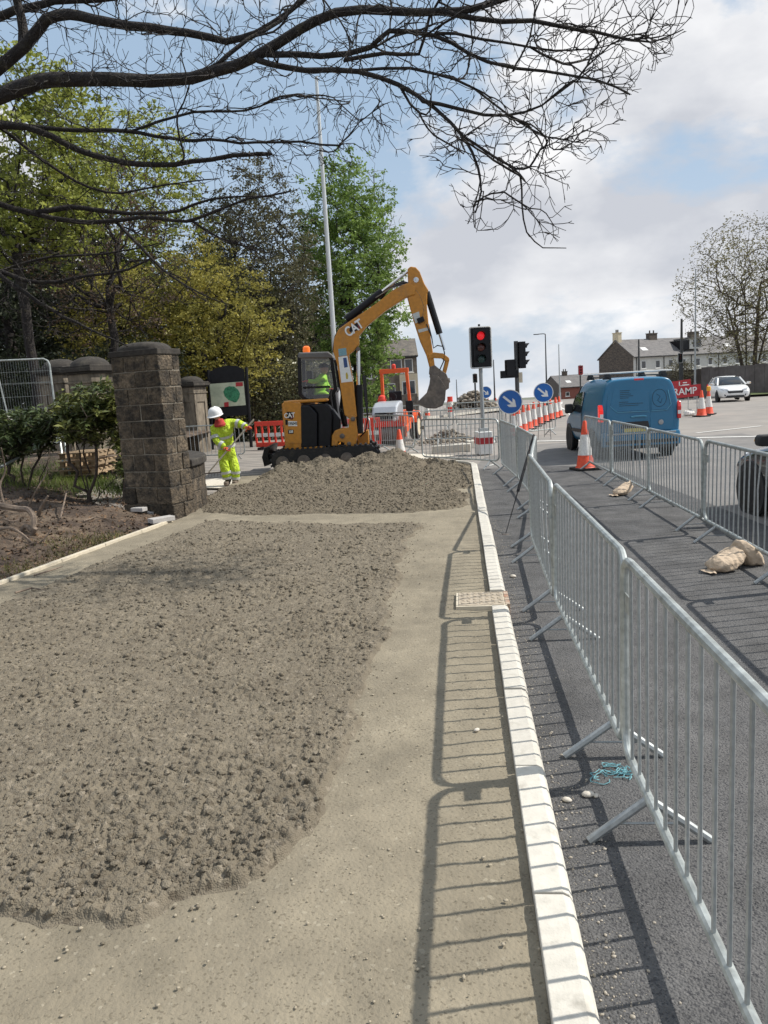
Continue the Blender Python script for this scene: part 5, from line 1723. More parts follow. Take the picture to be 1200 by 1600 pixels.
b = MB(); b.tube([W((598, 545), YB0 - .17), W((598, 545), YB0 + .17)], .05, 10); b.build('pin', M_steel_dark, exc, origin=EO)

# ------------------------------------------------------------------ people
def skin_body(name, J, E_, Rd, mt_, parent, root=0, sub=2, origin=(0, 0, 0)):
    me = bpy.data.meshes.new(name)
    o_ = Vector(origin)
    me.from_pydata([tuple(Vector(j) - o_) for j in J], E_, [])
    me.materials.append(mt_)
    o = bpy.data.objects.new(name, me)
    col.objects.link(o)
    o.parent = parent
    sm = o.modifiers.new('skin', 'SKIN')
    sm.use_smooth_shade = True
    sl = me.skin_vertices[0].data if me.skin_vertices else None
    if sl is None:
        bm2 = bmesh.new(); bm2.from_mesh(me); bm2.verts.layers.skin.verify(); bm2.to_mesh(me); bm2.free()
        sl = me.skin_vertices[0].data
    for i, r_ in enumerate(Rd):
        sl[i].radius = (r_, r_) if not isinstance(r_, tuple) else r_
        sl[i].use_root = (i == root)
    s2 = o.modifiers.new('sub', 'SUBSURF'); s2.levels = s2.render_levels = sub
    return o
def head_mesh(c, r_, fwd, mt_, parent, origin, up=(0, 0, 1)):
    """a head: skull, jaw, brow, nose, mouth, ears; c centre, r_ half height"""
    f = Vector(fwd).normalized(); u = Vector(up); s_ = f.cross(u).normalized(); u = s_.cross(f)
    vs_, fs_ = [], []
    n, m2 = 20, 14
    for i in range(m2 + 1):
        ph = math.pi * i / m2
        for j in range(n):
            a = 2 * math.pi * j / n
            x, y, z = math.sin(ph) * math.cos(a), math.sin(ph) * math.sin(a), math.cos(ph)
            w = 0.74 - (0.16 if z < -.2 else 0) * min(1, (-z - .2) / .6 if z < -.2 else 0)
            dx = x * .86
            if x > .3 and abs(y) < .22 and -.35 < z < .12: dx += .16 * (1 - abs(y) / .22) * (.12 - z) / .47     # nose
            if x > .4 and abs(y) > .12 and abs(y) < .45 and 0 < z < .16: dx -= .07                               # eye sockets
            if x > .5 and abs(y) < .3 and -.58 < z < -.5: dx -= .05                                              # mouth
            if x > .3 and z < -.75: dx += .06
            vs_.append(Vector(c) + f * dx * r_ + s_ * y * w * r_ + u * z * r_ - Vector(origin))
    for i in range(m2):
        for j in range(n):
            j2 = (j + 1) % n
            fs_.append((i * n + j, i * n + j2, (i + 1) * n + j2, (i + 1) * n + j))
    b = MB(); b.add(vs_, fs_)
    h = b.build('head', mt_, parent, smooth=True, ang=180)
    for sg in (-1, 1):
        b = MB()
        e = Vector(c) + s_ * sg * r_ * .76 - u * r_ * .05 - Vector(origin)
        b.lathe([(.004, -.012), (r_ * .2, -.01), (r_ * .24, .006), (.004, .012)], 10, e, Matrix((f, u, s_ * sg)).transposed().to_4x4())
        b.build('ear', mt_, h, smooth=True)
        b = MB(); e = Vector(c) + f * r_ * .80 + s_ * sg * r_ * .30 + u * r_ * .06 - Vector(origin)
        b.lathe([(.003, -.006), (.012, 0), (.003, .006)], 8, e, Matrix((s_, u, f)).transposed().to_4x4()); b.build('eye', M_black, h, smooth=True)
    return h
def hand(c, d, palm_n, mt_, parent, origin, curl=1.2, s=1.0):
    """gloved hand: palm and five fingers closing round a rod; d = direction fingers start, palm_n = palm side"""
    d = Vector(d).normalized(); pn = Vector(palm_n).normalized(); sd = d.cross(pn).normalized(); pn = sd.cross(d)
    c = Vector(c)
    b = MB()
    b.box(c, (.09 * s, .085 * s, .032 * s), M=Matrix((d, sd, pn)).transposed().to_4x4())
    h = b.build('glove', mt_, parent, bevel=.012, origin=origin)
    for k in range(4):
        st_ = c + d * .045 * s + sd * (-.031 + .0207 * k) * s
        L = (.030, .034, .032, .025)[k] * s
        p, dr, pts = st_, d.copy(), [st_]
        for q in range(3):
            dr = (dr * math.cos(curl * .55) + pn * math.sin(curl * .55)).normalized() if q == 0 else (Matrix.Rotation(curl * .6, 3, sd if sd.dot(d.cross(pn)) < 0 else -sd) @ dr)
            p = p + dr * L * (1 - .12 * q)
            pts.append(p)
        b = MB(); b.tube(pts, [.0115 * s, .0105 * s, .0095 * s, .007 * s], 7); b.build('finger', mt_, h, smooth=True, origin=origin)
    st_ = c - d * .02 * s - sd * .045 * s
    b = MB(); b.tube([st_, st_ + (-sd * .6 + d * .5 + pn * .4).normalized() * .035 * s, st_ + (-sd * .2 + d * .6 + pn * 1.1).normalized() * .062 * s], [.014 * s, .012 * s, .008 * s], 7)
    b.build('thumb', mt_, h, smooth=True, origin=origin)
    return h
YW = 16.35
wb = G(363, 753, 0.1); wb = Vector((AT(363, 753, YW).x, YW, AT(363, 755, YW).z))
wk = thing('person', 'worker in yellow hi-vis suit and white helmet bending over a long-handled rake', 'person', wb)
def w_(x, y, dy=0.0): return AT(x, y, YW + dy)
zf = wb.z
J = [w_(356, 712), w_(354, 698), w_(350, 682, -.05), w_(347, 668, -.12), w_(344, 660, -.17),           # 0 pelvis 1 waist 2 chest 3 upper chest 4 neck
     w_(362, 660, -.06), w_(377, 663, -.14), w_(387, 669, -.22),                                         # 5-7 left arm (image right)
     w_(334, 671, -.12), w_(339, 690, -.20), w_(354, 700, -.28),                                         # 8-10 right arm
     w_(349, 716, -.02), w_(352, 733, -.10), w_(356, 750, -.04),                                         # 11-13 leg
     w_(361, 715, .04), w_(367, 733, -.02), w_(367, 751, .02)]                                           # 14-16 leg
E_ = [(0, 1), (1, 2), (2, 3), (3, 4), (3, 5), (5, 6), (6, 7), (3, 8), (8, 9), (9, 10), (0, 11), (11, 12), (12, 13), (0, 14), (14, 15), (15, 16)]
Rd = [.19, .185, .195, .165, .075, .10, .085, .06, .10, .088, .062, .135, .118, .10, .135, .118, .10]
suit = skin_body('hivis_suit', J, E_, Rd, M_hivis, wk, origin=wb)
def band(a, b_, t0, t1, r_, name='reflective_band', flat_=1.0):
    a, b_ = Vector(a), Vector(b_)
    p, q = a.lerp(b_, t0), a.lerp(b_, t1)
    b = MB(); b.tube([p, q], r_, 18, cap=False); return b.build(name, M_tape, suit, smooth=True, origin=wb)
band(J[1], J[2], .0, .28, .194); band(J[2], J[3], .05, .32, .20)
band(J[5], J[6], .55, .85, .097); band(J[6], J[7], .35, .65, .08); band(J[8], J[9], .5, .75, .102); band(J[9], J[10], .35, .62, .085)
band(J[12], J[13], .1, .32, .122); band(J[12], J[13], .62, .82, .112); band(J[15], J[16], .1, .32, .122); band(J[15], J[16], .62, .82, .112)
hc = w_(338, 648, -.24)
hd = head_mesh(hc, .115, (-.25, -.75, -.62), M_skin, wk, wb)
b = MB(); hu = Vector((-.10, -.22, .95)).normalized(); hf = Vector((-.25, -.93, -.2)).normalized(); hs_ = hf.cross(hu).normalized(); hf = hu.cross(hs_)
MH = Matrix((hf, hs_, hu)).transposed().to_4x4()
top = w_(336.5, 647.5, -.25)
b.lathe([(.150, -.01), (.148, .03), (.138, .08), (.112, .125), (.07, .150), (.01, .158)], 24, top, MH)
hm = b.build('helmet', M_helmet, wk, smooth=True, ang=60, origin=wb)
vs_, fs_ = [], []
for j in range(25):
    a = 2 * math.pi * j / 24
    for r_, z_ in ((.145, .004), (.160 + .05 * max(0, math.cos(a)) ** 2, -.012), (.160 + .05 * max(0, math.cos(a)) ** 2, -.018), (.145, -.006)):
        vs_.append(MH @ Vector((r_ * math.cos(a), r_ * math.sin(a), z_)) + top)
for j in range(24):
    for q in range(4):
        fs_.append((j * 4 + q, (j + 1) * 4 + q, (j + 1) * 4 + (q + 1) % 4, j * 4 + (q + 1) % 4))
b = MB(); b.add(vs_, fs_); b.build('brim', M_helmet, hm, smooth=True, origin=wb)
b = MB(); b.tube([MH @ Vector((0, 0, .158)) + top, MH @ Vector((-.06, 0, .148)) + top, MH @ Vector((-.12, 0, .10)) + top], .014, 6); b.build('ridge', M_helmet, hm, smooth=True, origin=wb)
M_scarf = mat('red_scarf', (0.45, 0.05, 0.04), rough=.9, var=.25, sc=14, bump=.4, bsc=25)
b = MB(); nk = w_(343, 659, -.18)
b.lathe([(.13, -.08), (.13, -.04), (.10, .0), (.085, .04), (.08, .05)], 18, nk, MH); b.build('neck_scarf', M_scarf, wk, smooth=True, origin=wb)
hd_top, hd_low = w_(397, 655, -.30), w_(326, 738, -.45)
hdl = (hd_low - hd_top).normalized()
pa1, pa2 = w_(389, 669, -.245), w_(356, 701, -.31)
rk = thing('rake', 'pale long-handled rake held by the worker in yellow', 'rake', (hd_low.x, hd_low.y, zf))
b = MB(); b.tube([hd_top, hd_low], .017, 8); b.build('handle', mat('ash_handle', (.58, .50, .38), rough=.6, var=.12, sc=4), rk, smooth=True, origin=rk.location)
b = MB(); b.bar(hd_low + Vector((-.25, -.06, -.02)), hd_low + Vector((.25, .06, -.02)), .025, .03); hb = b.build('head_bar', M_steel_dark, rk, origin=rk.location)
for i in range(9):
    p = hd_low + Vector((-.24 + .06 * i, -.058 + .0145 * i, -.03))
    b = MB(); b.tube([p, p + Vector((-.015, -.01, -.07))], [.006, .003], 5); b.build('tine', M_steel_dark, hb, origin=rk.location)
hand(pa1, (-.2, -.8, .3), (.2, -.2, -.9), M_glove, wk, wb, s=1.15)
hand(pa2, (.3, -.8, -.2), (-.3, -.2, -.9), M_glove, wk, wb, s=1.15)
for j, dx in ((13, -.02), (16, .01)):
    p = J[j]
    b = MB()
    out = [(-.055, .10), (.055, .10), (.058, -.10), (.04, -.20), (-.03, -.205), (-.055, -.10)]
    b.prism(out, zf - .02, zf + .06, lambda a, c, e: (p.x + a + dx, p.y + c, e)); b.tube([(p.x, p.y + .03, zf + .03), (p.x, p.y + .03, zf + .16)], .065, 10)
    b.build('boot', M_boot, wk, bevel=.02, origin=wb)

# machine operator, seated in the cab
ob = W((560, 640), 19.3, z4)
op = thing('person', 'machine operator in green hi-vis seated in the excavator cab', 'person', ob)
def o4(u, v, dy=0): return W((u, v), 19.3 + dy, z4)
J2 = [o4(530, 640), o4(540, 580), o4(560, 500), o4(565, 450), o4(570, 425), o4(545, 470, -.18), o4(480, 510, -.24), o4(400, 500, -.30), o4(575, 470, .18), o4(600, 540, .24), o4(640, 580, .2),
      o4(500, 650, -.10), o4(600, 630, -.12), o4(625, 690, -.12), o4(500, 655, .12), o4(600, 640, .12), o4(625, 690, .12)]
E2 = [(0, 1), (1, 2), (2, 3), (3, 4), (3, 5), (5, 6), (6, 7), (3, 8), (8, 9), (9, 10), (0, 11), (11, 12), (12, 13), (0, 14), (14, 15), (15, 16)]
R2 = [.15, .15, .16, .13, .06, .08, .065, .05, .08, .065, .05, .095, .085, .07, .095, .085, .07]
osu = skin_body('hivis_suit', J2, E2, R2, M_hivis_g, op, origin=ob)
head_mesh(o4(575, 385), .115, (.9, -.3, -.1), M_skin, op, ob)
hcp = o4(572, 362)
b = MB(); b.lathe([(.125, 0), (.12, .05), (.08, .095), (.01, .11)], 18, hcp); b.build('cap', M_black, op, smooth=True, origin=ob)
hand(o4(395, 500, -.30), (-1, 0, 0), (0, 0, -1), M_glove, op, ob)
hand(o4(645, 585, .2), (1, 0, 0), (0, 0, -1), M_glove, op, ob)

# ------------------------------------------------------------------ road roller, drum towards the camera
YR = 26.0
rb = AT(606, 693, YR); rb.z = 0.0
rol = thing('road_roller', 'orange road roller with silver hood and roll hoop behind the barriers', 'roller', (rb.x, YR, 0.01), -R(14))
def zr_(py): return AT(604, py, YR).z
b = MB(); b.tube([(-.60, 0, .36), (.60, 0, .36)], .36, 32); b.build('front_drum', mat('drum_steel', (.17, .15, .135), rough=.55, metal=.4, var=.25, sc=3), rol, smooth=True)
for s_ in (-1, 1):
    b = MB(); b.bar((s_ * .66, -.1, .5), (s_ * .66, .75, .62), .08, .22); b.build('drum_fork', M_roller, rol, bevel=.02)
    b = MB(); b.lathe([(.02, -.03), (.11, -.03), (.11, .03), (.02, .03)], 16, (s_ * .64, 0, .36), Matrix.Rotation(math.pi / 2, 4, 'Y')); b.build('drum_hub', M_roller, rol, smooth=True)
b = MB(); b.bar((-.66, -.28, .72), (.66, -.28, .72), .12, .20); b.build('front_frame', M_redplastic, rol, bevel=.02)
for s_ in (-1, 1):
    b = MB(); b.box((s_ * .60, -.3, .86), (.20, .18, .22)); b.build('lamp_box', M_roller, rol, bevel=.02)
    b = MB(); b.lathe([(.06, 0), (.055, .02), (.01, .03)], 14, (s_ * .36, -.36, .86), Matrix.Rotation(math.pi / 2, 4, 'X')); b.build('headlamp', M_white, rol, smooth=True)
hood = [(-.30, .80), (-.34, 1.05), (-.20, 1.28), (.15, 1.42), (.75, 1.46), (.80, .80)]
b = MB(); b.prism(hood, -.44, .44, lambda a, z, e: (e, a, z)); b.build('hood', M_silver, rol, bevel=.08, seg=3)
b = MB(); b.box((0, -.345, .99), (.62, .05, .22)); gr = b.build('grille', M_black, rol, bevel=.02)
b = MB(); b.box((0, -.375, 1.02), (.22, .012, .04)); b.build('maker_plate', M_silver, gr)
b = MB(); b.box((0, 1.05, .85), (.95, .7, .55)); b.build('body', M_roller, rol, bevel=.05)
b = MB(); b.box((0, 1.9, .82), (1.05, 1.1, .5)); b.build('rear_body', M_roller, rol, bevel=.06)
b = MB(); b.box((0, 1.35, 1.2), (.46, .46, .12)); b.box((0, 1.58, 1.5), (.46, .12, .55)); b.build('seat', M_black, rol, bevel=.04)
b = MB(); b.tube([(0.0, .95, 1.2), (0, .85, 1.55)], .03, 8); b.build('steering_column', M_black, rol, smooth=True)
b = MB(); b.tube([(.19 * math.cos(a), .85 + .06 * math.sin(a), 1.57 + .17 * math.sin(a)) for a in [2 * math.pi * i / 16 for i in range(16)]], .015, 6, closed=True); b.build('steering_wheel', M_black, rol, smooth=True)
zt = 2.48
for s_ in (-1, 1):
    b = MB(); b.bar((s_ * .50, 1.75, .9), (s_ * .45, 1.55, zt), .10, .13); b.build('hoop_post', M_roller, rol, bevel=.015)
b = MB(); b.bar((-.52, 1.55, zt), (.52, 1.55, zt), .12, .16); b.build('hoop_top', M_roller, rol, bevel=.015)
b = MB(); b.lathe([(.07, zt + .08), (.075, zt + .2), (.03, zt + .24)], 12, (0, 1.55, 0)); b.build('beacon', M_redplastic, rol, smooth=True)
for s_ in (-1, 1):
    b = MB(); b.lathe([(.20, -.14), (.42, -.13), (.46, -.06), (.46, .06), (.42, .13), (.20, .14)], 26, (s_ * .55, 2.1, .46), Matrix.Rotation(math.pi / 2, 4, 'Y')); wh = b.build('rear_wheel', M_rubber, rol, smooth=True)
    b = MB(); b.lathe([(.02, -.10), (.30, -.11), (.30, .11), (.02, .10)], 20, (s_ * .55 + s_ * .04, 2.1, .46), Matrix.Rotation(math.pi / 2, 4, 'Y')); b.build('rim', M_cream, wh, smooth=True)
    b = MB(); b.prism(arc(0, 0, .58, R(20), R(160), 10) + list(reversed(arc(0, 0, .52, R(20), R(160), 10))), s_ * .55 - .17, s_ * .55 + .17, lambda a, z, e: (e, 2.1 + a, .46 + z)); b.build('mudguard', M_roller, rol)
b = MB(); b.box((.62, .95, 1.25), (.26, .10, .36)); b.box((.62, .98, 1.0), (.16, .08, .3)); b.build('control_panel', M_black, rol, bevel=.03)
b = MB(); b.lathe([(.13, 1.2), (.17, 1.35), (.12, 1.5), (.04, 1.55)], 12, (-.35, 1.0, .12)); b.build('tarp_bundle', M_redplastic, rol, smooth=True)
# ------------------------------------------------------------------ vehicles
def paint(name, c, rough=.28, var=.04, coat=.6, metal=.0):
    return mat(name, c, rough=rough, var=var, sc=1.5, coat=coat, metal=metal, local=True)
M_tyre = M_rubber
M_alloy = mat('alloy', (.35, .36, .37), rough=.35, metal=.7, var=.1)
M_tail = mat('tail_lamp', (.55, .015, .015), rough=.2, var=.1, coat=.5)
M_tail_on = mat('tail_lamp_lit', (.6, .02, .02), rough=.2, var=.05, emis=(1, .03, .02), estr=.55)
M_plate_w = mat('plate_yellow', (.62, .52, .12), rough=.5, var=.05)
M_trim = mat('black_trim', (.025, .026, .028), rough=.6, var=.15, sc=8)
M_lampglass = mat('headlamp_glass', (.45, .47, .5), rough=.1, var=.2, sc=8, coat=.6)
def loft(name, stations, mt_, parent, sub=2, capx=True, crease_ends=True):
    """stations: list of (y, [(x,z) half section from bottom centre to top centre]); mirrored"""
    b = MB()
    n = len(stations[0][1])
    ringn = 2 * n - 2
    for y, sec in stations:
        pts = list(sec) + [(-x, z) for x, z in reversed(sec[1:-1])]
        b.v.extend((x, y, z) for x, z in pts)
    for i in range(len(stations) - 1):
        for j in range(ringn):
            j2 = (j + 1) % ringn
            b.f.append((i * ringn + j, i * ringn + j2, (i + 1) * ringn + j2, (i + 1) * ringn + j))
    # end caps as strips of quads between the two halves
    for i0, rev in ((0, False), ((len(stations) - 1) * ringn, True)):
        for j in range(n - 1):
            a, c = i0 + j, i0 + j + 1
            a2, c2 = i0 + (ringn - j) % ringn, i0 + (ringn - j - 1) % ringn
            f = [a, c, c2, a2]
            f = list(dict.fromkeys(f))
            if len(f) >= 3:
                b.f.append(tuple(f if not rev else reversed(f)))
    return b.build(name, mt_, parent, smooth=True, sub=sub)
def wheel(parent, x, y, r_, w, side):
    MY = Matrix.Rotation(math.pi / 2, 4, 'Y')
    b = MB(); b.lathe([(r_ * .62, -w / 2), (r_ * .93, -w / 2), (r_, -w * .36), (r_, w * .36), (r_ * .93, w / 2), (r_ * .62, w / 2)], 28, (x, y, r_), MY)
    o = b.build('wheel', M_tyre, parent, smooth=True)
    b = MB(); b.lathe([(r_ * .66, -w * .3), (r_ * .64, w * .44), (r_ * .56, w * .40), (r_ * .2, w * .30), (.02, w * .34)] if side > 0 else [(.02, -w * .34), (r_ * .2, -w * .30), (r_ * .56, -w * .40), (r_ * .64, -w * .44), (r_ * .66, w * .3)], 24, (x, y, r_), MY)
    b.build('rim', M_alloy, o, smooth=True)
    for k in range(5):
        a = 2 * math.pi * k / 5
        b = MB(); b.bar((x + side * w * .40, y + .05 * math.cos(a), r_ + .05 * math.sin(a)), (x + side * w * .42, y + r_ * .6 * math.cos(a), r_ + r_ * .6 * math.sin(a)), .05, .03, up=(1, 0, 0))
        b.build('spoke', M_alloy, o)
    return o
def spanel(name, quad, mt_, parent, th=.008, bevel=0.0):
    """thin raised panel on a surface: polygon of 3D points pushed out along its normal"""
    P = [Vector(p) for p in quad]
    n_ = Vector((0, 0, 0))
    for i in range(len(P)):
        a, c = P[i], P[(i + 1) % len(P)]
        n_ += a.cross(c)
    n_.normalize()
    b = MB()
    k = len(P)
    b.add([p - n_ * th for p in P] + [p + n_ * th for p in P], [tuple(reversed(range(k))), tuple(range(k, 2 * k))] + [(i, (i + 1) % k, k + (i + 1) % k, k + i) for i in range(k)])
    return b.build(name, mt_, parent, bevel=bevel)

# --- blue van, rear towards the camera
M_van = paint('van_blue', (0.014, 0.145, 0.275), rough=.34, coat=.25)
M_van_highlight = paint('van_blue_highlight', (0.06, 0.26, 0.40), rough=.2, coat=.9)  # lighter van blue: highlight painted on the panel edges, also the handle
M_print = mat('van_print', (0.012, 0.05, 0.085), rough=.5, var=.1)
RL = Vector((4.90, 17.1)); hd_v = R(2.2)
rt = Vector((math.cos(hd_v), -math.sin(hd_v))); fw_ = Vector((math.sin(hd_v), math.cos(hd_v)))
vc = RL + rt * .885
van = thing('van', 'blue panel van with roof bars seen from behind in the traffic lane', 'van', (vc.x, vc.y, 0.012), -hd_v)
def sec(wb_, wm, wt, z0, zm, zs, zt_):
    return [(0, z0), (wb_ * .8, z0), (wb_, z0 + .08), (wm, zm * .55 + z0 * .45), (wm, zm), (wm * .985, zm + (zs - zm) * .25), (wt + (wm - wt) * .45, zm + (zs - zm) * .66), (wt, zs), (wt - .09, zt_ - .02), (wt * .55, zt_), (0, zt_ + .01)]
st = [(0.00, sec(.80, .845, .70, .36, .95, 1.60, 1.76)), (0.03, sec(.83, .872, .735, .33, .95, 1.63, 1.785)), (0.14, sec(.85, .882, .745, .32, .95, 1.64, 1.80)), (1.0, sec(.86, .885, .75, .27, .95, 1.65, 1.82)),
      (2.1, sec(.86, .885, .75, .25, .95, 1.64, 1.81)), (2.55, sec(.86, .885, .73, .25, .95, 1.60, 1.755)), (2.85, sec(.86, .885, .70, .25, .96, 1.40, 1.56)), (3.2, sec(.86, .88, .72, .25, .93, 1.10, 1.20)),
      (3.40, sec(.86, .875, .74, .25, .85, .98, 1.07)), (3.85, sec(.83, .85, .66, .26, .70, .86, .94)), (4.05, sec(.74, .78, .56, .28, .58, .68, .74)), (4.12, sec(.60, .62, .44, .32, .48, .56, .60))]
loft('body', st, M_van, van, sub=2)
def rz_(x): return .0
yb_ = -.004
def vq(name, pts, mt_, th=.006, y=yb_, parent=van, bevel=0):
    # on the back: (x, z) with the slight tumblehome of the tailgate
    return spanel(name, [(x, y + max(0, z - 1.0) * .045, z) for x, z in pts], mt_, parent, th, bevel)
ld = vq('rear_door', [(-.735, .62), (.21, .62), (.21, 1.66), (-.60, 1.66), (-.70, 1.45), (-.745, 1.0)], M_van, .010, bevel=.006)
rd = vq('rear_door', [(.22, .62), (.735, .62), (.745, 1.0), (.70, 1.45), (.60, 1.66), (.22, 1.66)], M_van, .010, bevel=.006)
vq('pressed_panel', [(-.50, 1.07), (.19, 1.07), (.19, 1.60), (-.56, 1.60), (-.66, 1.20)], M_van, .009, y=-.012, parent=ld, bevel=.008)
vq('pressed_panel', [(.24, 1.07), (.58, 1.07), (.67, 1.18), (.58, 1.58), (.24, 1.60)], M_van, .009, y=-.012, parent=rd, bevel=.008)
b = MB()
for pl in ([(-.66, 1.20), (-.50, 1.06), (.19, 1.055)],):
    b.tube([(x, -.018 + max(0, z - 1) * .045, z) for x, z in pl], .010, 6)
b.build('pressed_edge_highlight', M_van_highlight, ld, smooth=True)  # raised panel edge, its highlight put in as lighter blue
b = MB(); b.tube([(x, -.018, z) for x, z in [(.24, 1.055), (.58, 1.06), (.67, 1.18), (.60, 1.5)]], .010, 6); b.build('pressed_edge_highlight', M_van_highlight, rd, smooth=True)
for k, (x0, x1, z) in enumerate([(-.44, -.22, 1.53), (-.44, -.24, 1.49), (-.44, -.20, 1.45), (-.44, -.15, 1.41), (-.44, -.25, 1.37), (-.46, -.26, 1.28), (-.46, .06, 1.24), (-.46, -.04, 1.20)]):
    b = MB(); b.box(((x0 + x1) / 2, -.024 + (z - 1) * .045, z), (x1 - x0, .003, .012)); b.build('print_line', M_print, ld)
b = MB(); b.tube([(.42 + .155 * math.cos(a), -.024 + (.33 + .19 * math.sin(a)) * .045, 1.33 + .19 * math.sin(a)) for a in [2 * math.pi * i / 28 for i in range(28)]], .005, 4, closed=True); b.build('emblem_ring', M_print, rd)
b = MB(); b.tube([(x, -.022 + (z - 1) * .045, z) for x, z in [(.36, 1.42), (.44, 1.36), (.38, 1.28), (.45, 1.22), (.48, 1.32)]], .006, 4); b.build('emblem_mark', M_print, rd)
b = MB(); b.tube([(-.20, -.02, .945), (-.13, -.05, .96), (.06, -.05, .96), (.13, -.02, .945)], .022, 8); b.build('door_handle', M_van_highlight, ld, smooth=True)
b = MB(); b.lathe([(.06, 0), (.055, .012), (.02, .014)], 16, (.45, -.016, .80), Matrix.Rotation(math.pi / 2, 4, 'X')); b.build('badge', M_alloy, rd, smooth=True)
vq('plate_recess', [(-.44, .70), (.20, .70), (.17, .84), (-.38, .84)], M_trim, .004, y=-.02, parent=ld)
vq('number_plate', [(-.37, .60), (.15, .60), (.15, .695), (-.37, .695)], M_plate_w, .004, y=-.03, parent=ld)
b = MB(); b.prism([(-.05, .30), (.10, .30), (.10, .60), (-.02, .62), (-.06, .52)], -.86, .86, lambda a, z, e: (e, a - .03, z)); bp = b.build('bumper', M_van, van, bevel=.03, seg=3)
b = MB(); b.prism([(-.02, .24), (.12, .24), (.12, .46), (-.05, .44)], -.80, .80, lambda a, z, e: (e, a - .045, z)); b.build('bumper_lower', M_trim, bp, bevel=.02)
b = MB(); b.box((0, -.105, .585), (1.5, .02, .035)); b.build('bumper_step', M_pole, bp, bevel=.008)
for s_ in (-1, 1):
    b = MB(); b.prism([(-.03, .86), (.14, .86), (.14, 1.24), (.03, 1.24), (-.03, 1.12)], s_ * .81, s_ * .897, lambda a, z, e: (e, a, z))
    tl_ = b.build('tail_lamp', M_tail_on if s_ < 0 else M_tail, van, bevel=.02)
    b = MB(); b.box((s_ * .85, -.033, 1.0), (.07, .01, .08)); b.build('reverse_lens', M_white, tl_)
b = MB(); b.box((-.02, .02, 1.755), (.22, .04, .05)); b.build('high_brake_lamp', M_tail, van, bevel=.012)
for s_ in (-1, 1):
    for y_ in (.78, 3.30):
        wheel(van, s_ * .80, y_, .315, .20, s_)
        b = MB(); b.lathe([(.33, -.02), (.385, -.02), (.385, .02), (.33, .02)], 28, (s_ * .872, y_, .315), Matrix.Rotation(math.pi / 2, 4, 'Y')); b.build('wheel_arch', M_trim, van, smooth=True)
    # side glazing and door lines
    spanel('door_window', [(s_ * .885, 1.85, 1.02), (s_ * .885, 2.80, 1.03), (s_ * .80, 2.62, 1.46), (s_ * .785, 2.0, 1.52), (s_ * .79, 1.85, 1.50)][::s_], M_darkglass, van, .012)
    spanel('quarter_window', [(s_ * .885, 2.83, 1.03), (s_ * .87, 3.12, 1.04), (s_ * .81, 2.70, 1.42)][::s_], M_darkglass, van, .012)
    spanel('side_moulding', [(s_ * .892, .45, .55), (s_ * .892, 2.9, .52), (s_ * .892, 2.9, .60), (s_ * .892, .45, .64)][::s_], M_trim, van, .010)
    b = MB(); b.tube([(s_ * .90, 1.80, .35), (s_ * .893, 1.80, 1.0), (s_ * .80, 1.80, 1.52)], .007, 4); b.build('door_seam', M_trim, van)
    b = MB(); b.box((s_ * 1.0, 2.72, 1.10), (.20, .13, .24)); mr = b.build('mirror', M_trim, van, bevel=.04, seg=3)
    b = MB(); b.bar((s_ * .86, 2.78, 1.05), (s_ * .96, 2.74, 1.06), .06); b.build('mirror_arm', M_trim, mr)
    b = MB(); b.tube([(s_ * .60, .25, 1.835), (s_ * .60, 2.3, 1.845)], .018, 6); b.build('roof_rail', M_trim, van, smooth=True)
spanel('windscreen', [(-.70, 2.62, 1.60), (.70, 2.62, 1.60), (.78, 3.28, 1.14), (-.78, 3.28, 1.14)], M_darkglass, van, .03)
for y_ in (.38, 1.95):
    b = MB(); b.bar((-.82, y_, 1.925), (.82, y_, 1.925), .06, .035); rbx = b.build('roof_bar', M_white, van, bevel=.012)
    for s_ in (-.62, .62):
        b = MB(); b.prism([(-.09, 1.79), (.09, 1.79), (.05, 1.91), (-.05, 1.91)], y_ - .05, y_ + .05, lambda a, z, e: (s_ + a, e, z)); b.build('bar_foot', M_trim, rbx)

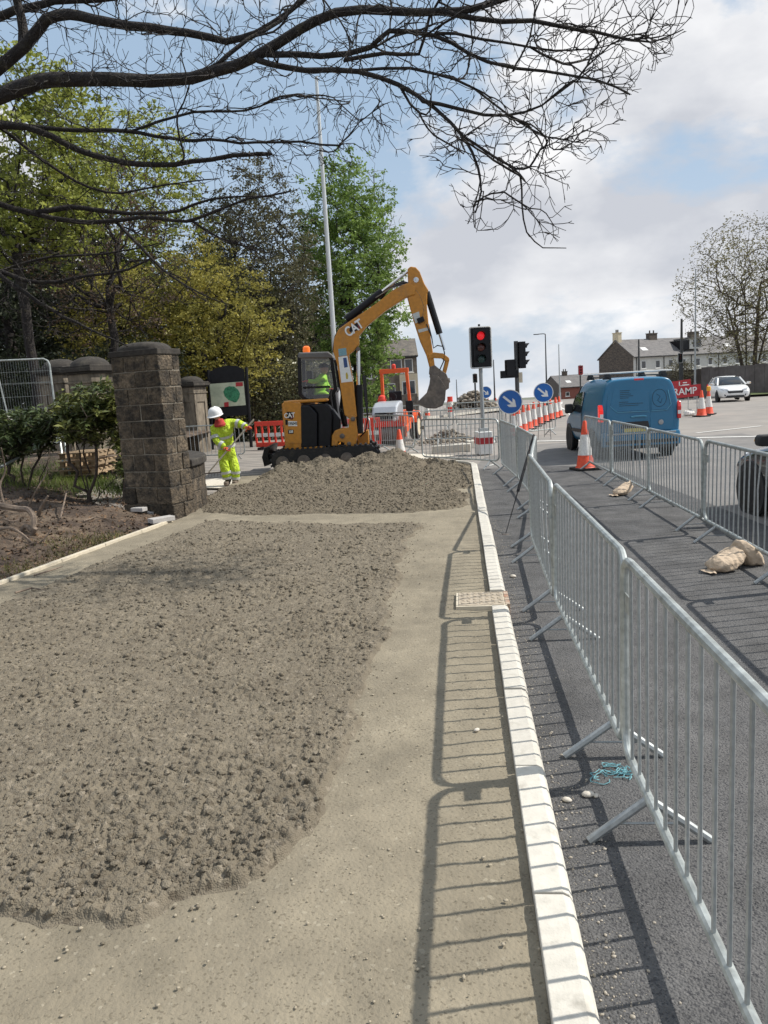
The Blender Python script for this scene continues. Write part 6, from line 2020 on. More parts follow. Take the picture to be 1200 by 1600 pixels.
# --- hatchback cars
def car(name, label, loc, rz, M_paint, L=4.0, W_=1.76, H=1.44):
    t = thing(name, label, 'car', loc, rz)
    w = W_ / 2
    def s(wb_, wm, z0, zm, zt_, wt): return [(0, z0), (wb_ * .85, z0), (wb_, z0 + .07), (wm, z0 * .4 + zm * .6), (wm, zm), (wm - .05, zm + (zt_ - zm) * .55), (wt, zt_ - .015), (wt * .5, zt_), (0, zt_ + .01)]
    st_ = [(-L / 2, s(w * .80, w * .82, .32, .74, .90, w * .70)), (-L / 2 + .06, s(w * .90, w * .93, .26, .76, .96, w * .78)), (-L / 2 + .4, s(w * .95, w * .985, .22, .80, .98, w * .84)), (-L * .22, s(w * .96, w, .18, .80, .97, w * .86)),
           (0, s(w * .96, w, .18, .79, .95, w * .86)), (L * .20, s(w * .96, w * .99, .18, .77, .94, w * .85)), (L * .27, s(w * .95, w * .985, .19, .75, .93, w * .82)), (L / 2 - .45, s(w * .93, w * .96, .20, .68, .83, w * .76)),
           (L / 2 - .12, s(w * .84, w * .88, .22, .58, .70, w * .66)), (L / 2, s(w * .70, w * .74, .26, .48, .58, w * .55))]
    loft('body', st_, M_paint, t, sub=2)
    def g(wb_, wt, zb_, zt_): return [(0, zb_), (wb_, zb_), (wb_ - (wb_ - wt) * .5, (zb_ + zt_) / 2), (wt, zt_ - .05), (wt - .10, zt_ - .005), (0, zt_)]
    gst = [(-L / 2 + .16, g(w * .78, w * .66, .92, .96)), (-L / 2 + .42, g(w * .84, w * .64, .92, 1.32)), (-L / 2 + .75, g(w * .87, w * .65, .91, H - .03)), (-L * .08, g(w * .88, w * .67, .90, H)), (L * .06, g(w * .88, w * .66, .90, H - .04)), (L * .17, g(w * .86, w * .64, .90, 1.20)), (L * .265, g(w * .80, w * .62, .90, .945))]
    loft('greenhouse', gst, M_darkglass, t, sub=2)
    rst = [(-L / 2 + .50, [(0, H - .14), (w * .60, H - .16), (w * .58, H - .10), (0, H - .075)]), (-L / 2 + .78, [(0, H - .08), (w * .64, H - .09), (w * .60, H - .025), (0, H + .0)]), (-L * .08, [(0, H - .06), (w * .66, H - .07), (w * .61, H - .005), (0, H + .018)]), (L * .055, [(0, H - .10), (w * .65, H - .11), (w * .60, H - .04), (0, H - .015)])]
    loft('roof', rst, M_paint, t, sub=1)
    for sd in (-1, 1):
        for a, c in (((sd * w * .66, L * .055, H - .09), (sd * w * .86, L * .25, .93)), ((sd * w * .665, -L * .10, H - .07), (sd * w * .89, -L * .085, .93)), ((sd * w * .645, -L / 2 + .72, H - .10), (sd * w * .84, -L / 2 + .34, .94))):
            b = MB(); b.bar(a, c, .035, .09, up=(sd, 0, .3)); b.build('pillar', M_paint, t, bevel=.01)
        for y_ in (-L / 2 + .72, L / 2 - .78):
            wheel(t, sd * (w - .10), y_, .31, .20, sd)
            b = MB(); b.lathe([(.30, -.03), (.375, -.03), (.375, .015), (.30, .015)], 28, (sd * (w - .035), y_, .31), Matrix.Rotation(math.pi / 2, 4, 'Y')); b.build('wheel_arch', M_trim, t, smooth=True)
        b = MB(); b.prism(rrect(-.11, -.07, .11, .07, .05, 3), -.05, .07, lambda a, z, e: (sd * (w + .10) + a, L * .17 + e, 1.0 + z)); m_ = b.build('mirror', M_paint if M_paint.name != 'car_black' else M_trim, t, bevel=.02)
        b = MB(); b.box((sd * (w + .16), L * .17 + .07, 1.0), (.08, .03, .025)); b.build('indicator', M_lampy, m_)
        spanel('headlamp', [(sd * w * .40, L / 2 - .03, .60), (sd * w * .72, L / 2 - .12, .66), (sd * w * .86, L / 2 - .40, .74), (sd * w * .66, L / 2 - .22, .74), (sd * w * .42, L / 2 - .07, .67)][::sd], M_lampglass, t, .02)
        spanel('fog_recess', [(sd * w * .55, L / 2 - .02, .33), (sd * w * .76, L / 2 - .12, .33), (sd * w * .78, L / 2 - .12, .47), (sd * w * .60, L / 2 - .03, .42)][::sd], M_trim, t, .02)
        spanel('tail_lamp', [(sd * w * .80, -L / 2 - .01, .78), (sd * w * .95, -L / 2 + .22, .80), (sd * w * .93, -L / 2 + .22, .98), (sd * w * .78, -L / 2 + .01, .94)][::sd], M_tail, t, .015)
    b = MB(); b.prism([(-w * .42, .48), (w * .42, .48), (w * .48, .62), (-w * .48, .62)], L / 2 - .09, L / 2 + .012, lambda a, z, e: (a, e, z)); gr_ = b.build('grille', M_trim, t, bevel=.02)
    b = MB(); b.box((0, L / 2 + .014, .59), (w * .8, .012, .02)); b.build('chrome_strip', M_alloy, gr_)
    b = MB(); b.prism([(-w * .60, .24), (w * .60, .24), (w * .50, .36), (-w * .50, .36)], L / 2 - .10, L / 2 + .006, lambda a, z, e: (a, e, z)); b.build('lower_intake', M_trim, t, bevel=.02)
    b = MB(); b.box((0, L / 2 + .02, .43), (.52, .012, .11)); b.build('number_plate', M_white, t)
    return t
M_carw = paint('car_white', (.80, .80, .79), rough=.25)
M_carb = paint('car_black', (.010, .010, .012), rough=.15, coat=1.0)
cq = AT(1137, 612, 45.5)
car('white_car', 'white hatchback driving towards the camera in front of the boundary wall', (cq.x, 45.5, 0.01), math.atan2(-(-.22), -.976) , M_carw)
car('black_car', 'shiny black car cut off by the right edge behind the barriers', (5.66, 8.55, 0.012), 0.0, M_carb, L=4.2, W_=1.80)
# ------------------------------------------------------------------ vegetation
def leaf_mat(name, c, c2, sc=.8, trans=.35, rough=.55):
    return mat(name, c, rough=rough, var=.35, sc=sc, c2=c2, mix=(.38, .62), trans=trans, spec=.3, det=3)
def chains(nodes, parent, rad):
    """split a node tree into polylines that follow the thickest child"""
    n = len(nodes)
    kids = [[] for _ in range(n)]
    for i in range(n):
        if parent[i] >= 0: kids[parent[i]].append(i)
    out = []
    stack = [(-1, i) for i in range(n) if parent[i] < 0]
    while stack:
        p, i = stack.pop()
        ch = [] if p < 0 else [p]
        while True:
            ch.append(i)
            if not kids[i]: break
            ks = sorted(kids[i], key=lambda k: -rad[k])
            for k in ks[1:]: stack.append((i, k))
            i = ks[0]
        if len(ch) > 1: out.append(ch)
    return out
def branch_mesh(nodes, parent, rad, sides=lambda r_: 7 if r_ > .08 else (5 if r_ > .025 else 3)):
    V, F = [], []
    off = 0
    for ch in chains(nodes, parent, rad):
        P = nodes[ch]
        rr_ = np.array([rad[c] for c in ch])
        if parent[ch[0]] >= 0 or len(ch) > 1:
            rr_[0] = min(rr_[0], rr_[1] * 1.25)
        n = sides(rr_.max())
        T = np.gradient(P, axis=0)
        T /= np.linalg.norm(T, axis=1, keepdims=True) + 1e-9
        ref = np.array([0.31, 0.77, 0.55])
        A = np.cross(T, ref); A /= np.linalg.norm(A, axis=1, keepdims=True) + 1e-9
        B = np.cross(T, A)
        an = np.arange(n) * 2 * math.pi / n
        ring = P[:, None] + (A[:, None] * np.cos(an)[None, :, None] + B[:, None] * np.sin(an)[None, :, None]) * rr_[:, None, None]
        k = len(ch)
        V.append(ring.reshape(-1, 3))
        i = np.arange(k - 1)[:, None] * n
        j = np.arange(n)[None]
        j2 = (j + 1) % n
        F.append(np.stack([i + j, i + j2, i + n + j2, i + n + j], -1).reshape(-1, 4) + off)
        off += k * n
    return np.concatenate(V), np.concatenate(F)
def colonise(nodes, parent, dirs, targets, rs, step=.5, bend=.25, angw=1.2, wob=.10, curl=0.0):
    """join each target to the best node already grown (near, and not against its direction)"""
    nodes, parent, dirs = list(map(np.array, nodes)), list(parent), list(map(np.array, dirs))
    N = np.array(nodes); D = np.array(dirs)
    cap = len(targets) * 7 + len(nodes) + 50
    NB = np.zeros((cap, 3)); DB = np.zeros((cap, 3)); cnt = len(N)
    NB[:cnt] = N; DB[:cnt] = D
    tips = []
    for tg in targets:
        v = tg - NB[:cnt]
        d = np.linalg.norm(v, axis=1) + 1e-6
        cs = np.einsum('ij,ij->i', v, DB[:cnt]) / d
        cost = d * (1 + angw * (1 - cs))
        k = int(np.argmin(cost))
        L = d[k]
        m_ = max(1, min(6, int(round(L / step))))
        p0 = NB[k].copy(); d0 = DB[k].copy()
        prev = k
        c1 = p0 + d0 * L * bend + (rs.randn(3) * L * curl if curl else 0)
        for s_ in range(1, m_ + 1):
            t_ = s_ / m_
            p = (1 - t_) ** 2 * p0 + 2 * t_ * (1 - t_) * c1 + t_ ** 2 * tg
            if s_ < m_: p = p + rs.randn(3) * wob * L / m_
            dd = p - NB[prev]; dd = dd / (np.linalg.norm(dd) + 1e-9)
            if cnt >= cap: break
            NB[cnt] = p; DB[cnt] = dd; parent.append(prev); prev = cnt; cnt += 1
        tips.append(prev)
    return NB[:cnt], parent, DB[:cnt], tips
def radii(parent, n, r_tip, expo=2.3, fixed=None, rmax=None):
    kids = np.zeros(n)
    acc = np.zeros(n)
    for i in range(n - 1, -1, -1):
        if acc[i] == 0: acc[i] = r_tip ** expo
        if parent[i] >= 0: acc[parent[i]] += acc[i]
    r_ = acc ** (1 / expo)
    if rmax: r_ = np.minimum(r_, rmax)
    return r_
def leaf_cloud(P, rs, size, aspect=.55, up=.3):
    """one bent leaf quad (two triangles) per point"""
    n = len(P)
    a = rs.randn(n, 3); a[:, 2] *= .6; a /= np.linalg.norm(a, axis=1, keepdims=True)
    b_ = rs.randn(n, 3); b_[:, 2] += up
    b_ = np.cross(a, b_); b_ /= np.linalg.norm(b_, axis=1, keepdims=True) + 1e-9
    s_ = size * (.6 + .8 * rs.rand(n, 1))
    c0 = P - a * s_ * .5; c2 = P + a * s_ * .5
    nrm = np.cross(a, b_)
    c1 = P + b_ * s_ * aspect * .5 + nrm * s_ * .10
    c3 = P - b_ * s_ * aspect * .5 + nrm * s_ * .10
    V = np.stack([c0, c1, c2, c3], 1).reshape(-1, 3)
    i = np.arange(n) * 4
    return V, np.stack([i, i + 1, i + 2, i + 3], -1)
def tree(name, label, base, H, cz, rx, rz_c, ntip, nleaf, lsize, leafm, barkm, seed, cat='tree', group=None, trunk_r=.2, cx=0.0, cy=0.0, holes=.35, spread=.4, fork=.45, rtip=.010, lean=(0, 0), shell=.5, trunk_n=6, leaf_below=True, multi=1):
    rs = np.random.RandomState(seed)
    t = thing(name, label, cat, base, 0, group)
    nodes, par, dirs = [], [], []
    for m_ in range(multi):
        ox, oy = (rs.randn(2) * .25 * (multi > 1))
        top = np.array([lean[0] + cx * .5 + (rs.randn() * rx * .35 if multi > 1 else 0), lean[1] + cy * .5 + (rs.randn() * rx * .25 if multi > 1 else 0), H * fork + (cz - rz_c) * .2])
        last = -1
        for i in range(trunk_n + 1):
            q = i / trunk_n
            p = np.array([ox, oy, 0]) * (1 - q) + top * q + np.array([rs.randn() * .05 * H * .1, rs.randn() * .05 * H * .1, 0]) * (0 < q < 1)
            nodes.append(p); par.append(last); dirs.append(np.array([0, 0, 1.0])); last = len(nodes) - 1
    T = []
    while len(T) < ntip:
        p = rs.randn(3); p /= np.linalg.norm(p); p *= (shell + (1 - shell) * rs.rand()) if rs.rand() < .75 else rs.rand() ** .5
        q = np.array([cx + p[0] * rx, cy + p[1] * rx, cz + p[2] * rz_c])
        nz = float(fbm(np.array([q[0] * 1.3 + seed * 7 + q[1]]), np.array([q[2] * 1.3 + q[1] * .7]), .55, 3, seed)[0])
        if nz < holes: continue
        if q[2] < .4: continue
        T.append(q)
    T = np.array(T)
    T = T[np.argsort(np.linalg.norm(T - nodes[trunk_n], axis=1))]
    N, par, D, tips = colonise(nodes, par, dirs, T, rs, step=.7, bend=.35)
    rad = radii(par, len(N), rtip, 2.2)
    sc_ = trunk_r / rad[0]
    rad = np.where(rad > .03, rad * (1 + (sc_ - 1) * np.clip((rad - .03) / max(rad[0] - .03, .01), 0, 1)), rad)
    V, F = branch_mesh(N, par, rad)
    npmesh('trunk', V, F, barkm, t, smooth=True)
    if nleaf:
        k = rs.randint(0, len(N) - (trunk_n + 1) * multi, nleaf) + (trunk_n + 1) * multi
        tipw = np.array(tips)[rs.randint(0, len(tips), nleaf)]
        k = np.where(rs.rand(nleaf) < .75, tipw, k)
        ncl = max(1, nleaf // 14)                      # leaves gather in small sprays
        ci = rs.randint(0, ncl, nleaf)
        C_ = N[k[:ncl]] + rs.randn(ncl, 3) * spread * np.array([1, 1, .8])
        P = C_[ci] + rs.randn(nleaf, 3) * spread * .42 * np.array([1, 1, .55])
        P[:, 2] = np.maximum(P[:, 2], .15)
        V, F = leaf_cloud(P, rs, lsize)
        npmesh('crown', V, F, leafm, t)
    return t
L_fresh = leaf_mat('leaf_fresh', (.35, .38, .085), (.19, .225, .055), trans=.45)
L_yellow = leaf_mat('leaf_yellow', (.39, .345, .08), (.21, .20, .055), trans=.4)
L_olive = leaf_mat('leaf_olive', (.14, .13, .065), (.07, .072, .04))
L_green = leaf_mat('leaf_green', (.24, .34, .08), (.11, .18, .045), trans=.4)
L_dark = leaf_mat('leaf_dark', (.05, .062, .03), (.024, .03, .017))
L_laurel = leaf_mat('leaf_laurel', (.24, .23, .12), (.10, .11, .055), trans=.15, rough=.35)
L_bud = leaf_mat('leaf_bud', (.24, .22, .11), (.15, .14, .075), trans=.4)
L_brown = leaf_mat('leaf_brown', (.15, .10, .07), (.08, .06, .042))
def base_at(px, Y):
    p = AT(px, 650, Y); return (p.x, Y, float(bedz(p.x, Y)) - .1 if p.x < -6 else 0.0)
GT = 'trees of the park'
def zc(px, py, Y): return AT(px, py, Y).z
def T(name, label, px, Y, ctop, cbot, wpx, ntip, nleaf, ls, lm, bk, seed, **k):
    b = base_at(px, Y)
    zt_, zb_ = zc(px, ctop, Y) - b[2], zc(px, cbot, Y) - b[2]
    rx = wpx / FPX * Y / 2
    return tree(name, label, b, zt_, (zt_ + zb_) / 2, rx, (zt_ - zb_) / 2, ntip, nleaf, ls, lm, bk, seed, group=GT, **k)
T('park_tree', 'fresh green tree high at the left edge behind the bare branches', 60, 24, 60, 430, 330, 560, 20000, .15, L_fresh, M_bark_green, 1, trunk_r=.15, holes=.43, spread=.26)
T('park_tree', 'brownish bare-twigged tree behind the ornate gate piers', 190, 27, 200, 560, 260, 900, 5000, .10, L_brown, M_bark_green, 2, trunk_r=.14, holes=.30, spread=.3)
T('yellow_tree', 'yellow-green bushy tree behind the square pillar', 335, 32.5, 375, 660, 230, 600, 26000, .13, L_yellow, M_bark_green, 3, trunk_r=.12, holes=.28, multi=4, fork=.3, spread=.30)
T('yellow_tree', 'smaller yellow-green tree behind the ornate piers', 205, 31, 420, 640, 190, 460, 14000, .13, L_yellow, M_bark_green, 4, trunk_r=.12, holes=.32, multi=3, fork=.3, spread=.3)
T('park_tree', 'dark olive tree with dense twigs behind the lamp post', 425, 36, 240, 690, 190, 1100, 26000, .12, L_olive, M_bark_green, 5, trunk_r=.25, holes=.22, spread=.28)
T('park_tree', 'bright green tree behind the excavator boom', 560, 43, 235, 655, 165, 760, 34000, .17, L_green, M_bark_green, 6, trunk_r=.25, holes=.30, spread=.30)
T('park_tree', 'thin-leaved tree at the right end of the park trees', 598, 50, 225, 600, 110, 600, 4200, .15, L_green, M_bark, 7, trunk_r=.2, holes=.28, spread=.25)
T('park_tree', 'tall fresh green tree above the yellow-green bushes', 240, 36, 150, 560, 250, 560, 19000, .17, L_fresh, M_bark_green, 8, trunk_r=.18, holes=.42, spread=.3)
T('park_tree', 'dark tree behind the mesh fence', 30, 31, 230, 640, 280, 520, 16000, .17, L_dark, M_bark_green, 9, trunk_r=.25, holes=.30, spread=.35)
T('park_tree', 'dark tree between the yellow tree and the olive tree', 395, 42, 290, 690, 220, 480, 14000, .18, L_dark, M_bark_green, 10, trunk_r=.25, holes=.22, spread=.35)
T('park_tree', 'dark tree low behind the ornate piers', 140, 38, 300, 660, 280, 520, 18000, .18, L_dark, M_bark_green, 11, trunk_r=.25, holes=.24, spread=.35)
T('park_tree', 'olive tree beside the stone house', 512, 52, 330, 660, 110, 420, 10000, .18, L_olive, M_bark_green, 12, trunk_r=.25, holes=.24, spread=.3)
def hedge(name, label, p, q, H, th, n, ls, lm, seed, z0=0.0, cat='hedge'):
    rs = np.random.RandomState(seed)
    p, q = np.array(p), np.array(q)
    t = thing(name, label, cat, (p[0], p[1], z0))
    u = rs.rand(n); v = rs.rand(n); w = rs.randn(n)
    top = H * (.8 + .4 * fbm(u * 6, u * 0 + 3, 1.0, 3, seed))
    P = np.stack([(q[0] - p[0]) * u + w * th * .3, (q[1] - p[1]) * u + rs.randn(n) * th * .4, v * top], -1)
    V, F = leaf_cloud(P, rs, ls, .5)
    npmesh('foliage', V, F, lm, t)
    b = MB()
    for i in range(26):
        x = rs.rand(); y0 = np.array([(q[0] - p[0]) * x, (q[1] - p[1]) * x, 0])
        b.tube([tuple(y0), tuple(y0 + np.array([rs.randn() * .2, rs.randn() * .15, H * .5])), tuple(y0 + np.array([rs.randn() * .4, rs.randn() * .2, H * (.7 + .3 * rs.rand())]))], [.03, .02, .008], 4)
    tag(b.build('stems', M_bark, t), kind='stuff')
    return t
a, c = AT(380, 690, 33.5), AT(460, 690, 33.5)
hedge('laurel_hedge', 'pale leathery laurel hedge between the noticeboard and the excavator', (a.x, 33.5), (c.x + 1.5, 33.6), 3.2, .7, 9000, .13, L_laurel, 21)
a, c = AT(250, 690, 34), AT(385, 690, 33)
hedge('dark_hedge', 'dark leafy undergrowth behind the noticeboard', (a.x, 34), (c.x, 33.5), 3.2, .8, 8000, .15, L_dark, 22)
a, c = AT(-40, 640, 26), AT(290, 660, 29)
hedge('undergrowth', 'dark undergrowth behind the ornate gate piers', (a.x, 25), (c.x, 29), 3.4, 1.2, 11000, .15, L_dark, 23, z0=.5)
a, c = AT(560, 690, 60), AT(612, 690, 60)
hedge('garden_hedge', 'green garden shrubs below the stone house', (a.x, 62), (c.x, 62), 2.6, .8, 2500, .18, L_green, 24, z0=-.5)
# far wood closing the view behind the park trees
rs = np.random.RandomState(77)
n = 26000
X_ = rs.uniform(-34, -3, n); Yw = 58 + rs.rand(n) * 10 + (X_ + 3) * .25
Hh = 9 + 6 * fbm(X_ * .25, Yw * .1, 1, 3, 5) - 5 * sstep(-9, -3, X_)
Zw = rs.rand(n) * Hh
V, F = leaf_cloud(np.stack([X_, Yw, Zw], -1), rs, .55, .7)
o = npmesh('far_wood', V, F, L_dark)
tag(o, 'dark wood closing the view behind the park trees', 'wood', kind='stuff')

# bare roadside tree on the right
b_ = AT(1172, 600, 60)
rs = np.random.RandomState(31)
bt = thing('bare_tree', 'large nearly bare tree behind the boundary wall on the right', 'tree', (b_.x, 60, -.3))
nodes, par, dirs = [], [], []
for (dx, dy, h_) in ((-1.6, .3, 6.5), (-.3, .5, 8.5), (.5, -.3, 8.0), (1.9, .2, 7.0)):
    last = -1
    for i in range(8):
        q = i / 7
        nodes.append(np.array([dx * q ** 1.3 + (.25 if dx > 0 else -.25) * (1 - q), dy * q, h_ * q])); par.append(last); dirs.append(np.array([dx * .1, dy * .1, 1.0])); last = len(nodes) - 1
TT = []
zt_ = AT(1150, 352, 60).z + .3
while len(TT) < 1700:
    p = rs.randn(3); p /= np.linalg.norm(p); p *= rs.rand() ** .45
    q = np.array([p[0] * 5.9 + .2, p[1] * 4, 7.6 + p[2] * 6.0])
    if q[2] < 2.2 + .9 * abs(q[0]) * .3: continue
    TT.append(q)
TT = np.array(TT); TT = TT[np.argsort(np.linalg.norm(TT - np.array([0, 0, 4]), axis=1))]
N, par, D, tips = colonise(nodes, par, dirs, TT, rs, step=.8, bend=.4, angw=1.0)
rad = radii(par, len(N), .013, 2.25); rad = np.minimum(rad, .30)
V, F = branch_mesh(N, par, rad); npmesh('trunk', V, F, M_bark, bt, smooth=True)
P = N[np.array(tips)[rs.randint(0, len(tips), 15000)]] + rs.randn(15000, 3) * .26
V, F = leaf_cloud(P, rs, .16); npmesh('buds', V, F, L_bud, bt)
p = AT(1113, 575, 58)
tree('garden_shrub', 'pale rounded shrub standing before the white terrace', (p.x, 64, -.4), 3.2, 2.4, .75, .9, 120, 1500, .14, leaf_mat('leaf_grey', (.16, .15, .10), (.10, .095, .06)), M_bark, 41, cat='shrub', trunk_r=.07)
# ------------------------------------------------------------------ bare branches overhead: a tree standing left of the frame
rs = np.random.RandomState(12)
TB = Vector((-7.6, 11.2, .35))
ot_ = thing('overhanging_tree', 'bare dark tree reaching over the pavement from the left', 'tree', TB)
nodes, par, dirs, fixr = [], [], [], {}
def limb(pts, r0, r1, join=None):
    """pts: (px, py, Y); starts at node index join or as a new root"""
    last = join if join is not None else -1
    P = [AT(x, y, Y) - TB for x, y, Y in pts]
    Q = []
    for n_ in range(len(P) - 1):
        a_, b0, c_, d_ = P[max(n_ - 1, 0)], P[n_], P[n_ + 1], P[min(n_ + 2, len(P) - 1)]
        k = max(2, int((c_ - b0).length / .22))
        for i in range(k):
            t_ = i / k
            Q.append(.5 * ((2 * b0) + (c_ - a_) * t_ + (2 * a_ - 5 * b0 + 4 * c_ - d_) * t_ ** 2 + (3 * b0 - a_ - 3 * c_ + d_) * t_ ** 3))
    Q.append(P[-1])
    ids = []
    for i, p in enumerate(Q):
        rr0 = r0 + (r1 - r0) * i / max(1, len(Q) - 1)
        ph_ = len(nodes) * .55
        w = Vector((math.sin(ph_) , math.cos(ph_ * 1.3), math.sin(ph_ * .7 + 1))) * (.012 + rr0 * .28) + Vector(rs.randn(3)) * .006
        p = p + w
        d = (Q[min(i + 1, len(Q) - 1)] - Q[max(i - 1, 0)]).normalized()
        nodes.append(np.array(p)); dirs.append(np.array(d)); par.append(last)
        last = len(nodes) - 1
        fixr[last] = r0 + (r1 - r0) * i / max(1, len(Q) - 1)
        ids.append(last)
    return ids
def near(ids, px, py):
    best = None
    for k in ids:
        w = Vector(nodes[k]) + TB
        v = w - CAMO
        f_ = v.dot(_F)
        x, y = 600 + FPX * v.dot(_R) / f_, 800 - FPX * v.dot(_U) / f_
        d = (x - px) ** 2 + (y - py) ** 2
        if best is None or d < best[0]: best = (d, k)
    return best[1]
# trunk rising out of the frame on the left
tr_ = []
last = -1
for i in range(9):
    q = i / 8
    nodes.append(np.array([.5 * q * q, -.3 * q, 9.0 * q])); dirs.append(np.array([0, 0, 1.])); par.append(last); last = len(nodes) - 1; fixr[last] = .36 - .14 * q; tr_.append(last)
L1 = limb([(-140, 215, 11.0), (-60, 172, 10.8), (0, 153, 10.6), (60, 130, 10.4), (150, 127, 10.2), (260, 124, 10.0), (330, 108, 9.8), (400, 84, 9.6), (470, 48, 9.4), (530, 24, 9.2), (610, 20, 9.0), (690, 20, 8.8), (760, 8, 8.6), (850, -25, 8.4)], .115, .026, tr_[4])
L2 = limb([(405, 92, 9.6), (480, 106, 9.3), (560, 112, 9.1), (620, 135, 8.9), (680, 175, 8.7), (725, 215, 8.5), (750, 262, 8.4), (752, 300, 8.4), (740, 330, 8.35)], .036, .009, near(L1, 400, 84))
L2b = limb([(660, 155, 8.7), (720, 168, 8.6), (790, 180, 8.5), (850, 165, 8.4), (900, 130, 8.3)], .022, .007, near(L2, 660, 160))
L2c = limb([(725, 215, 8.5), (770, 245, 8.4), (810, 270, 8.3), (815, 320, 8.3), (825, 360, 8.3), (850, 385, 8.3), (885, 387, 8.25)], .017, .005, near(L2, 725, 215))
L3 = limb([(400, 85, 9.6), (500, 92, 9.4), (580, 75, 9.2), (610, 45, 9.0), (680, 52, 8.9), (760, 95, 8.7), (850, 112, 8.5), (930, 125, 8.4), (985, 148, 8.3)], .038, .008, near(L1, 400, 84))
L4 = limb([(690, 20, 8.8), (740, 33, 8.7), (830, 32, 8.6), (900, 42, 8.5), (960, 52, 8.4), (1020, 66, 8.3), (1070, 45, 8.25)], .032, .006, near(L1, 690, 20))
L4b = limb([(540, 95, 9.2), (600, 85, 9.1), (650, 88, 9.0), (670, 30, 8.9), (700, -20, 8.8)], .025, .012, near(L3, 540, 92))
L5 = limb([(-110, 170, 11.4), (-20, 120, 11.3), (35, 75, 11.2), (70, 35, 11.1), (110, 24, 11.0), (180, 38, 10.8), (290, 48, 10.6), (350, 60, 10.5), (400, 50, 10.4), (450, 25, 10.3), (500, -20, 10.2)], .095, .026, tr_[5])
L5b = limb([(38, 70, 11.2), (30, 30, 11.2), (15, -30, 11.2)], .075, .05, near(L5, 38, 72))
L6 = limb([(-120, 200, 12.0), (0, 192, 11.8), (60, 205, 11.6), (130, 240, 11.4), (220, 257, 11.2), (300, 252, 11.0), (360, 242, 10.8), (420, 238, 10.7)], .062, .026, tr_[4])
L6b = limb([(0, 190, 11.8), (100, 205, 11.6), (190, 205, 11.4), (290, 218, 11.2), (330, 215, 11.0), (400, 222, 10.8), (470, 222, 10.6), (528, 230, 10.4), (560, 195, 10.3), (600, 165, 10.2)], .036, .008, near(L6, 0, 192))
L7 = limb([(-120, 300, 12.4), (0, 318, 12.2), (60, 335, 12.0), (140, 350, 11.8), (220, 342, 11.6), (290, 345, 11.4), (330, 330, 11.2), (390, 310, 11.0), (450, 300, 10.9)], .058, .012, tr_[3])
L7b = limb([(60, 335, 12.0), (110, 325, 12.0), (200, 335, 11.9), (280, 328, 11.8), (330, 308, 11.7), (420, 305, 11.6)], .045, .010, near(L7, 60, 335))
L7c = limb([(180, 345, 11.8), (220, 390, 11.6), (270, 435, 11.4), (330, 468, 11.2), (360, 475, 11.1)], .028, .006, near(L7, 180, 345))
L7d = limb([(300, 345, 11.4), (340, 370, 11.2), (390, 385, 11.0), (430, 415, 10.9)], .022, .005, near(L7, 300, 345))
L8 = limb([(-120, 400, 12.8), (0, 425, 12.6), (40, 440, 12.5), (90, 438, 12.4), (140, 428, 12.3), (200, 420, 12.2), (240, 400, 12.1)], .055, .014, tr_[2])
L8b = limb([(0, 432, 12.6), (60, 475, 12.4), (120, 505, 12.2), (200, 540, 12.0)], .04, .010, near(L8, 0, 425))
L9 = limb([(-100, 60, 11.8), (0, 25, 11.6), (90, 8, 11.4), (180, -5, 11.2), (260, -40, 11.0)], .07, .03, tr_[6])
L10 = limb([(330, 108, 9.8), (390, 60, 9.9), (440, 30, 10.0), (480, -15, 10.1)], .03, .018, near(L1, 330, 108))
L11 = limb([(560, 112, 9.1), (640, 110, 8.9), (710, 128, 8.7), (770, 160, 8.6), (830, 200, 8.5), (880, 215, 8.45), (920, 200, 8.4)], .02, .006, near(L2, 560, 112))
L12 = limb([(680, 52, 8.9), (750, 60, 8.8), (830, 75, 8.7), (900, 82, 8.6), (960, 70, 8.5)], .02, .006, near(L3, 680, 52))
L13 = limb([(0, 200, 12.2), (90, 265, 12.3), (170, 300, 12.3), (260, 290, 12.2), (340, 280, 12.0)], .03, .008, near(L6, 0, 192))
L14 = limb([(0, 425, 12.8), (80, 400, 12.9), (160, 395, 12.9), (250, 380, 12.8)], .025, .008, near(L8, 0, 425))
L15 = limb([(752, 300, 8.4), (750, 340, 8.4), (745, 365, 8.4)], .008, .004, near(L2, 752, 300))
L16 = limb([(210, 206, 11.4), (300, 175, 11.2), (380, 170, 11.0), (460, 150, 10.8), (540, 160, 10.6)], .022, .007, near(L6b, 210, 206))
main = len(nodes)
low = [(-60, 560), (120, 545), (220, 520), (330, 470), (430, 400), (480, 300), (560, 260), (620, 240), (680, 250), (730, 340), (760, 372), (800, 330), (840, 375), (890, 390), (900, 300), (950, 235), (985, 150), (1075, 45), (1080, -150), (-60, -150)]
lp = np.array(low, float)
TT = []
NBm = np.array(nodes)
pix = []
for k in range(main):
    w = Vector(nodes[k]) + TB; v = w - CAMO; f_ = max(v.dot(_F), .1)
    pix.append((600 + FPX * v.dot(_R) / f_, 800 - FPX * v.dot(_U) / f_, w.y))
pix = np.array(pix)
while len(TT) < 3400:
    x, y = rs.uniform(-60, 1080), rs.uniform(-150, 560)
    if poly_sd(np.array([x]), np.array([y]), low)[0] < 0: continue
    d = np.hypot(pix[:, 0] - x, pix[:, 1] - y)
    k = int(np.argmin(d))
    if d[k] > 110: continue
    if rs.rand() > math.exp(-d[k] / 70) + .12: continue
    dens = 1.0 if y < 260 else .62
    if rs.rand() > dens: continue
    p = AT(x, y, pix[k, 2] + rs.randn() * .5) - TB
    TT.append((d[k], np.array(p)))
TT.sort(key=lambda e: e[0])
TT = np.array([e[1] for e in TT])
N, par, D, tips = colonise(nodes, par, dirs, TT, rs, step=.085, bend=.62, angw=1.3, wob=.05, curl=.20)
rad = radii(par, len(N), .0040, 2.5)
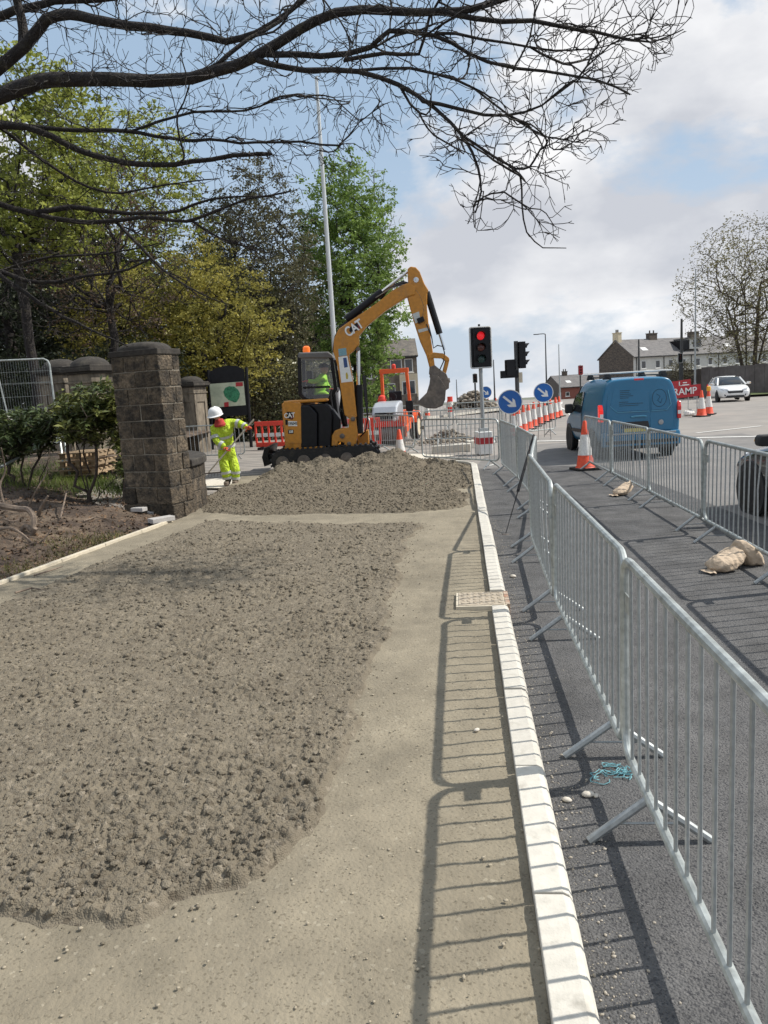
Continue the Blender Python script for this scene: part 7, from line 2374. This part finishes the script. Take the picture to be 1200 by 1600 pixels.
rad = np.minimum(rad, .015)
for k, r_ in fixr.items(): rad[k] = r_
# short twiglets with buds at the tips
ext_n, ext_p, ext_r = [], [], []
for tp in tips:
    for q in range(1 + (rs.rand() < .6)):
        d = D[tp] + rs.randn(3) * .45; d /= np.linalg.norm(d)
        L = .04 + .08 * rs.rand()
        ext_n.append(N[tp] + d * L); ext_p.append(tp); ext_r.append(.0032)
N = np.concatenate([N, np.array(ext_n)]); par = list(par) + ext_p; rad = np.concatenate([rad, np.array(ext_r)])
V, F = branch_mesh(N, par, rad)
npmesh('branches', V, F, M_bark_green, ot_, smooth=True)

# ------------------------------------------------------------------ rhododendron bush, roots and litter on the soil
def bush(name, label, pxs, Y, n, seed, stems, leafm, ls=.145):
    """pxs: list of (px, py, rpx) clumps"""
    rs = np.random.RandomState(seed)
    b0 = AT(stems[0][0], stems[0][1], Y)
    z0 = float(bedz(b0.x, Y)) - .03
    t = thing(name, label, 'shrub', (b0.x, Y, z0))
    nodes, par, dirs = [], [], []
    O = Vector((b0.x, Y, z0))
    for (x, y, x2, y2) in stems:
        a, c = AT(x, y, Y) , AT(x2, y2, Y + rs.uniform(-.2, .2))
        a = Vector((a.x, a.y, float(bedz(a.x, a.y)) - .03)) - O; c = c - O
        last = -1
        for i in range(6):
            q = i / 5
            p = a.lerp(c, q) + Vector(rs.randn(3)) * .04 * (0 < q < 1)
            nodes.append(np.array(p)); par.append(last); dirs.append(np.array((c - a).normalized())); last = len(nodes) - 1
    ns = len(nodes)
    TT = []
    for (x, y, r_) in pxs:
        for k in range(int(r_ * r_ * .075)):
            a_ = rs.rand() * 6.28; rr_ = r_ * math.sqrt(rs.rand())
            p = AT(x + rr_ * math.cos(a_), y + rr_ * math.sin(a_) * .9, Y + rs.randn() * .35) - O
            TT.append(np.array(p))
    TT = np.array(TT); TT = TT[np.argsort(TT[:, 2])]
    N, par, D, tips = colonise(nodes, par, dirs, TT, rs, step=.3, bend=.3)
    rad = radii(par, len(N), .006, 2.3); rad = np.minimum(rad, .045)
    V, F = branch_mesh(N, par, rad); npmesh('stems', V, F, M_bark, t, smooth=True)
    tp = np.array(tips)
    # whorls of long leaves at each tip
    k = tp[rs.randint(0, len(tp), n)]
    dirl = rs.randn(n, 3); dirl[:, 2] = dirl[:, 2] * .45 + .1; dirl /= np.linalg.norm(dirl, axis=1, keepdims=True)
    L = ls * (.7 + .6 * rs.rand(n, 1))
    P0 = N[k] + rs.randn(n, 3) * .03
    sdv = np.cross(dirl, np.array([0, 0, 1.]) + rs.randn(n, 3) * .3); sdv /= np.linalg.norm(sdv, axis=1, keepdims=True)
    drop = np.array([0, 0, -1.]) * L * .15
    V = np.stack([P0, P0 + dirl * L * .45 + sdv * L * .17, P0 + dirl * L + drop, P0 + dirl * L * .45 - sdv * L * .17], 1).reshape(-1, 3)
    i = np.arange(n) * 4
    npmesh('leaves', V, np.stack([i, i + 1, i + 2, i + 3], -1), leafm, t)
    return t
L_rhodo = leaf_mat('leaf_rhodo', (.12, .15, .055), (.045, .065, .028), sc=2.5, trans=.12, rough=.32)
L_rhodo2 = leaf_mat('leaf_rhodo_yellow', (.21, .22, .065), (.07, .095, .035), sc=2.0, trans=.15, rough=.32)
bush('rhododendron', 'leggy rhododendron bush in front of the pallets beside the pillar', [(120, 640, 36), (165, 632, 36), (195, 640, 26), (150, 665, 30), (195, 690, 22), (200, 730, 18), (110, 670, 22)], 14.2, 6200, 61,
     [(140, 775, 118, 690), (142, 776, 150, 700), (145, 772, 175, 690), (138, 775, 105, 705), (190, 765, 195, 700), (135, 778, 132, 690)], L_rhodo2)
bush('rhododendron', 'dense rhododendron bush in front of the mesh fence', [(20, 664, 28), (60, 660, 24), (35, 690, 28), (90, 660, 22), (5, 700, 25), (70, 690, 20)], 14.8, 4200, 62,
     [(40, 760, 30, 690), (45, 762, 70, 680), (20, 765, 10, 700), (60, 760, 85, 690)], L_rhodo)
p = AT(225, 655, 11.85)
M_root = mat('pale_root', (.23, .175, .13), rough=.9, var=.3, sc=9, c2=(.13, .10, .08), bump=.4, bsc=30)
rt_ = thing('root_tangle', 'tangle of uprooted bare branches on the soil at the left edge', 'branches', G(30, 850, .3))
rs = np.random.RandomState(8)
RO = Vector(rt_.location)
def root(pts, r0, r1, Y):
    P = []
    for x, y in pts:
        P.append(AT(x, y, Y + rs.uniform(-.15, .15)) - RO)
    # soften
    Q = []
    for i in range(len(P) - 1):
        for k in range(4):
            t_ = k / 4
            a = P[max(i - 1, 0)]; b0 = P[i]; c = P[i + 1]; d = P[min(i + 2, len(P) - 1)]
            Q.append(.5 * ((2 * b0) + (c - a) * t_ + (2 * a - 5 * b0 + 4 * c - d) * t_ ** 2 + (3 * b0 - a - 3 * c + d) * t_ ** 3))
    Q.append(P[-1])
    b = MB(); b.tube(Q, [r0 + (r1 - r0) * i / (len(Q) - 1) for i in range(len(Q))], 7); b.build('branch', M_root, rt_, smooth=True)
root([(-20, 785), (10, 792), (28, 795), (45, 797), (53, 812), (50, 828), (40, 822), (25, 838), (0, 848)], .045, .03, 10.2)
root([(55, 825), (48, 838), (30, 850), (10, 860), (-20, 880)], .035, .02, 10.0)
root([(60, 805), (66, 790), (75, 775)], .03, .012, 10.3)
root([(-10, 830), (15, 825), (35, 835), (50, 850), (42, 862)], .022, .010, 9.8)
root([(30, 840), (28, 860), (32, 875)], .03, .02, 9.9)
root([(5, 810), (20, 815), (35, 808)], .016, .008, 10.1)
root([(-20, 860), (20, 868), (60, 850), (85, 822)], .018, .006, 9.7)
root([(10, 800), (0, 760), (8, 735), (2, 700)], .02, .008, 11.5)
root([(45, 790), (60, 760), (72, 740), (78, 700)], .014, .006, 11.8)
for i, pts in enumerate([[(50, 875), (75, 868), (95, 862)], [(95, 815), (108, 800), (112, 790)], [(130, 812), (150, 806), (172, 806)], [(20, 900), (45, 893), (70, 896)], [(160, 770), (185, 780), (200, 775)]]):
    pz = G(*pts[0], .3)
    o = thing('stick', ['pale stick on the soil near the edging', 'upright stick below the bush', 'thin stick on the soil below the pillar', 'thin stick nearest the edging at the left', 'thin stick by the pillar foot'][i], 'stick', pz)
    b = MB(); P = []
    for x, y in pts:
        q = G(x, y, .3); q.z = float(bedz(q.x, q.y)) + .03 + (.2 if i == 1 and y < 810 else 0); P.append(q - pz)
    b.tube(P, [.012, .010, .005], 5); b.build('shaft', M_root, o, smooth=True)
# leaf litter, chips and tufts
M_litter = mat('leaf_litter', (.17, .105, .06), rough=.9, var=.5, sc=9, c2=(.07, .045, .03))
n = 5200
yy = rs.uniform(6.5, 17, n); xx = np.where(yy < 11.9, EXl(yy), -3.9) - np.abs(rs.randn(n)) * 1.7 - .1
zz = bedz(xx, yy) + .012
V, F = leaf_cloud(np.stack([xx, yy, zz], -1), rs, .055, .6, 3)
tag(npmesh('leaf_litter', V, F, M_litter), 'brown leaf litter scattered over the soil bed', 'leaf litter', kind='stuff')
def tufts(name, label, pts, n, h, mt_, seed):
    rs = np.random.RandomState(seed)
    c = np.array(pts)[rs.randint(0, len(pts), n)]
    x = c[:, 0] + rs.randn(n) * c[:, 2]; y = c[:, 1] + rs.randn(n) * c[:, 3]
    ok = x < np.where(y < 11.9, EXl(y), -3.8) - .12
    x, y = x[ok], y[ok]; n = len(x)
    z = bedz(x, y)
    hh = h * (.4 + .8 * rs.rand(n)); a = rs.rand(n) * 6.28
    dx, dy = np.cos(a) * .006, np.sin(a) * .006
    lx, ly = rs.randn(n) * .35 * hh, rs.randn(n) * .35 * hh
    V = np.stack([np.stack([x - dx, y - dy, z], -1), np.stack([x + dx, y + dy, z], -1), np.stack([x + lx, y + ly, z + hh], -1)], 1).reshape(-1, 3)
    F = np.arange(n * 3).reshape(-1, 3)
    tag(npmesh(name, V, F, mt_), label, 'grass', kind='stuff')
gg = []
for x, y, Y, sx, sy in ((40, 735, 15.2, .9, .4), (20, 720, 16, .9, .5), (170, 745, 15.4, .5, .3)):
    p = AT(x, y, Y); gg.append((p.x, Y, sx, sy))
tufts('grass', 'bright green grass growing by the foot of the mesh fence', gg, 4200, .18, leaf_mat('grass_blade', (.19, .24, .06), (.09, .13, .035), trans=.3), 5)
gg = []
for x, y in ((130, 850), (90, 880), (150, 835), (60, 870), (30, 895), (190, 825)):
    p = G(x, y, .25); gg.append((p.x, p.y, .35, .25))
tufts('grass', 'thin yellowish grass on the soil beside the edging', gg, 3800, .06, leaf_mat('grass_thin', (.20, .19, .06), (.12, .11, .05), trans=.2), 6)
# ------------------------------------------------------------------ rubble, pebbles and string
rs = np.random.RandomState(4)
def pebbles(name, label, x, y, z, r_, mt_, squash=.7, sub=False):
    n = len(x)
    t = (1 + 5 ** .5) / 2
    ico = np.array([(-1,t,0),(1,t,0),(-1,-t,0),(1,-t,0),(0,-1,t),(0,1,t),(0,-1,-t),(0,1,-t),(t,0,-1),(t,0,1),(-t,0,-1),(-t,0,1)], float); ico /= np.linalg.norm(ico[0])
    icf = np.array([(0,11,5),(0,5,1),(0,1,7),(0,7,10),(0,10,11),(1,5,9),(5,11,4),(11,10,2),(10,7,6),(7,1,8),(3,9,4),(3,4,2),(3,2,6),(3,6,8),(3,8,9),(4,9,5),(2,4,11),(6,2,10),(8,6,7),(9,8,1)])
    q = ico[None] * (1 + .35 * (rs.rand(n, 12, 1) - .5)) * r_[:, None, None] * (.7 + .6 * rs.rand(n, 1, 3)); q[..., 2] *= squash
    V = (q + np.stack([x, y, z + r_ * .25], -1)[:, None]).reshape(-1, 3)
    F = (icf[None] + (np.arange(n) * 12)[:, None, None]).reshape(-1, 3)
    return tag(npmesh(name, V, F, mt_, smooth=True), label, 'gravel', kind='stuff')
n = 2600
yy = 1.6 + 9 * rs.rand(n) ** 1.6; off = np.abs(rs.randn(n)) * .10
pebbles('grit', 'pale grit and crumbs along the foot of the kerb', KX(yy) + .155 + off, yy, np.full(n, .008), .0016 + .0060 * rs.rand(n) ** 6, mat('grit', (.38, .34, .28), rough=.95, var=.3, sc=30), .7)
M_crumb = mat('crumb', (.33, .285, .21), rough=.95, var=.25, sc=30)
n = 9000
yy = 1.5 + 9.5 * rs.rand(n) ** 1.5; tt = rs.rand(n); xl = EXl(yy)
xx = xl + (KX(yy) - xl) * tt
dd = poly_sd(xx, yy, BED1)
ok = dd < -.02
w = np.exp(np.minimum(dd, 0) / .5)
ok &= (rs.rand(n) < .25 + .75 * w)
pebbles('crumbs', 'small crumbs of concrete lying on the compacted pavement', xx[ok], yy[ok], np.full(ok.sum(), ZP + .002), .0025 + .006 * rs.rand(ok.sum()) ** 3, M_crumb, .4)
for i, (x, y, r_, lb) in enumerate(((919, 1244, .026, 'larger pale pebble on the asphalt beside the blue string'), (931, 1245, .014, 'small pale pebble touching the larger one by the blue string'), (886, 1252, .020, 'pale pebble against the kerb foot left of the blue string'), (745, 1142, .016, 'white pebble lying on the pavement inside the barrier shadow'), (802, 902, .03, 'pale stone chip beside the kerb near the drain cover'))):
    p = G(x, y, ZP if i == 3 else .008)
    b = MB(); b.lathe([(.004, 0), (r_ * .8, r_ * .15), (r_, r_ * .5), (r_ * .7, r_ * .95), (r_ * .1, r_ * 1.1)], 9, (0, 0, 0), Matrix.Diagonal((1.2, .85, .8, 1)))
    o = b.build('pebble', mat('pebble%d' % i, (.6, .55, .47), rough=.9, var=.15, sc=20), None, smooth=True, ang=180)
    o.location = p; o.rotation_euler = (0, 0, i * 1.3)
    tag(o, lb, 'pebble', 'loose pebbles')
sg = G(955, 1215)
sr = thing('blue_string', 'scrap of frayed blue string lying on the asphalt by the barrier', 'string', sg)
M_str = mat('blue_string', (.16, .36, .40), rough=.8, var=.3, sc=40)
for k in range(12):
    pts = []
    a = rs.rand() * 6.28
    p = Vector((rs.randn() * .035, rs.randn() * .03, .008))
    for i in range(14):
        a += .35 + rs.randn() * .55
        p = p + Vector((math.cos(a) * .016, math.sin(a) * .014, 0)); p.z = .012 + abs(rs.randn()) * .007
        pts.append(p.copy())
    b = MB(); b.tube(pts, .0026, 4); b.build('strand', M_str, sr, smooth=True)
# broken kerbs and trench spoil beyond the barriers
M_spoil = mat('spoil', (.33, .29, .235), rough=1, var=.3, sc=3, c2=(.2, .17, .14))
sp = G(700, 690)
n = 700
x = sp.x + rs.randn(n) * .55; y = sp.y + rs.randn(n) * .4
h = np.exp(-((x - sp.x) / .6) ** 2 - ((y - sp.y) / .45) ** 2) * .42
o = pebbles('rubble', 'heap of broken rubble behind the cross barrier', x, y, h * rs.rand(n), .03 + .06 * rs.rand(n) ** 2, M_spoil, .8)
mid_x, mid_y = AT(738, 600, 58).x, 58
n = 900
x = mid_x + rs.randn(n) * 1.5; y = mid_y + rs.randn(n) * .8
h = np.exp(-((x - mid_x) / 1.5) ** 2) * 1.5
pebbles('spoil_heap', 'distant heap of dug-out rubble below the far traffic light', x, y, h * rs.rand(n) + float(zg(0, 58)), .08 + .14 * rs.rand(n) ** 2, M_spoil, .8)
for i, (x, y, L, rz) in enumerate(((700, 708, .9, 5), (722, 706, .5, -12), (737, 700, .4, 30))):
    p = G(x, y); b = MB(); b.box((0, 0, .12), (L, .16, .22)); o = b.build('loose_kerb', M_kerb, None, bevel=.015); o.location = (p.x, p.y, .0); o.rotation_euler = (R(4 * i), 0, R(rz))
    tag(o, ['long loose kerb stone behind the cross barrier', 'middle loose kerb stone behind the cross barrier', 'short loose kerb stone beside the traffic light block'][i], 'kerb stone', 'loose kerb stones')
fk = thing('far_kerb', 'pale kerb on the far side of the junction', 'kerb')
a, c = G(560, 668), G(790, 640)
for k in range(22):
    p, q = a.lerp(c, k / 22), a.lerp(c, (k + .96) / 22)
    b = MB(); b.bar((p.x, p.y, .07), (q.x, q.y, .07), .15, .14); b.build('kerb_stone', M_kerb, fk)
fw2 = flat('far_footway', [(a.x, a.y + .08), (c.x, c.y + .08), (c.x + 1.5, c.y + 9), (a.x - 2, a.y + 12)], .11, M_planed)

# slim red and white marker by the bucket
p = AT(703, 622, 46)
mk = thing('marker_post', 'small red and white marker post in the distance beside the excavator bucket', 'post', (p.x, 46, 0))
for k in range(4):
    b = MB(); b.tube([(0, 0, .3 * k), (0, 0, .3 * k + .298)], .16 if k else .2, 10); b.build('band', M_redplastic if k % 2 else M_sleeve, mk, smooth=True)
